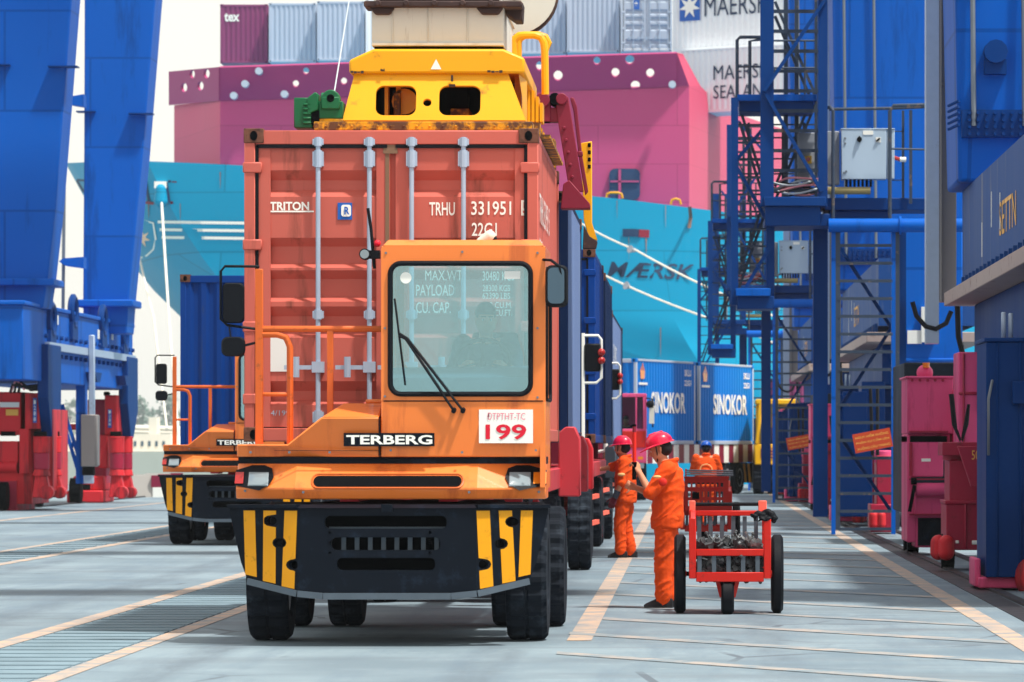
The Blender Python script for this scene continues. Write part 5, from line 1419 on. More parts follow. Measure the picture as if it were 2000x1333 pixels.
# ---------------------------------------------------------------- quay cranes on the right: three alike, 44 m apart
def make_crane():
    root = thing('quay_crane', (4.6, 64, 0), 'blue quay crane with big bolted leg and lettered beam over the nearest pink bogie', 'quay crane', 'blue quay cranes on the same rail')
    part = lambda b_, n, **k: b_.build(n, root, **k)
    # sill beam along the rail
    sb = MB('crane_grey_blue')
    sb.box(3.85, 5.7, 44, 64.8, 3.86, 5.15)
    for k in range(26):
        y = 44.6 + k * .78; sb.box(3.80, 3.86, y, y + .10, 3.74, 3.92)
    sb.use('sign_letter'); sb.text('SETTN', -57.0, -54.1, 4.16, 4.58, FACE((3.846, 0, 0), (0, -1, 0), (0, 0, 1)))
    for y, z in ((58.5, 4.6), (60.4, 4.3), (56.9, 4.5)):
        sb.use('white_worn'); sb.box(3.842, 3.85, y, y + .06, z - .25, z + .2)
    sill = part(sb, 'sill_beam', bevel=.01)
    fg = MB('crane_beige'); fg.box(3.62, 5.9, 44, 65.3, 3.55, 3.74); fg.build('beam_flange', sill, bevel=.01)
    # leg
    lg = MB('crane_blue')
    lg.loft([[(3.66, 62.5, 5.152), (5.9, 62.5, 5.152), (5.9, 65.2, 5.152), (3.66, 65.2, 5.152)], [(3.60, 62.4, 8.2), (6.1, 62.4, 8.2), (6.1, 65.4, 8.2), (3.60, 65.4, 8.2)], [(3.45, 62.3, 17), (6.4, 62.3, 17), (6.4, 65.6, 17), (3.45, 65.6, 17)]])
    leg = part(lg, 'leg', bevel=.05, seg=2)
    bp_ = MB('crane_dark_blue'); bp_.box(3.70, 5.8, 62.36, 62.47, 5.75, 6.12)
    for i in range(4):
        for j in range(18): bp_.cyl((3.80 + j * .115, 62.30, 5.79 + i * .095), (3.80 + j * .115, 62.37, 5.79 + i * .095), .024, 6)
    for i in range(5): bp_.bar((3.52, 62.5, 5.86 + i * .08), (3.66, 62.35, 5.92 + i * .08), .03)
    bp_.build('bolted_splice', leg)
    for xx in (3.86, 4.55): cp = MB('steel'); cp.cyl((xx, 62.36, 5.9), (xx - .1, 62.2, 16), .035, 8); cp.build('conduit', leg)
    for zz in (6.9, 8.6): lu = MB('crane_dark_blue'); lu.cyl((4.15, 62.2, zz), (4.15, 62.5, zz), .16, 12); lu.box(4.0, 4.3, 62.3, 62.5, zz - .3, zz - .1); lu.build('lifting_lug', leg)
    ol = MB('crane_blue'); ol.box(5.2, 7.5, 44, 47.4, 5.152, 13.2); part(ol, 'leg', bevel=.05)
    for y in (46.0, 64.0):
        pb = MB('crane_blue'); pb.box(-17.5, 4.4, y - .9, y + .9, 13.2, 14.8); part(pb, 'portal_beam')
    # galvanised cable tray, taupe duct
    tray = MB('galv'); tray.box(X(1806, 66.4), X(1831, 66.4), 66.0, 66.4, Z(672, 66.2), 17); part(tray, 'cable_tray')
    du = MB('duct'); D = 66.8
    du.box(X(1836, D), X(1868, D), D, D + .4, Z(590, D), 17); du.cyl((X(1833, D), D - .05, Z(590, D)), (X(1833, D), D - .05, 17), .045, 10)
    du.box(X(1830, D), X(1872, D), D - .03, D + .45, Z(168, D), Z(162, D)); part(du, 'cable_duct', bevel=.01)
    # bogies below
    eq = MB('crane_dark_blue'); eq.box(4.0, 5.6, 46, 64.5, 2.75, 3.548); eq.box(3.75, 5.7, 51.5, 56.5, .9, 2.748); eq.box(4.0, 5.4, 45, 66, .35, 1.2); part(eq, 'shade_beam', bevel=.02)  # dark beams added below the flange to stand in for its shade
    dh = MB('crane_blue'); dh.box(X(1762, 84), X(1880, 84), 84, 87, Z(702, 84), Z(446, 84)); dh.box(X(1758, 84), X(1884, 84), 83.95, 87, Z(707, 84), Z(700, 84)); dho = part(dh, 'lower_beam', bevel=.02)
    dw = MB('white_worn'); dw.box(X(1799, 84), X(1826, 84), 83.85, 84, Z(669, 84), Z(600, 84)); dw.box(X(1772, 84), X(1800, 84), 83.9, 84, Z(672, 84), Z(646, 84)); dw.build('junction_box', dho)
    dk2 = MB('black_paint'); dk2.box(X(1766, 73), X(1990, 73), 73, 77, .5, Z(706, 73) - .02); part(dk2, 'shade_block', bevel=.02)  # dark block added to stand in for the shade behind the bogie
    bb = MB('crane_dark_blue'); D = 50
    x0, x1 = X(1926, D), X(2040, D)
    bb.box(x0, x1, D, D + 1.6, Z(1128, D), Z(668, D)); bb.box(x0 - .02, x1 + .02, D - .03, D + 1.65, Z(668, D), Z(660, D)); bb.box(X(1976, D), x1, D - .1, D, Z(790, D), Z(745, D))
    bb.box(X(1990, D), X(1996, D), D - .02, D, Z(1128, D), Z(668, D)); bb.box(X(1946, D), X(1950, D), D - .02, D, Z(1128, D), Z(668, D))
    bb.use('steel'); bb.path([(X(1930, D), D - .04, Z(890, D)), (X(1930, D), D - .04, Z(780, D)), (X(1938, D), D - .03, Z(742, D))], .02, 6)
    bb.use('galv'); bb.cyl((X(1965, D), D + .4, Z(660, D)), (X(1965, D), D + .4, Z(608, D)), .03, 8); bb.cyl((X(1979, D), D + .4, Z(660, D)), (X(1979, D), D + .4, Z(610, D)), .03, 8)
    part(bb, 'equalizer_box', bevel=.012)
    ft = MB('bogie_pink'); ft.box(X(1912, D), X(2040, D), D + .1, D + 1.5, Z(1150, D) , Z(1128, D)); ft.box(X(1906, D), X(1918, D), D + .2, D + 1.2, Z(1148, D), Z(1092, D)); ft.use('bogie_red'); ft.ball((X(2006, D), D - .1, Z(1128, D)), .14, sq=(1, 1, 1.5)); part(ft, 'bogie_frame', bevel=.02, seg=2)
    # pink drive bogie
    D = 66
    pk = MB('bogie_pink')
    pk.box(X(1772, D), X(1862, D), D, D + 1.8, Z(848, D), Z(737, D)); pk.box(X(1768, D), X(1868, D), D - .03, D + 1.85, Z(740, D), Z(735, D)); pk.box(X(1772, D), X(1856, D), D + .06, D + 1.8, Z(866, D), Z(848, D))
    pk.box(X(1780, D), X(1842, D), D - .05, D + 1.8, Z(932, D), Z(862, D)); pk.box(X(1772, D), X(1790, D), D + .05, D + 1.8, Z(1060, D), Z(850, D))
    pk.cyl((X(1787, D), D - .05, Z(957, D)), (X(1850, D), D - .05, Z(957, D)), .10, 16); pk.box(X(1786, D), X(1852, D), D - .02, D + 1.2, Z(1012, D), Z(960, D))
    pk.box(X(1788, D), X(1846, D), D + .05, D + 1.4, Z(1070, D), Z(1008, D))
    pk.box(X(1862, D), X(1888, D), D + .3, D + 1.8, Z(920, D), Z(760, D)); pk.box(X(1866, D), X(1880, D), D - .4, D + .2, Z(880, D), Z(760, D))
    pk.ball((X(1809, D), D + .4, Z(728, D)), .12)
    pkb = part(pk, 'drive_bogie', bevel=.02, seg=2)
    bl = MB('crane_blue'); bl.box(X(1909, D), X(1918, D), 63.12, 63.16, Z(800, D), Z(716, D)); bl.use('white'); 
    for k, ch_ in enumerate('1288'): bl.text(ch_, X(1911, D), X(1918, D), Z(735 + k * 20, D), Z(722 + k * 20, D), FRONT(0, 63.115, 0))
    bl.build('number_board', pkb)
    fn = MB('black_paint'); fn.cyl((X(1826, D), D - .03, Z(1040, D)), (X(1826, D), D + .06, Z(1040, D)), .165, 24); fn.box(X(1793, D), X(1850, D), D + .02, D + .05, Z(1066, D), Z(1012, D)); fn.build('fan_cover', pkb)
    bcn = MB('lamp_amber'); bcn.cyl((X(1811, D), D + .3, Z(718, D)), (X(1811, D), D + .3, Z(708, D)), .05, 10); bcn.build('beacon', pkb)
    D = 58
    rd = MB('bogie_dark_red')
    rd.box(X(1848, D), X(1922, D), D, D + 1.2, Z(1075, D), Z(985, D)); rd.box(X(1855, D), X(1920, D), D + .05, D + 1.2, Z(985, D), Z(900, D)); rd.box(X(1846, D), X(1925, D), D - .02, D + 1.2, Z(985, D), Z(978, D)); rd.box(X(1840, D), X(1930, D), D - .05, D + 1.0, Z(890, D), Z(864, D))
    rd.cyl((X(1870, D), D + .3, Z(900, D)), (X(1870, D), D + .3, Z(880, D)), .17, 18); rd.box(X(1884, D), X(1888, D), D - .03, D, Z(1075, D), Z(985, D))
    rd.prism([(X(1866, D), Z(872, D)), (X(1930, D), Z(872, D)), (X(1930, D), Z(952, D)), (X(1892, D), Z(950, D))], 'y', D - .5, D - .35)
    rd.use('sign_letter'); rd.text('501', X(1893, D), X(1913, D), Z(898, D), Z(880, D), FRONT(0, D - .505, 0))
    rd.use('white'); rd.box(X(1866, D), X(1873, D), D - .02, D, Z(1062, D), Z(1056, D)); rd.box(X(1898, D), X(1912, D), D - .02, D, Z(1064, D), Z(1056, D))
    rdo = part(rd, 'gear_case', bevel=.02, seg=2)
    for px in (1832, 1846):
        m_ = MB('bogie_red'); m_.capsule((X(px, D), D - .1 - (px - 1832) * .01, Z(1078, D)), (X(px, D), D - .1 - (px - 1832) * .01, Z(1060, D)), .105, .10, 14); m_.build('motor_cap', rdo)
    D = 89
    b4 = MB('bogie_red'); b4.box(X(1646, D), X(1681, D), D, D + 1.5, Z(886, D), Z(806, D)); b4.prism([(X(1648, D), Z(796, D)), (X(1672, D), Z(796, D)), (X(1672, D), Z(776, D)), (X(1664, D), Z(776, D))], 'y', D + .1, D + .3); b4.use('crane_dark_blue'); b4.box(X(1684, D), X(1730, D), D + .3, D + 2, Z(880, D), Z(745, D)); b4.use('bogie_dark_red'); b4.box(X(1640, D), X(1740, D), D + .5, D + 3, Z(1005, D), Z(886, D)); part(b4, 'drive_bogie', bevel=.02, seg=2)
    D = 65.9
    dt_ = MB('bogie_dark_red')
    for k in range(5): dt_.cyl((X(1782 + k * 15, D), D + .06, Z(743, D)), (X(1782 + k * 15, D), D + .1, Z(743, D)), .022, 6)
    for py in (842, 935, 1004): dt_.box(X(1776, D), X(1852, D), D + .02, D + .12, Z(py + 3, D), Z(py, D))
    dt_.box(X(1776, D), X(1782, D), D, D + .1, Z(930, D), Z(866, D)); dt_.use('black'); dt_.box(X(1778, D), X(1850, D), D + .05, D + .12, Z(864, D), Z(852, D)); dt_.bar((X(1786, D), D - .05, Z(948, D)), (X(1776, D), D - .05, Z(1000, D)), .05); dt_.cyl((X(1779, D), D - .05, Z(940, D)), (X(1790, D), D - .05, Z(940, D)), .05, 8); dt_.cyl((X(1846, D), D - .05, Z(940, D)), (X(1856, D), D - .05, Z(940, D)), .05, 8)
    dt_.use('white'); dt_.box(X(1800, D), X(1818, D), D + .04, D + .1, Z(902, D), Z(896, D)); dt_.build('bogie_trim', pkb)
    hz_ = MB('cable_black')
    pn = MB('bogie_pink'); D_ = 63.2; pn.box(X(1872, D_), X(1924, D_), D_, D_ + 1.2, Z(868, D_), Z(688, D_)); pn.use('bogie_dark_red'); pn.box(X(1880, D_), X(1884, D_), D_ - .04, D_, Z(868, D_), Z(690, D_)); pn.box(X(1872, D_), X(1924, D_), D_ - .03, D_, Z(772, D_), Z(766, D_)); pn.use('sign_blue'); pn.box(X(1908, D_), X(1919, D_), D_ - .05, D_, Z(806, D_), Z(712, D_)); pno = part(pn, 'drive_bogie', bevel=.015)
    for k in range(2):
        hz_ = MB('cable_black'); hz_.path([(X(1856 + k * 4, 60), 60, Z(770, 60)), (X(1862 + k * 5, 60), 60, Z(830 + 8 * k, 60)), (X(1876 + k * 3, 60), 60, Z(862, 60)), (X(1884 + k * 5, 60), 60, Z(835 - k * 6, 60)), (X(1892, 60), 60, Z(790, 60))], .02, 6); part(hz_, 'hose')
    for k in range(2): hz_ = MB('cable_black'); hz_.cyl((X(1700 + k * 14, 81), 81, Z(760, 81)), (X(1704 + k * 10, 81), 81, Z(890, 81)), .03, 6); part(hz_, 'hose')
    # second, smaller bogie under the ladder foot
    D = 82
    b2 = MB('bogie_dark_red'); b2.box(X(1712, D), X(1742, D), D, D + 1, Z(1000, D), Z(890, D)); b2.box(X(1700, D), X(1745, D), D - .1, D + 1.2, Z(1040, D), Z(985, D)); b2.use('bogie_pink'); b2.cyl((X(1726, D), D + .2, Z(905, D)), (X(1726, D), D + .2, Z(880, D)), .16, 16)
    b2o = part(b2, 'rail_clamp', bevel=.02, seg=2)
    for px in (1706, 1720): 
        m_ = MB('bogie_red'); m_.capsule((X(px, D), D - .15, Z(1024, D)), (X(px, D), D - .15, Z(1008, D)), .09, .09, 12); m_.build('motor_cap', b2o)
    b3 = MB('crane_dark_blue'); D = 86
    b3.box(X(1632, D), X(1704, D), D, D + 2, Z(1010, D), Z(770, D)); b3.box(X(1645, D), X(1694, D), D - .06, D, Z(860, D), Z(765, D)); part(b3, 'equalizer_box', bevel=.02)
    for yy in (50.9, 58.8, 67.3, 68.4):
        w_ = MB('black'); xr_ = 3.42 - (yy - 20) / 164 * .57
        w_.cyl((xr_ - .06, yy, .23), (xr_ + .1, yy, .23), .22, 20); part(w_, 'rail_wheel')
    cb = MB('cable_black')
    D = 66
    cb.path([(X(1782, D), D, Z(590, D)), (X(1790, D), D, Z(618, D)), (X(1808, D), D, Z(638, D)), (X(1828, D), D, Z(643, D)), (X(1848, D), D, Z(632, D)), (X(1858, D), D, Z(608, D))], .035, 8)
    cb.path([(X(1866, D), D - .5, Z(600, D)), (X(1868, D), D - .5, Z(660, D)), (X(1878, D), D - .5, Z(700, D)), (X(1882, D), D - .5, Z(830, D))], .04, 8); part(cb, 'hanging_cable')
    # ------------ stair tower
    D = 80.0
    x = lambda px: X(px, D); z = lambda py: Z(py, D)
    # lower ladder flight, hung below the platform
    for px0, px1, nm_ in ((1624, 1641, 'ladder_rail'), (1741, 1757, 'ladder_rail')):
        r_ = MB('stair_grey'); r_.box(x(px0) + .07, x(px1), D, D + .16, z(1035), z(440)); r_.use('crane_blue'); r_.box(x(px0), x(px0) + .07, D - .01, D + .17, z(1044), z(440)); r_.build('ladder_rail', root)
    r_ = MB('crane_dark_blue'); r_.box(x(1757), x(1772), D + .4, D + .56, z(950), z(430)); part(r_, 'hanger_post')
    r_ = MB('crane_dark_blue'); r_.box(x(1592), x(1621), D + 1.2, D + 1.5, z(1012), z(440)); part(r_, 'hanger_post')
    for k in range(17):
        yy = 478 + k * 34.6
        s_ = MB('stair_grey'); s_.box(x(1638), x(1744), D + .0, D + .20, z(yy + 3), z(yy)); s_.box(x(1638), x(1744), D - .01, D + .012, z(yy + 5), z(yy - 1)); s_.build('step', root)
    dg = MB('crane_dark_blue')
    for a, c in (((1640, 480), (1742, 640)), ((1742, 640), (1640, 800)), ((1640, 850), (1742, 1000))): dg.bar((x(a[0]), D + .3, z(a[1])), (x(c[0]), D + .3, z(c[1])), .10, .06)
    part(dg, 'ladder_brace')
    # platform deck with tube, railing and cabinets
    pf = MB('crane_dark_blue')
    pf.box(x(1492), x(1612), D - .2, D + 2.0, z(404), z(386)); pf.box(x(1494), x(1602), D - .1, D + 1.9, z(442), z(404)); pf.box(x(1600), x(1622), D, D + 1.6, z(442), z(418))
    pf.box(x(1612), x(1826), D + .5, D + 1.8, z(408), z(384)); pf.box(x(1622), x(1745), D + .6, D + 1.7, z(428), z(408))
    part(pf, 'platform', bevel=.012)
    tb = MB('crane_blue'); tb.cyl((x(1618), D - .05, z(441)), (x(1882), D - .05, z(441)), .12, 18); tb.cyl((x(1756), D - .05, z(441)), (x(1760), D - .05, z(441)), .16, 18); tb.cyl((x(1842), D - .05, z(441)), (x(1848), D - .05, z(441)), .22, 18); part(tb, 'support_tube')
    ra = MB('stair_grey')
    ra.path([(x(1612), D + .3, z(209)), (x(1622), D + .1, z(209)), (x(1627), D, z(216)), (x(1627), D, z(428))], .032, 8)
    ra.path([(x(1620), D + .1, z(213)), (x(1740), D, z(212)), (x(1828), D, z(208))], .028, 8); ra.path([(x(1738), D, z(430)), (x(1738), D, z(218)), (x(1745), D, z(207)), (x(1828), D, z(205))], .034, 8)
    ra.path([(x(1740), D, z(291)), (x(1828), D, z(293))], .02, 6); ra.box(x(1815), x(1822), D, D + .06, z(404), z(205)); ra.box(x(1764), x(1769), D + .5, D + .55, z(384), z(212)); ra.box(x(1778), x(1784), D + .4, D + .45, z(396), z(212))
    for py in (252, 348): ra.box(x(1745), x(1768), D + .5, D + .54, z(py + 2), z(py))
    part(ra, 'railing')
    cbx = MB('cabinet_grey'); cbx.box(x(1645), x(1733), D + .35, D + .75, z(348), z(250)); cbx.box(x(1735), x(1749), D + .36, D + .72, z(347), z(251)); cbx.box(x(1643), x(1750), D + .34, D + .76, z(250), z(248.5))
    cbo = part(cbx, 'electric_cabinet', bevel=.015)
    kn = MB('black'); kn.cyl((x(1680), D + .31, z(270)), (x(1680), D + .35, z(270)), .045, 12); kn.box(x(1678.5), x(1681.5), D + .28, D + .32, z(276), z(264)); kn.build('switch_knob', cbo)
    kn = MB('white'); kn.box(x(1712), x(1722), D + .34, D + .348, z(276), z(266)); kn.use('black'); kn.bar((x(1713), D + .33, z(274)), (x(1720), D + .33, z(268)), .03); kn.build('switch_knob', cbo)
    kn = MB('white'); kn.box(x(1687), x(1707), D + .34, D + .348, z(261), z(253)); kn.build('label_plate', cbo)
    kn = MB('steel'); 
    for px_, py_ in ((1652, 268), (1652, 278), (1650, 336), (1654, 333)): kn.cyl((x(px_), D + .335, z(py_)), (x(px_), D + .35, z(py_)), .02, 8)
    kn.build('door_latch', cbo)
    gl = MB('black')
    for k in range(7): gl.cyl((x(1655 + k * 8), D + .5, z(362)), (x(1655 + k * 8), D + .5, z(348)), .022, 6)
    gl.build('cable_gland', cbo)
    c2 = MB('cabinet_dull'); c2.box(x(1560), x(1598), D + .6, D + .9, z(290), z(255)); c2.box(x(1560), x(1598), D + .6, D + .9, z(326), z(293)); c2.box(x(1560), x(1598), D + .6, D + .9, z(350), z(329)); c2.box(x(1612), x(1642), D + .6, D + .95, z(357), z(252)); c2o = part(c2, 'electric_cabinet', bevel=.012)
    ky = MB('knob_yellow'); ky.box(x(1574), x(1587), D + .57, D + .6, z(316), z(301)); ky.use('lamp_red'); ky.cyl((x(1580), D + .54, z(308)), (x(1580), D + .58, z(308)), .04, 10); ky.build('stop_button', c2o)
    pp = MB('pipe_khaki'); pp.cyl((x(1600), D + .45, z(370)), (x(1702), D + .45, z(370)), .065, 12); part(pp, 'cable_pipe')
    rc = MB('lamp_red'); rc.cyl((x(1749), D + .5, z(305)), (x(1760), D + .45, z(309)), .035, 8); rc.use('white'); rc.cyl((x(1760), D + .45, z(309)), (x(1772), D + .45, z(309)), .045, 10); part(rc, 'power_socket')
    # upper tower: posts, flights of steps, braces, second platform
    ztop = 10.2
    for px0, px1 in ((1485, 1511), (1598, 1616)):
        r_ = MB('crane_dark_blue'); r_.box(x(px0), x(px1), D - .1, D + .1, z(404), ztop); r_.build('tower_post', root)
    r_ = MB('crane_dark_blue'); r_.box(x(1428), x(1442), D + .1, D + .3, z(596), z(190)); r_.build('tower_post', root)
    r_ = MB('crane_dark_blue'); r_.box(x(1497), x(1513), D + .3, D + .5, z(590), z(440)); r_.build('tower_post', root)
    for px in (1534, 1555): r_ = MB('stair_grey'); r_.box(x(px), x(px) + .07, D + 1.2, D + 1.3, z(404), ztop); r_.build('tower_post', root)
    k = 0; yy = 368
    while yy > -110:
        s_ = MB('stair_grey'); s_.box(x(1508), x(1602), D + .3, D + .55, z(yy + 3), z(yy)); s_.box(x(1508), x(1602), D + .29, D + .31, z(yy + 6), z(yy - 1)); s_.build('step', root); yy -= 39
    r_ = MB('stair_grey'); r_.box(x(1506), x(1512), D + .3, D + .4, z(386), ztop); r_.box(x(1592), x(1598), D + .3, D + .4, z(386), ztop); r_.path([(x(1508), D + 1.0, z(70)), (x(1600), D + 1.0, z(70))], .02, 6); r_.path([(x(1508), D + 1.0, z(124)), (x(1600), D + 1.0, z(124))], .02, 6); r_.path([(x(1575), D + 1, z(186)), (x(1575), D + 1, z(70))], .02, 6); r_.build('stair_string', root)
    dg = MB('crane_dark_blue')
    for a, c in (((1492, 180), (1612, 0)), ((1496, 186), (1604, 375)), ((1612, 0), (1520, -110))): dg.bar((x(a[0]), D - .14, z(a[1])), (x(c[0]), D - .14, z(c[1])), .13, .06)
    for a, c in (((1436, 315), (1500, 240)), ((1436, 320), (1498, 430)), ((1440, 590), (1505, 480))): dg.bar((x(a[0]), D + .15, z(a[1])), (x(c[0]), D + .15, z(c[1])), .09, .06)
    part(dg, 'tower_brace')
    for (a, c) in (((1516, 386), (1594, 200)), ((1594, 200), (1516, 20)), ((1444, 560), (1500, 400)), ((1500, 400), (1446, 230))):
        for off in (0, -28):
            sr = MB('stair_grey'); sr.bar((x(a[0]), D + 1.15 + off * .002, z(a[1] + off)), (x(c[0]), D + 1.15 + off * .002, z(c[1] + off)), .05 if off else .10, .05); sr.build('stair_string', root)
    for py in (232, 258, 300, 330): sr = MB('stair_grey'); sr.box(x(1440), x(1600), D + 1.5, D + 1.54, z(py + 1.5), z(py - 1.5)); sr.build('guard_rail', root)
    for px in (1462, 1530, 1572): sr = MB('stair_grey'); sr.box(x(px), x(px + 5), D + 1.5, D + 1.55, z(386), z(228)); sr.build('guard_rail', root)
    p2 = MB('crane_blue'); p2.box(x(1440), x(1596), D + .2, D + 1.6, z(196), z(183)); p2.use('crane_dark_blue'); p2.box(x(1444), x(1590), D + .3, D + 1.5, z(216), z(196)); part(p2, 'platform', bevel=.01)
    p3 = MB('crane_blue'); p3.box(x(1437), x(1505), D - .1, D + 1.3, z(579), z(564)); p3.use('crane_dark_blue'); p3.box(x(1440), x(1512), D, D + 1.2, z(604), z(579)); part(p3, 'platform', bevel=.01)
    yy = 545
    while yy > 230:
        s_ = MB('stair_grey'); s_.box(x(1440), x(1500), D + .5, D + .7, z(yy + 3), z(yy)); s_.build('step', root); yy -= 34
    rl = MB('stair_grey')
    rl.path([(x(1440), D + .3, z(190)), (x(1440), D + .3, z(76)), (x(1446), D + .3, z(70)), (x(1490), D + .3, z(70))], .03, 6); rl.path([(x(1465), D + .3, z(190)), (x(1465), D + .3, z(78)), (x(1490), D + .3, z(74))], .03, 6); rl.path([(x(1440), D + .3, z(128)), (x(1490), D + .3, z(128))], .02, 6)
    part(rl, 'railing')
    sg_ = MB('sign_orange'); sgx = FACE((x(1671), D - .06, z(886)), (x(1745) - x(1671), 0, z(872) - z(886)), (-.19, 0, 1))
    w0 = .66; sg_.plate([(0, 0), (w0, 0), (w0, .33), (0, .33)], [], .012, sgx)
    sg_.use('sign_letter')
    for k, wd in enumerate(('NGUY HIỂM KHÔNG', 'PHẬN SỰ CẤM LÊN', 'XUỐNG CẦU THANG')): sg_.text(wd, .04, w0 - .04, .235 - k * .098, .295 - k * .098, sgx, t=.008, bold=.01)
    part(sg_, 'warning_sign')
    return root
crane1 = make_crane()
def coil(p, label, cols, w=.55):
    b_ = MB(cols[0])
    for k in range(9):
        b_.use(cols[k % len(cols)])
        r = w * (.7 + .3 * random.random()); c = p + Vector((random.uniform(-.12, .12), random.uniform(-.1, .1), .03 + .025 * k))
        b_.path([c + Vector((r * math.cos(t), .5 * r * math.sin(t), .05 * math.sin(2 * t + k) + (.14 * max(0, math.sin(t + k * .4)) if k % 2 else 0))) for t in [2 * math.pi * i / 26 for i in range(26)]], .018, 6, True)
    return tag(b_.build('cable_coil'), label, 'cable coil', 'cable coils on the stair platforms')
coil(P(1556, 384, 80.5), 'loose coil of pink and black cables on the nearest stair platform', ('cable_black', 'cable_pink', 'cable_white'))
coil(P(1556, 384, 80.5) + Vector((-.22, 44, 0)), 'loose coil of red and white cables on the middle stair platform', ('lamp_red', 'cable_white', 'cable_pink'), .42)
for i, lab in ((1, 'blue quay crane standing between two others of its rail, with smaller grey cabinets'), (2, 'blue quay crane beyond two others, its ladder in front of the yellow lift truck')):
    c = copy_tree(crane1, skip=('portal_beam',) if i == 2 else ())
    c.location = (crane1.location.x - .22 * i, crane1.location.y + 44 * i - (10 if i == 2 else 0), 0)
    tag(c, lab, 'quay crane', 'blue quay cranes on the same rail')
    if i == 2:
        for ch in c.children:
            if ch.name.startswith(('ladder_rail', 'hanger_post', 'support_tube', 'tower_post')):
                pass
# ---------------------------------------------------------------- the crane on the left rail
def left_crane():
    root = thing('quay_crane', (-17, 118, 0), 'blue quay crane on two tapering legs over red bogies, beside the blue bow', 'quay crane')
    part = lambda b_, n, **k: b_.build(n, root, **k)
    XR = -15.6
    sb = MB('crane_blue'); D = 111
    ytop, ybot = Z(603, D), Z(745, D)
    sb.box(-18.2, XR, 108, 129.3, ybot, ytop - .0); sb.box(-18.25, XR + .05, 107.9, 129.4, ytop, ytop + .10)
    sill = part(sb, 'sill_beam', bevel=.02)
    def sx(px): return XR * F / (px - VX) if False else (XR) * F / (px - VX)   # depth at which the right face shows at px
    tr_ = MB('galv'); a, c = sx(87), sx(257)
    tr_.box(XR, XR + .12, a, c, Z(682, 111) , Z(667, 111)); 
    tr_.build('cable_tray', sill)
    for k in range(20):
        y = a + (c - a) * k / 19
        for z_ in (Z(655, 111), Z(692, 111)): bo = MB('crane_dark_blue'); bo.cyl((XR, y, z_), (XR + .08, y, z_), .06, 6); bo.build('bolt', sill)
    for px in (172, 230): bo = MB('crane_dark_blue'); y = sx(px); bo.prism([(y - .5, ybot + .35), (y + .9, ybot + .35), (y + .5, ybot + .1), (y - .1, ybot + .1)], 'x', XR, XR + .25); bo.build('bracket', sill)
    for px, py in ((140, 610), (198, 628), (97, 625), (240, 655)):
        lu = MB('crane_dark_blue'); y = sx(px)
        pts = [(y + .45 * math.cos(t), .38 * math.sin(t)) for t in [2 * math.pi * k / 16 for k in range(16)]]
        zc = Z(py, y); lu.path([(XR + .04, p[0], zc + p[1]) for p in pts], .09, 6, True); lu.box(XR - .02, XR + .1, y - .5, y + .5, zc - .7, zc - .25); lu.build('lifting_lug', sill)
    wm = MB('white_worn')
    for px, py in ((109, 622), (140, 632), (190, 650), (217, 652)): y = sx(px); wm.box(XR + .004, XR + .02, y, y + .35, Z(py + 12, y), Z(py - 6, y))
    wm.build('paint_mark', sill)
    # legs, tapering
    def leg(y0, y1, pts, flange_y, name='leg'):
        l_ = MB('crane_blue'); D = y0
        rings = []
        for py, pl_, pr_ in pts: rings.append([(X(pl_, D), y0, Z(py, D)), (X(pr_, D), y0, Z(py, D)), (X(pr_, D) + .02, y1, Z(py, D)), (X(pl_, D), y1, Z(py, D))])
        l_.loft(rings)
        lo = part(l_, 'leg', bevel=.04, seg=2)
        f_ = MB('crane_blue')
        pl_, pr_ = flange_y[1], flange_y[2]; py = flange_y[0]
        f_.box(X(pl_, D), X(pr_, D), y0 - .25, y1 + .2, Z(py + 8, D), Z(py - 6, D)); f_.build('flange', lo, bevel=.03)
        return lo
    l1 = leg(110.5, 111.9, [(602, -110, 84), (545, -112, 93), (400, -118, 109), (0, -130, 140), (-220, -140, 158)], (551, -120, 108))
    D = 110.4
    for px0, px1, py in ((95, 152, 131), (-20, 20, 128)): st_ = MB('crane_dark_blue'); st_.box(X(px0, D), X(px1, D), D - .18, D + .3, Z(py + 1, D), Z(py - 1.5, D)); st_.build('stiffener', l1)
    l2 = leg(124, 125.5, [(652, 163, 247), (590, 162, 251), (300, 164, 279), (0, 165, 303), (-220, 166, 322)], (592, 149, 262))
    D = 123.9
    for px0, px1, py in ((150, 186, 219), (252, 299, 223)): st_ = MB('crane_dark_blue'); st_.box(X(px0, D), X(px1, D), D - .18, D + .3, Z(py + 1, D), Z(py - 1.5, D)); st_.build('stiffener', l2)
    br = MB('crane_blue'); D = 120
    br.prism([(X(130, D), Z(192, D)), (X(166, D), Z(186, D)), (X(166, D), Z(210, D)), (X(146, D), Z(207, D)), (X(130, D), Z(203, D))], 'y', 119.7, 120.3); part(br, 'cross_bracket')
    br = MB('crane_blue'); br.prism([(X(118, D), Z(512, D)), (X(126, D), Z(506, D)), (X(166, D), Z(503, D)), (X(166, D), Z(525, D)), (X(130, D), Z(520, D))], 'y', 119.7, 120.3); part(br, 'cross_bracket')
    cw = MB('steel'); cw.cyl((X(123, D), D, Z(610, D)), (X(127, D), D, Z(205, D)), .045, 6); part(cw, 'vertical_pipe')
    # pivots and hanging box
    for y_, nm_ in ((112.2, 0), (128.0, 1)):
        pv = MB('crane_dark_blue'); zb = ybot
        pv.prism([(y_ - 1.1, zb + .9), (y_ + 1.2, zb + .9), (y_ + 1.2, zb - .6), (y_ + .2, zb - 1.35), (y_ - .4, zb - 1.35), (y_ - 1.1, zb - .4)], 'x', XR - .1, XR + .16); part(pv, 'pivot_plate', bevel=.02)
    hp_ = MB('crane_blue'); D = 119
    hp_.box(X(148, D), X(166, D), D, D + .5, Z(945, D), Z(750, D))
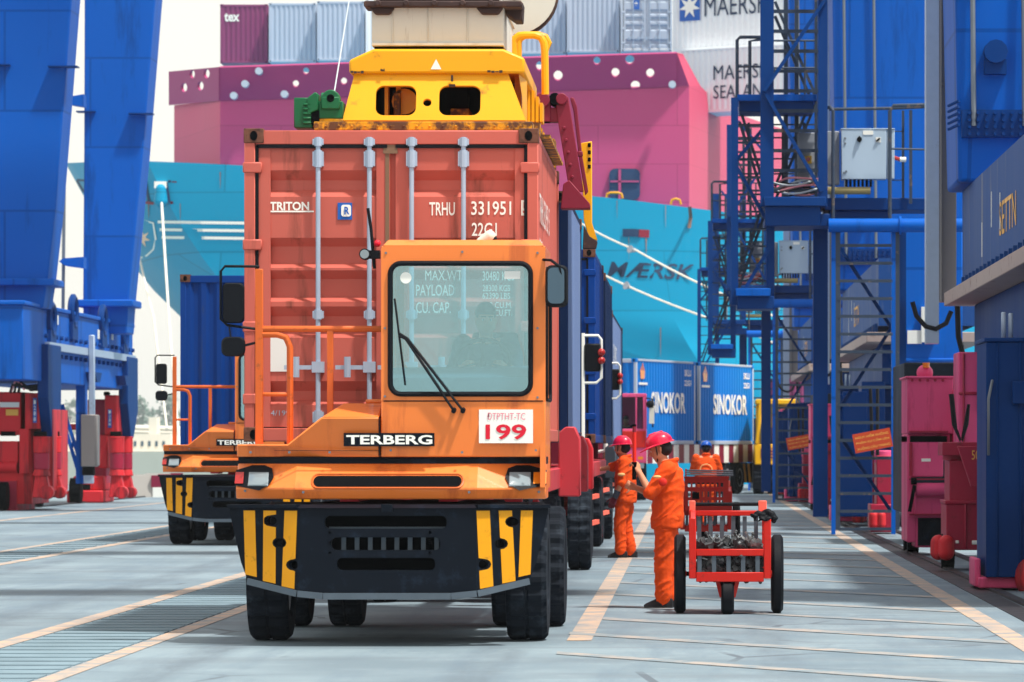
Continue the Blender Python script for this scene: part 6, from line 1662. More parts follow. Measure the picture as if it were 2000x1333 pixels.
    hp_.bar((X(108, D), D + .1, Z(775, D)), (X(156, D), D + .1, Z(935, D)), .09, .09); hp_.bar((X(120, D), D + .1, Z(790, D)), (X(160, D), D + .1, Z(915, D)), .09, .09); hp_.bar((X(122, D), D + .1, Z(828, D)), (X(128, D), D + .1, Z(806, D)), .06); hp_.bar((X(139, D), D + .1, Z(880, D)), (X(142, D), D + .1, Z(862, D)), .06); part(hp_, 'hanging_post', bevel=.01)
    bx = MB('duct'); bx.box(X(161, D), X(190, D), D - .3, D + .2, Z(912, D), Z(810, D)); bx.box(X(188, D), X(193, D), D - .3, D + .2, Z(910, D), Z(811, D)); bx.use('galv'); bx.box(X(175, D), X(186, D), D - .2, D, Z(812, D), Z(655, D)); bx.box(X(165, D), X(183, D), D - .2, D + .1, Z(945, D), Z(928, D)); bx.use('black'); bx.box(X(162, D), X(184, D), D - .2, D + .2, Z(929, D), Z(912, D)); part(bx, 'cable_box', bevel=.02)
    gp = MB('galv'); gp.box(X(88, 112), X(98, 112), 111.4, 111.8, Z(748, 112), Z(685, 112)); part(gp, 'cable_tray')
    # bogies
    def bogie(D, px0, k, far):
        x = lambda px: X(px, D); z = lambda py: Z(870 + (py - 870) * 1.0, D)
        q = MB('bogie_red')
        return q, x, z
    D = 111.5
    x = lambda px: X(px, D); z = lambda py: Z(py, D)
    q = MB('bogie_red')
    q.box(x(-70), x(40), D, D + 3, z(850), z(768)); q.box(x(-70), x(42), D - .05, D + 3, z(770), z(766)); q.box(x(-70), x(36), D - .08, D + 3, z(905), z(862)); q.cyl((x(-70), D - .05, z(912)), (x(34), D - .05, z(912)), .14, 14); q.box(x(-70), x(34), D + .02, D + 3, z(940), z(905)); q.box(x(-70), x(34), D - .1, D + 3, z(998), z(938)); q.box(x(50), x(78), D - .1, D + 2.5, z(838), z(768)); q.box(x(40), x(58), D - .2, D + 2.6, z(925), z(838)); q.box(x(32), x(62), D, D + 3, z(985), z(925)); q.box(x(78), x(100), D + .3, D + 3, z(960), z(800))
    q.use('bogie_dark_red'); q.box(x(-70), x(34), D - .115, D - .1, z(996), z(940)); q.use('black'); q.box(x(2), x(30), D - .05, D + .2, z(852), z(843)); q.use('white_worn'); q.box(x(0), x(38), D - .06, D, z(796), z(786)); q.use('sign_letter'); q.box(x(12), x(36), D - .06, D, z(812), z(800))
    q1 = part(q, 'drive_bogie', bevel=.04, seg=2)
    def motor(D, px, parent, sc=1.0):
        m_ = MB('bogie_red'); xc = X(px, D); zz_ = lambda py: Z(py, D)
        m_.cyl((xc, D, zz_(885)), (xc, D, zz_(856)), .20 * sc, 18); m_.use('bogie_dark_red'); m_.cyl((xc, D, zz_(917)), (xc, D, zz_(885)), .19 * sc, 18); m_.use('bogie_red'); m_.cyl((xc, D, zz_(930)), (xc, D, zz_(917)), .22 * sc, 18, .18 * sc); m_.loft([[(xc - .2, D - .2, zz_(972)), (xc + .25, D - .2, zz_(972)), (xc + .25, D + .2, zz_(972)), (xc - .2, D + .2, zz_(972))], [(xc - .13, D - .13, zz_(925)), (xc + .13, D - .13, zz_(925)), (xc + .13, D + .13, zz_(925)), (xc - .13, D + .13, zz_(925))]]); m_.cyl((xc + .15, D - .25, zz_(962)), (xc + .15, D + .1, zz_(962)), .17 * sc, 14); m_.cyl((xc, D, zz_(856)), (xc, D, zz_(853)), .21 * sc, 18)
        m_.use('black'); m_.box(xc - .18, xc + .12, D - .05, D + .1, zz_(853), zz_(843))
        m_.build('drive_motor', parent, bevel=.02, seg=2)
    motor(D - .3, 81, q1); motor(D + 1.2, 106, q1, .9)
    nb_ = MB('sign_blue'); nb_.box(x(66), x(73), D - .13, D - .1, z(826), z(778)); nb_.use('white')
    for k, ch_ in enumerate('1288'): nb_.text(ch_, x(67.5), x(71.5), z(790 + k * 11), z(782 + k * 11), FRONT(0, D - .135, 0))
    nb_.build('number_board', q1)
    D = 126.5; x = lambda px: X(px, D); z = lambda py: Z(py, D)
    q = MB('bogie_dark_red'); q.box(x(168), x(205), D + .3, D + 3, z(960), z(780)); q.use('bogie_red'); q.box(x(205), x(230), D - .1, D + 2.5, z(850), z(772)); q.box(x(195), x(212), D - .2, D + 2, z(915), z(850)); q.box(x(134), x(205), D - .4, D + 2, z(982), z(958)); q.prism([(x(136), z(958)), (x(146), z(930)), (x(204), z(930)), (x(206), z(958))], 'y', D - .2, D + 2); q.box(x(112), x(160), D + .6, D + 1.2, z(840), z(828)); q.use('black'); q.box(x(200), x(212), D + .2, D + .4, z(774), z(765)); 
    q2 = part(q, 'drive_bogie', bevel=.04, seg=2)
    motor(D - .3, 228, q2, 1.05); motor(D + 1.2, 246, q2, .95)
    nb_ = MB('sign_blue'); nb_.box(x(212), x(219), D - .13, D - .1, z(836), z(800)); nb_.use('white')
    for k, ch_ in enumerate('1288'): nb_.text(ch_, x(213.5), x(217.5), z(808 + k * 8), z(802 + k * 8), FRONT(0, D - .135, 0))
    nb_.build('number_board', q2)
    for yy in (111, 113, 115, 117, 124.5, 126.6, 128.5, 130): ww = MB('black'); ww.cyl((-16.7, yy, .36), (-16.4, yy, .36), .34, 18); part(ww, 'rail_wheel')
    hs = MB('cable_black'); D = 111.4
    for k in range(3): hs.path([(X(20 + 8 * k, D), D, Z(768, D)), (X(24 + 8 * k, D), D, Z(752 - 3 * k, D)), (X(48 + 6 * k, D), D, Z(756 + 3 * k, D)), (X(84, D), D, Z(752 + 4 * k, D))], .04, 6)
    hs.use('cable_pink'); hs.path([(X(22, D), D, Z(765, D)), (X(30, D), D, Z(744, D)), (X(42, D), D, Z(750, D)), (X(48, D), D, Z(762, D))], .03, 6); part(hs, 'hose')
left_crane()
# ---------------------------------------------------------------- people
def solid(mb, name, parent, voxel, m, smooth=4, wrinkle=0.0, seed=0):
    """fuse overlapping volumes into one continuous skin"""
    me = bpy.data.meshes.new('tmp'); me.from_pydata(mb.v, [], mb.f)
    ts_ = bpy.data.scenes.new('tmp'); ob = bpy.data.objects.new('tmp', me); ts_.collection.objects.link(ob)
    bm = bmesh.new(); bm.from_mesh(me); bmesh.ops.recalc_face_normals(bm, faces=bm.faces); bm.to_mesh(me); bm.free()
    r = ob.modifiers.new('r', 'REMESH'); r.mode = 'VOXEL'; r.voxel_size = voxel
    s_ = ob.modifiers.new('s', 'SMOOTH'); s_.iterations = smooth; s_.factor = 0.5
    ts_.view_layers[0].update(); dg = ts_.view_layers[0].depsgraph
    out = bpy.data.meshes.new_from_object(ob.evaluated_get(dg))
    bpy.data.objects.remove(ob); bpy.data.meshes.remove(me); bpy.data.scenes.remove(ts_)
    if wrinkle:
        for v in out.vertices:
            c = v.co
            a = noise.noise(Vector((c.x * 5 + seed, c.y * 5, c.z * 11 + c.x * 8)))
            b2 = noise.noise(Vector((c.x * 11 + seed, c.y * 11, c.z * 20 - c.y * 12)))
            fold = (1 - abs(a)) ** 4
            v.co = c + v.normal * wrinkle * (1.5 * fold - .6 + .25 * b2)
    out.materials.clear(); out.materials.append(MATS[m])
    out.polygons.foreach_set('use_smooth', [True] * len(out.polygons))
    out.name = name
    o = bpy.data.objects.new(name, out); COL.objects.link(o); o.parent = parent; ORG[o.name] = ORG[parent.name]
    return o
V = lambda *a: Vector(a)
def hand(b, wrist, f, n, curl, side, s=1.0, thumb=None):
    """palm and five fingers; f = along the hand, n = out of the palm, side = towards the thumb"""
    f = Vector(f).normalized(); n = Vector(n); n = (n - f * n.dot(f)).normalized(); w = Vector(side); w = (w - f * w.dot(f) - n * w.dot(n)).normalized()
    for k in (-1.5, -.5, .5, 1.5): b.capsule(wrist + w * k * .012 * s, wrist + f * .088 * s + w * k * .021 * s, .017 * s, .0135 * s, 8)
    L = {1.5: .078, .5: .088, -.5: .082, -1.5: .064}
    for k, ll in L.items():
        p = wrist + f * .092 * s + w * k * .0215 * s
        a = curl * (.55 + .05 * (1.5 - k))
        for j, fr in enumerate((.44, .31, .25)):
            d = f * math.cos(a) + n * math.sin(a)
            q = p + d * ll * fr * s
            b.capsule(p, q, (.0098 - .0008 * j) * s, (.0092 - .0010 * j) * s, 8)
            p = q; a += curl * (.62 - .1 * j)
    p = wrist + f * .03 * s + w * .022 * s
    t1 = (f * .55 + w * .75 + n * .35).normalized() if thumb is None else Vector(thumb).normalized()
    q = p + t1 * .042 * s; b.capsule(p, q, .014 * s, .0115 * s, 8)
    t2 = (t1 + n * .5 + f * .5).normalized(); q2 = q + t2 * .032 * s; b.capsule(q, q2, .0112 * s, .010 * s, 8)
    b.capsule(q2, q2 + (t2 + f * .3).normalized() * .022 * s, .010 * s, .0082 * s, 8)
def head(b, c, fwd, up):
    """skull, brow, cheeks, nose, lips, chin, ears about the head centre c"""
    f = Vector(fwd).normalized(); u = Vector(up); u = (u - f * u.dot(f)).normalized(); l = u.cross(f)
    P_ = lambda a, s_, h: c + f * a + l * s_ + u * h
    b.ball(P_(-.015, 0, .045), .095, 16, 12, (1, .82, 1)); b.ball(P_(.02, 0, .02), .078, 16, 12, (1, .86, 1.05))
    b.capsule(P_(.03, -.022, -.035), P_(.03, .022, -.035), .058, .058); b.capsule(P_(.052, -.014, -.082), P_(.052, .014, -.082), .026, .026)
    b.capsule(P_(.0, -.045, -.05), P_(.045, -.02, -.08), .022, .02); b.capsule(P_(.0, .045, -.05), P_(.045, .02, -.08), .022, .02)
    b.capsule(P_(.086, 0, .022), P_(.108, 0, -.02), .009, .013, 8); b.ball(P_(.098, -.010, -.024), .010, 8, 6); b.ball(P_(.098, .010, -.024), .010, 8, 6)
    b.capsule(P_(.074, -.036, .036), P_(.086, -.008, .034), .011, .011, 8); b.capsule(P_(.074, .036, .036), P_(.086, .008, .034), .011, .011, 8)
    b.capsule(P_(.078, -.016, -.046), P_(.078, .016, -.046), .011, .011, 8); b.capsule(P_(.074, -.014, -.060), P_(.074, .014, -.060), .011, .011, 8)
    for s_ in (-1, 1): b.capsule(P_(-.012, s_ * .082, .024), P_(-.004, s_ * .078, -.024), .015, .010, 8); b.ball(P_(.05, s_ * .046, -.01), .028, 10, 8)
    return P_
def helmet(P_, parent, m, label=None):
    hb_ = MB(m)
    rings = []
    for i in range(9):
        t = i / 8 * math.pi / 2
        rings.append([P_(-.012 + .138 * math.cos(t) * math.cos(a), .112 * math.cos(t) * math.sin(a), .062 + .118 * math.sin(t) ** .92 + .004 * (math.cos(a) > .95)) for a in [2 * math.pi * k / 28 for k in range(28)]])
    hb_.loft(rings)
    rim = []
    for rr, hh in ((1.0, .066), (1.10, .058), (1.10, .050), (.98, .054)):
        rim.append([P_(-.012 + (.138 * rr + (.055 * max(0, math.cos(a)) ** 1.5 if rr > 1.05 else 0)) * math.cos(a), .112 * rr * math.sin(a), hh - (.018 * max(0, math.cos(a)) ** 2 if rr > 1.05 else 0)) for a in [2 * math.pi * k / 28 for k in range(28)]])
    hb_.loft(rim)
    hb_.capsule(P_(.09, 0, .135), P_(-.11, 0, .135), .008, .008, 8); hb_.capsule(P_(.05, 0, .168), P_(-.07, 0, .168), .012, .012, 8)
    ho = hb_.build('helmet', parent, local=True)
    st = MB('hair')
    for s_ in (-1, 1): st.path([P_(.02, s_ * .082, .06), P_(.03, s_ * .08, -.02), P_(.05, s_ * .05, -.09), P_(.055, 0, -.112)], .006, 6)
    st.path([P_(-.11, 0, .05), P_(-.10, .05, .0), P_(-.02, .085, .04)], .008, 6); st.path([P_(-.11, 0, .05), P_(-.10, -.05, .0), P_(-.02, -.085, .04)], .008, 6)
    st.build('chin_strap', ho, local=True)
    return ho
def hair(P_, parent, cap=True):
    b = MB('hair')
    b.ball(P_(-.045, 0, .01), .083, 16, 10, (1, 1.0, 1)); 
    if cap: b.ball(P_(-.022, 0, .062), .098, 16, 10, (1, .88, 1.0)); b.ball(P_(.03, 0, .085), .068, 12, 8, (1, 1.05, .8))
    b.build('hair', parent, local=True)
def eyes(P_, parent):
    for s_ in (-1, 1):
        e = MB('white'); e.ball(P_(.079, s_ * .030, .014), .011, 10, 8); e.use('eye_dark'); e.ball(P_(.087, s_ * .030, .013), .0062, 8, 6); e.capsule(P_(.090, s_ * .014, .038), P_(.080, s_ * .046, .040), .0055, .0045, 6); e.build('eye', parent, local=True)
def ring_(c, rx, ry, rot=0.0, n=20):
    return [Vector((c[0] + rx * math.cos(t), c[1] + ry * math.sin(t), c[2])) for t in [2 * math.pi * k / n for k in range(n)]]
def person(loc, rz, label, J, top='cloth_orange', helm='helmet_red', vox=.009, sleeve=.5, gloves=None, hem=.77, back_text=True, legs=True, grip=(1.6, .5), hn=None, group=None, glovem='glove'):
    """J: joints in metres, x forward, y left, z up"""
    root = thing('person', loc, label, 'person', group, rz)
    b = MB('skin')
    sh = {s_: V(*J['sh' + s_]) for s_ in 'LR'}; el = {s_: V(*J['el' + s_]) for s_ in 'LR'}; wr = {s_: V(*J['wr' + s_]) for s_ in 'LR'}
    hip = {s_: V(*J['hip' + s_]) for s_ in 'LR'}; kn = {s_: V(*J['kn' + s_]) for s_ in 'LR'}; an = {s_: V(*J['an' + s_]) for s_ in 'LR'}
    pel = V(*J['pel']); cst = V(*J['chest']); nk = V(*J['neck']); hc = V(*J['head'])
    b.capsule(pel + V(0, -.06, 0), pel + V(0, .06, 0), .115, .115); b.capsule(pel, cst, .125, .135); b.capsule(cst + V(0, -.07, .02), cst + V(0, .07, .02), .115, .115); b.capsule(sh['L'], sh['R'], .06, .06); b.capsule(nk - V(0, 0, .06), hc + V(-.01, 0, -.05), .062, .055)
    for s_ in 'LR':
        b.capsule(sh[s_], el[s_], .055, .042); b.capsule(el[s_], wr[s_], .043, .028); b.capsule(hip[s_], kn[s_], .088, .06); b.capsule(kn[s_], an[s_], .062, .040); b.capsule(an[s_], an[s_] + V(.13, 0, -.045), .04, .03)
        f = (wr[s_] - el[s_]).normalized(); sy = 1 if s_ == 'L' else -1
        hf, hnn, hs = (hn or {}).get(s_, (f, V(0, -sy, 0), V(1, 0, 0)))
        hand(b, wr[s_] + f * .01, hf, hnn, grip[0] if s_ == 'L' else grip[1], hs)
    P_ = head(b, hc, J.get('look', (1, 0, 0)), J.get('up', (0, 0, 1)))
    body = solid(b, 'body', root, vox, 'skin', 3)
    eyes(P_, body)
    hair(P_, root, helm is None)
    if helm: helmet(P_, root, helm)
    # jacket
    j = MB(top)
    zc = cst.z
    hx, hy = pel.x, pel.y
    lean = (cst - pel)
    def tor(z): t = (z - pel.z) / (cst.z - pel.z); return (pel.x + lean.x * t, pel.y + lean.y * t)
    secs = [(hem, .150, .205), (hem + .02, .158, .215), (hem + .09, .160, .215), (pel.z + .16, .155, .205), (cst.z - .08, .155, .215), (cst.z + .04, .15, .215), (cst.z + .13, .125, .195), (nk.z - .045, .092, .13), (nk.z + .015, .075, .080)]
    j.loft([ring_((tor(z)[0], tor(z)[1], z), rx, ry) for z, rx, ry in secs])
    for s_ in 'LR':
        j.capsule(sh[s_], el[s_], .088, .066); e2 = el[s_].lerp(wr[s_], sleeve if isinstance(sleeve, float) else sleeve[0 if s_ == 'L' else 1])
        if (e2 - el[s_]).length > .03: j.cyl(el[s_], e2, .066, 14, .056); j.ball(el[s_], .066)
    j.path([V(tor(nk.z)[0] + .075 * math.cos(t) * 1.0, tor(nk.z)[1] + .078 * math.sin(t), nk.z + .02 - .018 * math.cos(t)) for t in [2 * math.pi * k / 18 for k in range(18)]], .018, 8, True)
    jk = solid(j, 'jacket', root, .011, top, 3, .0085, seed=rz * 3)
    # trousers
    if legs:
        t = MB(top)
        t.capsule(pel + V(0, -.07, 0), pel + V(0, .07, 0), .145, .145)
        for s_ in 'LR':
            t.capsule(hip[s_], kn[s_], .118, .092); lo = kn[s_].lerp(an[s_], .93); t.capsule(kn[s_], lo, .090, .082)
        solid(t, 'trousers', root, .012, top, 3, .010, seed=rz * 5 + 2)
        for s_ in 'LR':
            s2 = MB('shoe'); a = an[s_]; g0 = a.z - .075
            s2.loft([[V(a.x + x_, a.y + y_, g0 + z_) for x_, y_ in [(-.085, -.03), (-.05, -.042), (.06, -.048), (.15, -.042), (.19, 0), (.15, .045), (.06, .045), (-.05, .04), (-.085, .028), (-.095, 0)]] for z_ in (0.002, .03)] + [[V(a.x + x_ * .97, a.y + y_ * .95, g0 + z_) for (x_, y_), z_ in zip([(-.085, -.03), (-.05, -.042), (.06, -.044), (.14, -.035), (.175, 0), (.14, .035), (.06, .042), (-.05, .04), (-.085, .028), (-.095, 0)], (.08, .085, .075, .055, .045, .055, .075, .085, .08, .08))], [V(a.x + x_ * .6, a.y + y_ * .8, g0 + .105) for x_, y_ in [(-.1, -.03), (-.05, -.042), (.02, -.044), (.06, -.03), (.07, 0), (.06, .03), (.02, .042), (-.05, .04), (-.1, .028), (-.11, 0)]]])
            s2.build('shoe', root, local=True)
    for s_ in gloves or '':
        g_ = MB(glovem); f = (wr[s_] - el[s_]).normalized(); sy = 1 if s_ == 'L' else -1
        hand(g_, wr[s_] + f * .008, f, V(0, -sy, 0), .9, V(1, 0, 0), 1.18); go = solid(g_, 'glove', root, .008, glovem, 2)
        c_ = MB('glove_dark'); c_.cyl(wr[s_] - f * .09, wr[s_] + f * .02, .046, 14, .042); c_.build('glove_cuff', go, local=True)
    return root, P_, jk
# nearest worker, facing left, holding a red and black rod upright
wx = X(1302, 44.7)
base = dict(pel=(0, 0, .90), chest=(.0, 0, 1.22), neck=(.015, 0, 1.405), head=(.055, 0, 1.535), shL=(-.01, .185, 1.345), shR=(.0, -.185, 1.345), hipL=(0, .09, .88), hipR=(.0, -.09, .88), knL=(.03, .10, .48), knR=(.03, -.10, .48), anL=(-.01, .10, .078), anR=(-.01, -.11, .078))
J1 = dict(base); J1.update(elL=(.155, .24, 1.115), wrL=(.262, .14, 1.315), elR=(.14, -.22, 1.10), wrR=(.31, -.08, 1.17), chest=(-.02, 0, 1.22), pel=(-.01, 0, .90), look=(1, -.05, -.32), up=(.3, 0, 1), head=(.065, 0, 1.530), anL=(.03, .07, .078), anR=(-.0, -.10, .078), knL=(.03, .09, .48), knR=(-.01, -.10, .48))
hold = {'L': (V(.45, -.1, .9), V(.6, -.75, -.2), V(-.5, -.2, .6))}
pw1, Ph, jk1 = person((wx, 44.7, 0), R(180), 'worker in orange overalls and red helmet beside the cart, holding a red rod upright', J1, grip=(1.5, 1.3), sleeve=(.18, .35), hn=hold, vox=.008)
# badge, arm patch and lettering on the clothes
bd = MB('badge_red'); bd.ball((.035, .318, 1.225), .05, 10, 6, (.8, .25, .8)); bd.use('cloth_patch'); bd.ball((.09, .305, 1.275), .045, 10, 6, (.9, .25, .35)); bd.build('arm_patch', jk1, local=True)
bt = MB('cloth_patch'); bt.text('LASHING', -.12, .12, 1.19, 1.25, FACE((-.195, 0, 0), (0, -1, 0), (0, 0, 1)), bold=.02); bt.build('back_lettering', jk1, local=True, fixn=False)
rod = MB('badge_red'); q0 = P(1239, 905, 44.56)
rod.cyl(q0 + V(0, 0, -.0), q0 + V(0, 0, .30), .019, 12); rod.use('maroon'); rod.cyl(q0 + V(0, 0, .30), q0 + V(0, 0, .36), .020, 12, .017); rod.use('black'); rod.cyl(q0 + V(0, 0, -.16), q0, .022, 12); rod.cyl(q0 + V(0, 0, .355), q0 + V(0, 0, .375), .018, 12); rod.cyl(q0 + V(0, 0, -.005), q0 + V(0, 0, .01), .025, 12)
tag(rod.build('signal_rod'), 'red rod with black grip held upright by the nearest worker', 'signal rod')
# second worker at the trailer
J2 = dict(base); J2.update(elL=(.02, .27, 1.06), wrL=(.105, .28, .86), elR=(.22, -.20, 1.27), wrR=(.40, -.10, 1.24), look=(1, -.25, -.06), knL=(.07, .10, .48), anL=(.05, .10, .078), anR=(-.06, -.10, .078), knR=(.02, -.1, .48))
pw2, _, jk2 = person((X(1222, 64.6), 64.6, 0), R(172), 'worker in orange overalls and red helmet reaching to the trailers, one gloved hand hanging', J2, gloves='L', sleeve=(.06, .2), vox=.010)
ap = MB('cloth_patch'); ap.ball((.01, .325, 1.17), .06, 10, 6, (.9, .25, .4)); ap.build('arm_patch', jk2, local=True)
# third worker, back turned, blue helmet
J3 = dict(base); J3.update(chest=(.06, 0, 1.20), neck=(.11, 0, 1.375), head=(.165, 0, 1.49), shL=(.07, .19, 1.32), shR=(.07, -.19, 1.32), elL=(.12, .27, 1.07), elR=(.12, -.27, 1.07), wrL=(.30, .18, .98), wrR=(.30, -.18, .98), look=(1, 0, -.35), up=(.35, 0, 1))
pw3, _, jk3 = person((X(1379, 90), 90, 0), R(90), 'worker in orange overalls and blue helmet with his back turned, by the farther cart', J3, helm='helmet_blue', vox=.012)
bt = MB('cloth_patch')
bt.path([V(-.128 + .02 * math.cos(a_), .115 * math.cos(t), 1.10 + .11 * math.sin(t)) for t, a_ in [(math.pi * k / 14, 0) for k in range(15)]], .010, 6); bt.path([V(-.118, -.12, 1.09), V(-.13, 0, 1.085), V(-.118, .12, 1.09)], .010, 6)
bt.build('back_emblem', jk3, local=True)
# drivers
def driver(x, y, zseat, label, shirt, vox=.010):
    Jd = dict(pel=(0, 0, .10), chest=(-.04, 0, .42), neck=(.0, 0, .60), head=(.035, .0, .735), shL=(-.03, .185, .545), shR=(-.03, -.185, .545), elL=(.14, .26, .32), elR=(.14, -.26, .32), wrL=(.36, .17, .36), wrR=(.36, -.17, .36), hipL=(.03, .09, .09), hipR=(.03, -.09, .09), knL=(.46, .11, .12), knR=(.46, -.11, .12), anL=(.52, .11, -.26), anR=(.52, -.11, -.26), look=(1, .15, -.05))
    return person((x, y, zseat), R(-90), label, Jd, top=shirt, helm=None, vox=vox, hem=.06, sleeve=.15, grip=(1.4, 1.4))
driver(tx(936), cyf + 1.02, dz + .36, 'driver in blue grey shirt behind the windscreen of the front orange tractor', 'shirt_blue')
# ---------------------------------------------------------------- hand carts
def cart_wheel(parent, x, y, r, w, pneu=True):
    t = MB('rubber'); t.lathe([(r * .80, -w * .5), (r * .92, -w * .55), (r, -w * .3), (r, w * .3), (r * .92, w * .55), (r * .80, w * .5), (r * .78, 0), (r * .80, -w * .5)], AXIS((x, y, r), (1, 0, 0)), 36)
    s_ = MB('cart_red'); s_.path([V(x, y + r * .78 * math.cos(a), r + r * .78 * math.sin(a)) for a in [2 * math.pi * k / 28 for k in range(28)]], w * .32, 6, True)
    for k in range(8): a = k * math.pi / 4; s_.cyl((x, y, r), (x, y + r * .78 * math.cos(a), r + r * .78 * math.sin(a)), .012, 6)
    s_.cyl((x - w * .6, y, r), (x + w * .6, y, r), .03, 12)
    o = s_.build('wheel', parent, local=False); t.build('tyre', o)
    return o
CD = 43.1
def make_cart():
    x = lambda px: X(px, CD); z = lambda py: Z(py, CD)
    cx = (x(1328) + x(1519)) / 2
    t = thing('hand_cart', (cx, CD, 0), 'red hand cart in front, heaped with grey and brass fittings, black glove on its corner', 'hand cart', 'red hand carts')
    L = 1.05; y0, y1 = CD - .12, CD - .12 + L
    x0, x1 = x(1348), x(1503); zb, zm, zt = z(1130), z(1079), z(1012)
    f = MB('cart_red')
    for y in (y0, y1):
        f.box(x0 - .012, x0 + .055, y, y + .05, zb, zt + (.0 if y == y0 else .06)); f.box(x1 - .055, x1 + .012, y, y + .05, zb, zt + (.0 if y == y0 else .06)); f.box(x0 + .055, x1 - .055, y + .003, y + .047, zb - .03, zb + .06); 
        f.box(x0 + .055, x1 - .055, y + .003, y + .047, zm - .032, zm + .032)
    f.box(x0 + .055, x1 - .055, y1 + .002, y1 + .048, zt + .005, zt + .055)
    for xx in (x0 + .005, x1 - .05):
        f.box(xx, xx + .045, y0 + .05, y1, zb + .004, zb + .05); f.box(xx, xx + .045, y0 + .05, y1, zm - .022, zm + .022); f.bar((xx + .022, y0 + .03, zt - .03), (xx + .022, y1, zt + .03), .05, .05)
    f.box(x0 + .05, x1 - .05, y0 + .05, y1, zb + .005, zb + .02)
    f.use('cart_pale_red'); f.box(x1 - .09, x1 - .01, y1 + .05, y1 + .11, zt + .02, zt + .15); f.box(x0 - .01, x0 + .05, y1 + .05, y1 + .11, zt + .02, zt + .15)
    f.build('cart_frame', t, bevel=.006)
    h_ = MB('rubber'); h_.cyl((x0 + .04, y1 + .08, zt + .115), (x1 - .08, y1 + .08, zt + .115), .018, 10); h_.build('push_handle', t)
    k = 0
    for y, za, zc_ in ((y0 + .02, zb + .05, zm - .025), (y1 + .02, zb + .05, zt)):
        for i in range(6 if y > y0 + .1 else 5):
            xx = x0 + .085 + i * ((x1 - x0 - .2) / (5 if y > y0 + .1 else 4)); s_ = MB('slat_grey'); s_.box(xx - .018, xx + .022, y - .005, y + .008, za, zc_); s_.build('slat', t)
    for xx in (x0 + .027, x1 - .028):
        for i in range(6): yy = y0 + .14 + i * .15; s_ = MB('slat_grey'); s_.box(xx - .005, xx + .008, yy, yy + .04, zb + .05, zt - .02); s_.build('slat', t)
    ax_ = MB('black'); ax_.cyl((x(1325), CD + .3, .37), (x(1522), CD + .3, .37), .022, 10)
    for xx in (x0 + .1, x1 - .13): ax_.box(xx, xx + .04, CD + .27, CD + .33, .37, zb)
    ax_.build('axle', t)
    cart_wheel(t, x(1328), CD + .3, .37, .10); cart_wheel(t, x(1519), CD + .3, .37, .10)
    cst = MB('cart_red'); xc = x(1421)
    for s_ in (-1, 1): cst.bar((xc + s_ * .095, CD + .02, zb), (xc + s_ * .05, CD + .0, .16), .03, .04)
    cst.build('castor_fork', t); 
    tw = MB('rubber'); tw.lathe([(.03, -.05), (.14, -.06), (.165, -.04), (.165, .04), (.14, .06), (.03, .05)], AXIS((xc, CD, .165), (1, 0, 0)), 26); tw.build('castor_wheel', t)
    return t, (x0, x1, y0, y1, zb, zt, zm)
cart1, (x0, x1, y0, y1, zb, zt, zm) = make_cart()
cart2 = copy_tree(cart1)
cart2.location = (X(1378, 68.0), 68.0, 0)
cart2.scale = (1, 1, 1)
tag(cart2, 'red hand cart farther back, loaded with a red plastic crate', 'hand cart', 'red hand carts')
# the fittings heaped in the nearer cart (twist locks)
rnd = random.Random(5)
def make_lock():
    b_ = MB('lock_dark'); b_.cyl((0, 0, -.05), (0, 0, .05), .038, 8); b_.box(-.05, .05, -.032, .032, -.022, .022)
    b_.use('lock_grey'); b_.cyl((0, 0, .05), (0, 0, .075), .026, 8, .012); b_.cyl((0, 0, -.075), (0, 0, -.05), .012, 8, .03); b_.use('lock_brass'); b_.cyl((.05, 0, 0), (.11, 0, .01), .011, 6); b_.ball((.11, 0, .01), .018, 6, 5)
    return b_.build('twist_lock')
lk = make_lock(); first = True
from mathutils import Euler
kinds = [('lock_dark', 'lock_grey', 'lock_brass'), ('lock_grey', 'lock_dark', 'white_worn'), ('lock_dark', 'lock_brass', 'lock_grey'), ('lock_dark', 'lock_dark', 'cart_red'), ('lock_dark', 'white_worn', 'lock_grey')]
meshes = []
for kd in kinds:
    m_ = lk.data.copy(); m_.materials.clear()
    for q in kd: m_.materials.append(MATS[q])
    meshes.append(m_)
LB = 'twist lock with short lever in the heap filling the nearest red cart'
for ix in range(8):
    for iy in range(3):
        for iz in range(6):
            zc_ = zb + .07 + iz * .085
            if zc_ > zm + .11 + .05 * math.sin(ix * 1.3 + iy): continue
            o = lk if first else lk.copy()
            if not first: COL.objects.link(o)
            first = False
            o.data = meshes[rnd.randrange(5)]
            o.location = (x0 + .11 + ix * (x1 - x0 - .22) / 7 + rnd.uniform(-.012, .012), y0 + .11 + iy * .13 + rnd.uniform(-.02, .02), zc_ + rnd.uniform(-.01, .01))
            o.rotation_euler = Euler((rnd.uniform(0, 6), rnd.uniform(0, 6), rnd.uniform(0, 6)))
            tag(o, LB, 'twist lock', 'twist locks heaped in the nearest cart')
gv = MB('rubber')
gc = V(x1 - .02, y0 + .03, zt + .03)
for dx_, dy_, dz_, r_ in ((-.13, .0, -.01, .028), (-.09, .02, .015, .036), (-.05, .0, .0, .034), (-.01, .02, .02, .038), (.03, .01, .0, .036), (.055, .0, -.03, .03), (.0, -.02, -.035, .03), (-.05, -.02, -.04, .024), (-.12, -.01, -.05, .018), (-.085, -.01, -.06, .016), (.06, .01, -.055, .02)): gv.ball(gc + V(dx_, dy_, dz_), r_, 10, 8, (1.25, 1, .8))
g_o = thing('work_glove', (x1 - .02, y0, zt), 'crumpled black glove draped over the corner of the nearest red cart', 'glove')
go = solid(gv, 'glove_body', g_o, .009, 'glove_dark', 3, .014); go.data.materials[0] = MATS['rubber']
go.data.transform(Matrix.Translation(-Vector((x1 - .02, y0, zt))))
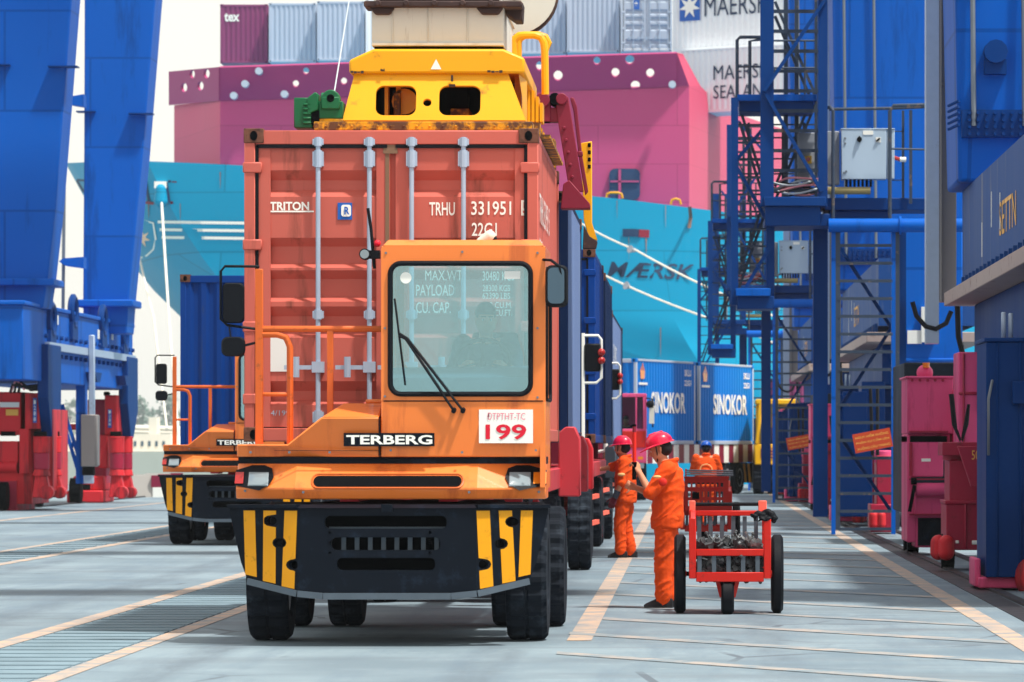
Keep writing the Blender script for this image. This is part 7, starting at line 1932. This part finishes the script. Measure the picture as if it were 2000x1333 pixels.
# red plastic crate in the farther cart
D = 67.7
x = lambda px: X(px, D); z = lambda py: Z(py, D)
cr = thing('plastic_crate', (x(1385), D, .5), 'bright red slotted plastic crate standing in the farther cart', 'crate')
def crate_wall(b_, M, w, h):
    hs = []
    nx = max(3, int(w / .075))
    for i in range(nx):
        for j in range(3):
            a = .04 + i * (w - .08) / nx; hs.append(rrect(a, a + (w - .08) / nx * .6, .06 + j * .13, .06 + j * .13 + .09, .008, 2))
    b_.plate([(0, 0), (w, 0), (w, h), (0, h)], hs, .012, M)
w_, h_, d_ = x(1422) - x(1338), .50, .62
cb_ = MB('cart_red')
zb2 = .62
crate_wall(cb_, FRONT(x(1338), D, zb2), w_, h_); crate_wall(cb_, FRONT(x(1338), D + d_, zb2), w_, h_)
crate_wall(cb_, FACE((x(1338), D, zb2), (0, 1, 0), (0, 0, 1)), d_, h_); crate_wall(cb_, FACE((x(1422), D, zb2), (0, 1, 0), (0, 0, 1)), d_, h_)
cb_.box(x(1338), x(1422), D, D + d_, zb2 - .01, zb2 + .01)
for yy in (D - .02, D + d_ - .0): cb_.box(x(1336), x(1424), yy, yy + .03, zb2 + h_ - .03, zb2 + h_)
cb_.build('crate_shell', cr)
bd_ = MB('black'); bd_.box(x(1352), x(1366), D - .014, D - .008, zb2 + .17, zb2 + .27); bd_.build('crate_badge', cr)
for k in range(3):
    b_ = MB('steel'); b_.cyl((x(1340), D - .3 + k * .25, zb2 + h_ + .03 + .03 * k), (x(1432), D - .25 + k * .25, zb2 + h_ + .02 + .03 * k), .012, 8); b_.use('cart_red'); b_.cyl((x(1338), D - .3 + k * .25, zb2 + h_ + .03 + .03 * k), (x(1341), D - .3 + k * .25, zb2 + h_ + .03 + .03 * k), .024, 10)
    tag(b_.build('lashing_rod'), 'grey lashing rod lying across the red plastic crate', 'rod', 'lashing rods on the crate')
# ---------------------------------------------------------------- the red lorry with the bright blue boxes
rt = thing('lorry', (X(1236, 132), 132, 0), 'red lorry cab behind the workers, in front of the bright blue containers', 'lorry')
D = 132; x = lambda px: X(px, D); z = lambda py: Z(py, D)
cb_ = MB('bogie_pink'); cb_.box(x(1150), x(1262), D, D + 1.9, z(905), z(838)); cb_.box(x(1150), x(1262), D, D + 1.9, z(776), z(769)); cb_.box(x(1256), x(1262), D, D + .1, z(838), z(776)); cb_.box(x(1241), x(1244), D + .0, D + .06, z(838), z(776)); cb_.box(x(1256), x(1262), D + 1.8, D + 1.9, z(838), z(776)); cb_.box(x(1150), x(1256), D + 1.85, D + 1.9, z(838), z(776)); cb_.use('cart_red'); cb_.box(x(1160), x(1262), D - .02, D, z(875), z(842))
cbo = cb_.build('cab', rt, bevel=.03)
g_ = MB('side_glass'); g_.box(x(1152), x(1241), D + .02, D + .03, z(838), z(776)); g_.box(x(1244), x(1256), D + .02, D + .03, z(838), z(776)); g_.box(x(1260), x(1261), D + .1, D + 1.8, z(838), z(776)); g_.build('windscreen', cbo)
m_ = MB('rubber'); m_.ball((x(1270), D - .1, z(790)), .12); m_.path([V(x(1262), D, z(778)), V(x(1275), D - .1, z(780)), V(x(1275), D - .1, z(835))], .025, 6); m_.use('boat_white'); m_.box(x(1268), x(1278), D - .15, D - .08, z(828), z(797)); m_.build('mirror', cbo)
b_ = MB('black_paint'); b_.box(x(1150), x(1262), D - .1, D + 1, z(955), z(905)); b_.use('lamp_amber'); b_.box(x(1246), x(1256), D - .12, D - .1, z(898), z(892)); b_.use('lamp_lens'); b_.box(x(1244), x(1258), D - .12, D - .1, z(915), z(905)); b_.build('bumper', rt)
for px in (1252, 1170): wheel(rt, x(px), D + .9, .52, .3, 'rim_grey', out=1)
driver(x(1222), D + 1.0, 1.55, 'driver in dark shirt at the wheel of the red lorry', 'box_navy', .02)
tl = thing('container_trailer', (c0.x, c0.y, 0), 'trailer with a red and white striped side board under the bright blue containers', 'trailer', rz=-ang)
b_ = MB('stripe_maroon'); b_.box(-1.0, 1.16, -.6, 13.4, 1.05, c0.z - .003); b_.box(-.5, .5, -3.0, -.6, 1.0, 1.25); b_.build('deck_frame', tl, local=True)
b_ = MB('white')
for k in range(24): b_.use('white' if k % 2 else 'stripe_maroon'); b_.box(1.165, 1.185, .1 + k * .54, .1 + (k + 1) * .54, 1.02, c0.z - .01)
b_.build('striped_board', tl, local=True)
for yy in (.5, 9.8, 11.2):
    b_ = MB('tyre'); b_.lathe([(.05, -.14), (.3, -.14), (.5, -.15), (.53, -.08), (.53, .08), (.5, .15), (.3, .14), (.05, .14)], AXIS((1.0, yy, .53), (1, 0, 0)), 28); b_.use('rim_grey'); b_.lathe([(.0, .1), (.28, .145), (.3, .15)], AXIS((1.0, yy, .53), (1, 0, 0)), 20); b_.build('wheel', tl, local=True)
b_ = MB('black'); b_.box(.7, 1.15, 12.7, 13.4, .35, 1.0); b_.use('stripe_yellow')
for k in range(3): b_.hexa([(.72 + k * .15, 12.68, .36), (.79 + k * .15, 12.68, .36), (.79 + k * .15, 12.70, .36), (.72 + k * .15, 12.70, .36)], [(.66 + k * .15, 12.68, .98), (.73 + k * .15, 12.68, .98), (.73 + k * .15, 12.70, .98), (.66 + k * .15, 12.70, .98)])
b_.build('rear_guard', tl, local=True)
# striped low guard and yellow lift truck at the far end of the walkway
D = 148; x = lambda px: X(px, D); z = lambda py: Z(py, D)
yv = thing('lift_truck', (x(1500), D, 0), 'yellow lift truck parked behind the far ladder', 'lift truck')
b_ = MB('vehicle_yellow'); b_.box(x(1474), x(1560), D, D + 3, z(908), z(868)); b_.box(x(1476), x(1560), D, D + 2.4, z(790), z(780)); b_.bar((x(1478), D + .05, z(868)), (x(1487), D + .05, z(788)), .12); b_.box(x(1550), x(1560), D, D + .1, z(868), z(790)); b_.box(x(1478), x(1560), D + 2.3, D + 2.4, z(868), z(790)); b_.build('body', yv, bevel=.03)
b_ = MB('side_glass'); b_.box(x(1484), x(1550), D + .05, D + .06, z(868), z(790)); b_.build('cab_glass', yv)
b_ = MB('dash'); b_.box(x(1490), x(1535), D + .8, D + 1.4, z(890), z(835)); b_.build('seat', yv)
b_ = MB('maroon'); b_.box(x(1486), x(1512), D - .02, D, z(895), z(876)); b_.use('sign_letter'); 
for k in range(3): b_.box(x(1488), x(1510), D - .03, D - .02, z(892 - k * 6), z(890 - k * 6))
b_.build('rear_plate', yv)
b_ = MB('black_paint'); b_.box(x(1472), x(1565), D + .1, D + 2.8, z(955), z(908)); b_.build('chassis', yv)
for px in (1482, 1510, 1545): wheel(yv, x(px), D + .6, .56, .35, 'rim_grey', out=-1)
# ---------------------------------------------------------------- far left: barriers, white vessel, trees across the water
for k, (px, D, w) in enumerate(((276, 140, 1.3), (296, 146, 1.1), (318, 152, 1.2))):
    b_ = MB('concrete_wall'); xx = X(px, D)
    b_.prism([(D, 0), (D + .6, 0), (D + .45, .65), (D + .15, .65)], 'x', xx - w / 2, xx + w / 2); b_.use('stripe_maroon'); b_.box(xx + w / 2 - .35, xx + w / 2 + .004, D - .01, D + .61, .3, .66); b_.use('white'); b_.box(xx + w / 2 - .3, xx + w / 2 + .006, D - .02, D + .62, 0, .3)
    tag(b_.build('barrier'), ('concrete barrier with red and white end, nearest the red bogies on the left', 'concrete barrier with red and white end, between two others left of the second tractor', 'concrete barrier with red and white end, just left of the second tractor')[k], 'barrier', 'concrete barriers at the quay edge')
D = 330; x = lambda px: X(px, D); z = lambda py: Z(py, D)
bo = thing('barge', (x(270), D, -3), 'long white vessel lying across the water behind the left crane', 'boat')
b_ = MB('boat_white'); b_.loft([[(x(40), D, -3), (x(520), D, -3), (x(520), D + 8, -3), (x(40), D + 8, -3)], [(x(20), D - 1, z(882)), (x(540), D - 1, z(882)), (x(540), D + 9, z(882)), (x(20), D + 9, z(882))]]); b_.build('hull', bo)
b_ = MB('boat_white'); b_.box(x(250), x(330), D + 1, D + 6, z(882), z(848)); b_.box(x(284), x(300), D + 2, D + 4, z(848), z(815)); b_.box(x(60), x(240), D + 2, D + 7, z(882), z(862)); b_.use('dash')
for k in range(5): b_.box(x(258 + k * 14), x(263 + k * 14), D + .95, D + 1, z(872), z(862))
b_.build('deck_house', bo)
b_ = MB('boat_white')
for yy, o in ((830, 0), (838, 1)): b_.cyl((x(60), D + 12, z(yy)), (x(520), D + 12, z(yy + 14)), .22, 8)
for k in range(7): b_.cyl((x(90 + 60 * k), D + 12, -2.5), (x(90 + 60 * k), D + 12, z(834 + k * 2)), .2, 6)
b_.build('pipe_rack', bo)
# trees on the far bank
bank = MB('leaf_hazed'); bank.box(-1500, 600, 1900, 2500, -3.2, 1.4); tag(bank.build('far_bank'), kind='structure')
def far_tree(px, D, top, w, label):
    xx = X(px, D); zt_ = Z(top, D); r_ = random.Random(px)
    t = thing('tree', (xx, D, 1.2), label, 'tree', 'trees on the far bank')
    tk = MB('bark'); tk.cyl((xx, D, 1.0), (xx, D, zt_ * .6), .5, 8, .25)
    for k in range(5): tk.cyl((xx, D, zt_ * (.3 + .05 * k)), (xx + r_.uniform(-w, w) * .35, D + r_.uniform(-2, 2), zt_ * (.6 + .06 * k)), .2, 6, .06)
    tk.build('trunk', t)
    cr_ = MB('leaf_hazed')
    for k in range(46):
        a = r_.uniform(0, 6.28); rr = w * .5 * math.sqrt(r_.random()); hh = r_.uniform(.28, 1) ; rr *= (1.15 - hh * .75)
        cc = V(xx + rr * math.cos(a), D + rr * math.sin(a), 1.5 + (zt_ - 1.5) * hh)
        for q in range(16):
            cr_.use('leaf_hazed' if r_.random() < .6 else 'leaf_hazed_light')
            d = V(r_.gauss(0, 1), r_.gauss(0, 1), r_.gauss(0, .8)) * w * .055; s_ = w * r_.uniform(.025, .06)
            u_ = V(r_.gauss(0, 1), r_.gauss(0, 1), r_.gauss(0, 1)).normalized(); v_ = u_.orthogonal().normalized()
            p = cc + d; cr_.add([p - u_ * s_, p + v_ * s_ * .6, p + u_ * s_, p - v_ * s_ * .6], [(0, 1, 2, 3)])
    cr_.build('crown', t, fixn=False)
for px, D, top, w, lab in ((142, 2010, 785, 14, 'hazy round tree on the far bank between the crane posts'), (268, 2040, 778, 19, 'hazy tallest tree on the far bank right of the left crane'), (296, 2060, 800, 13, 'hazy small tree close right of the tallest one on the far bank'), (330, 2020, 776, 17, 'hazy tree on the far bank just left of the second tractor'), (248, 2080, 806, 11, 'hazy low tree on the far bank beside the blue pivot of the left crane')):
    far_tree(px, D, top, w, lab)
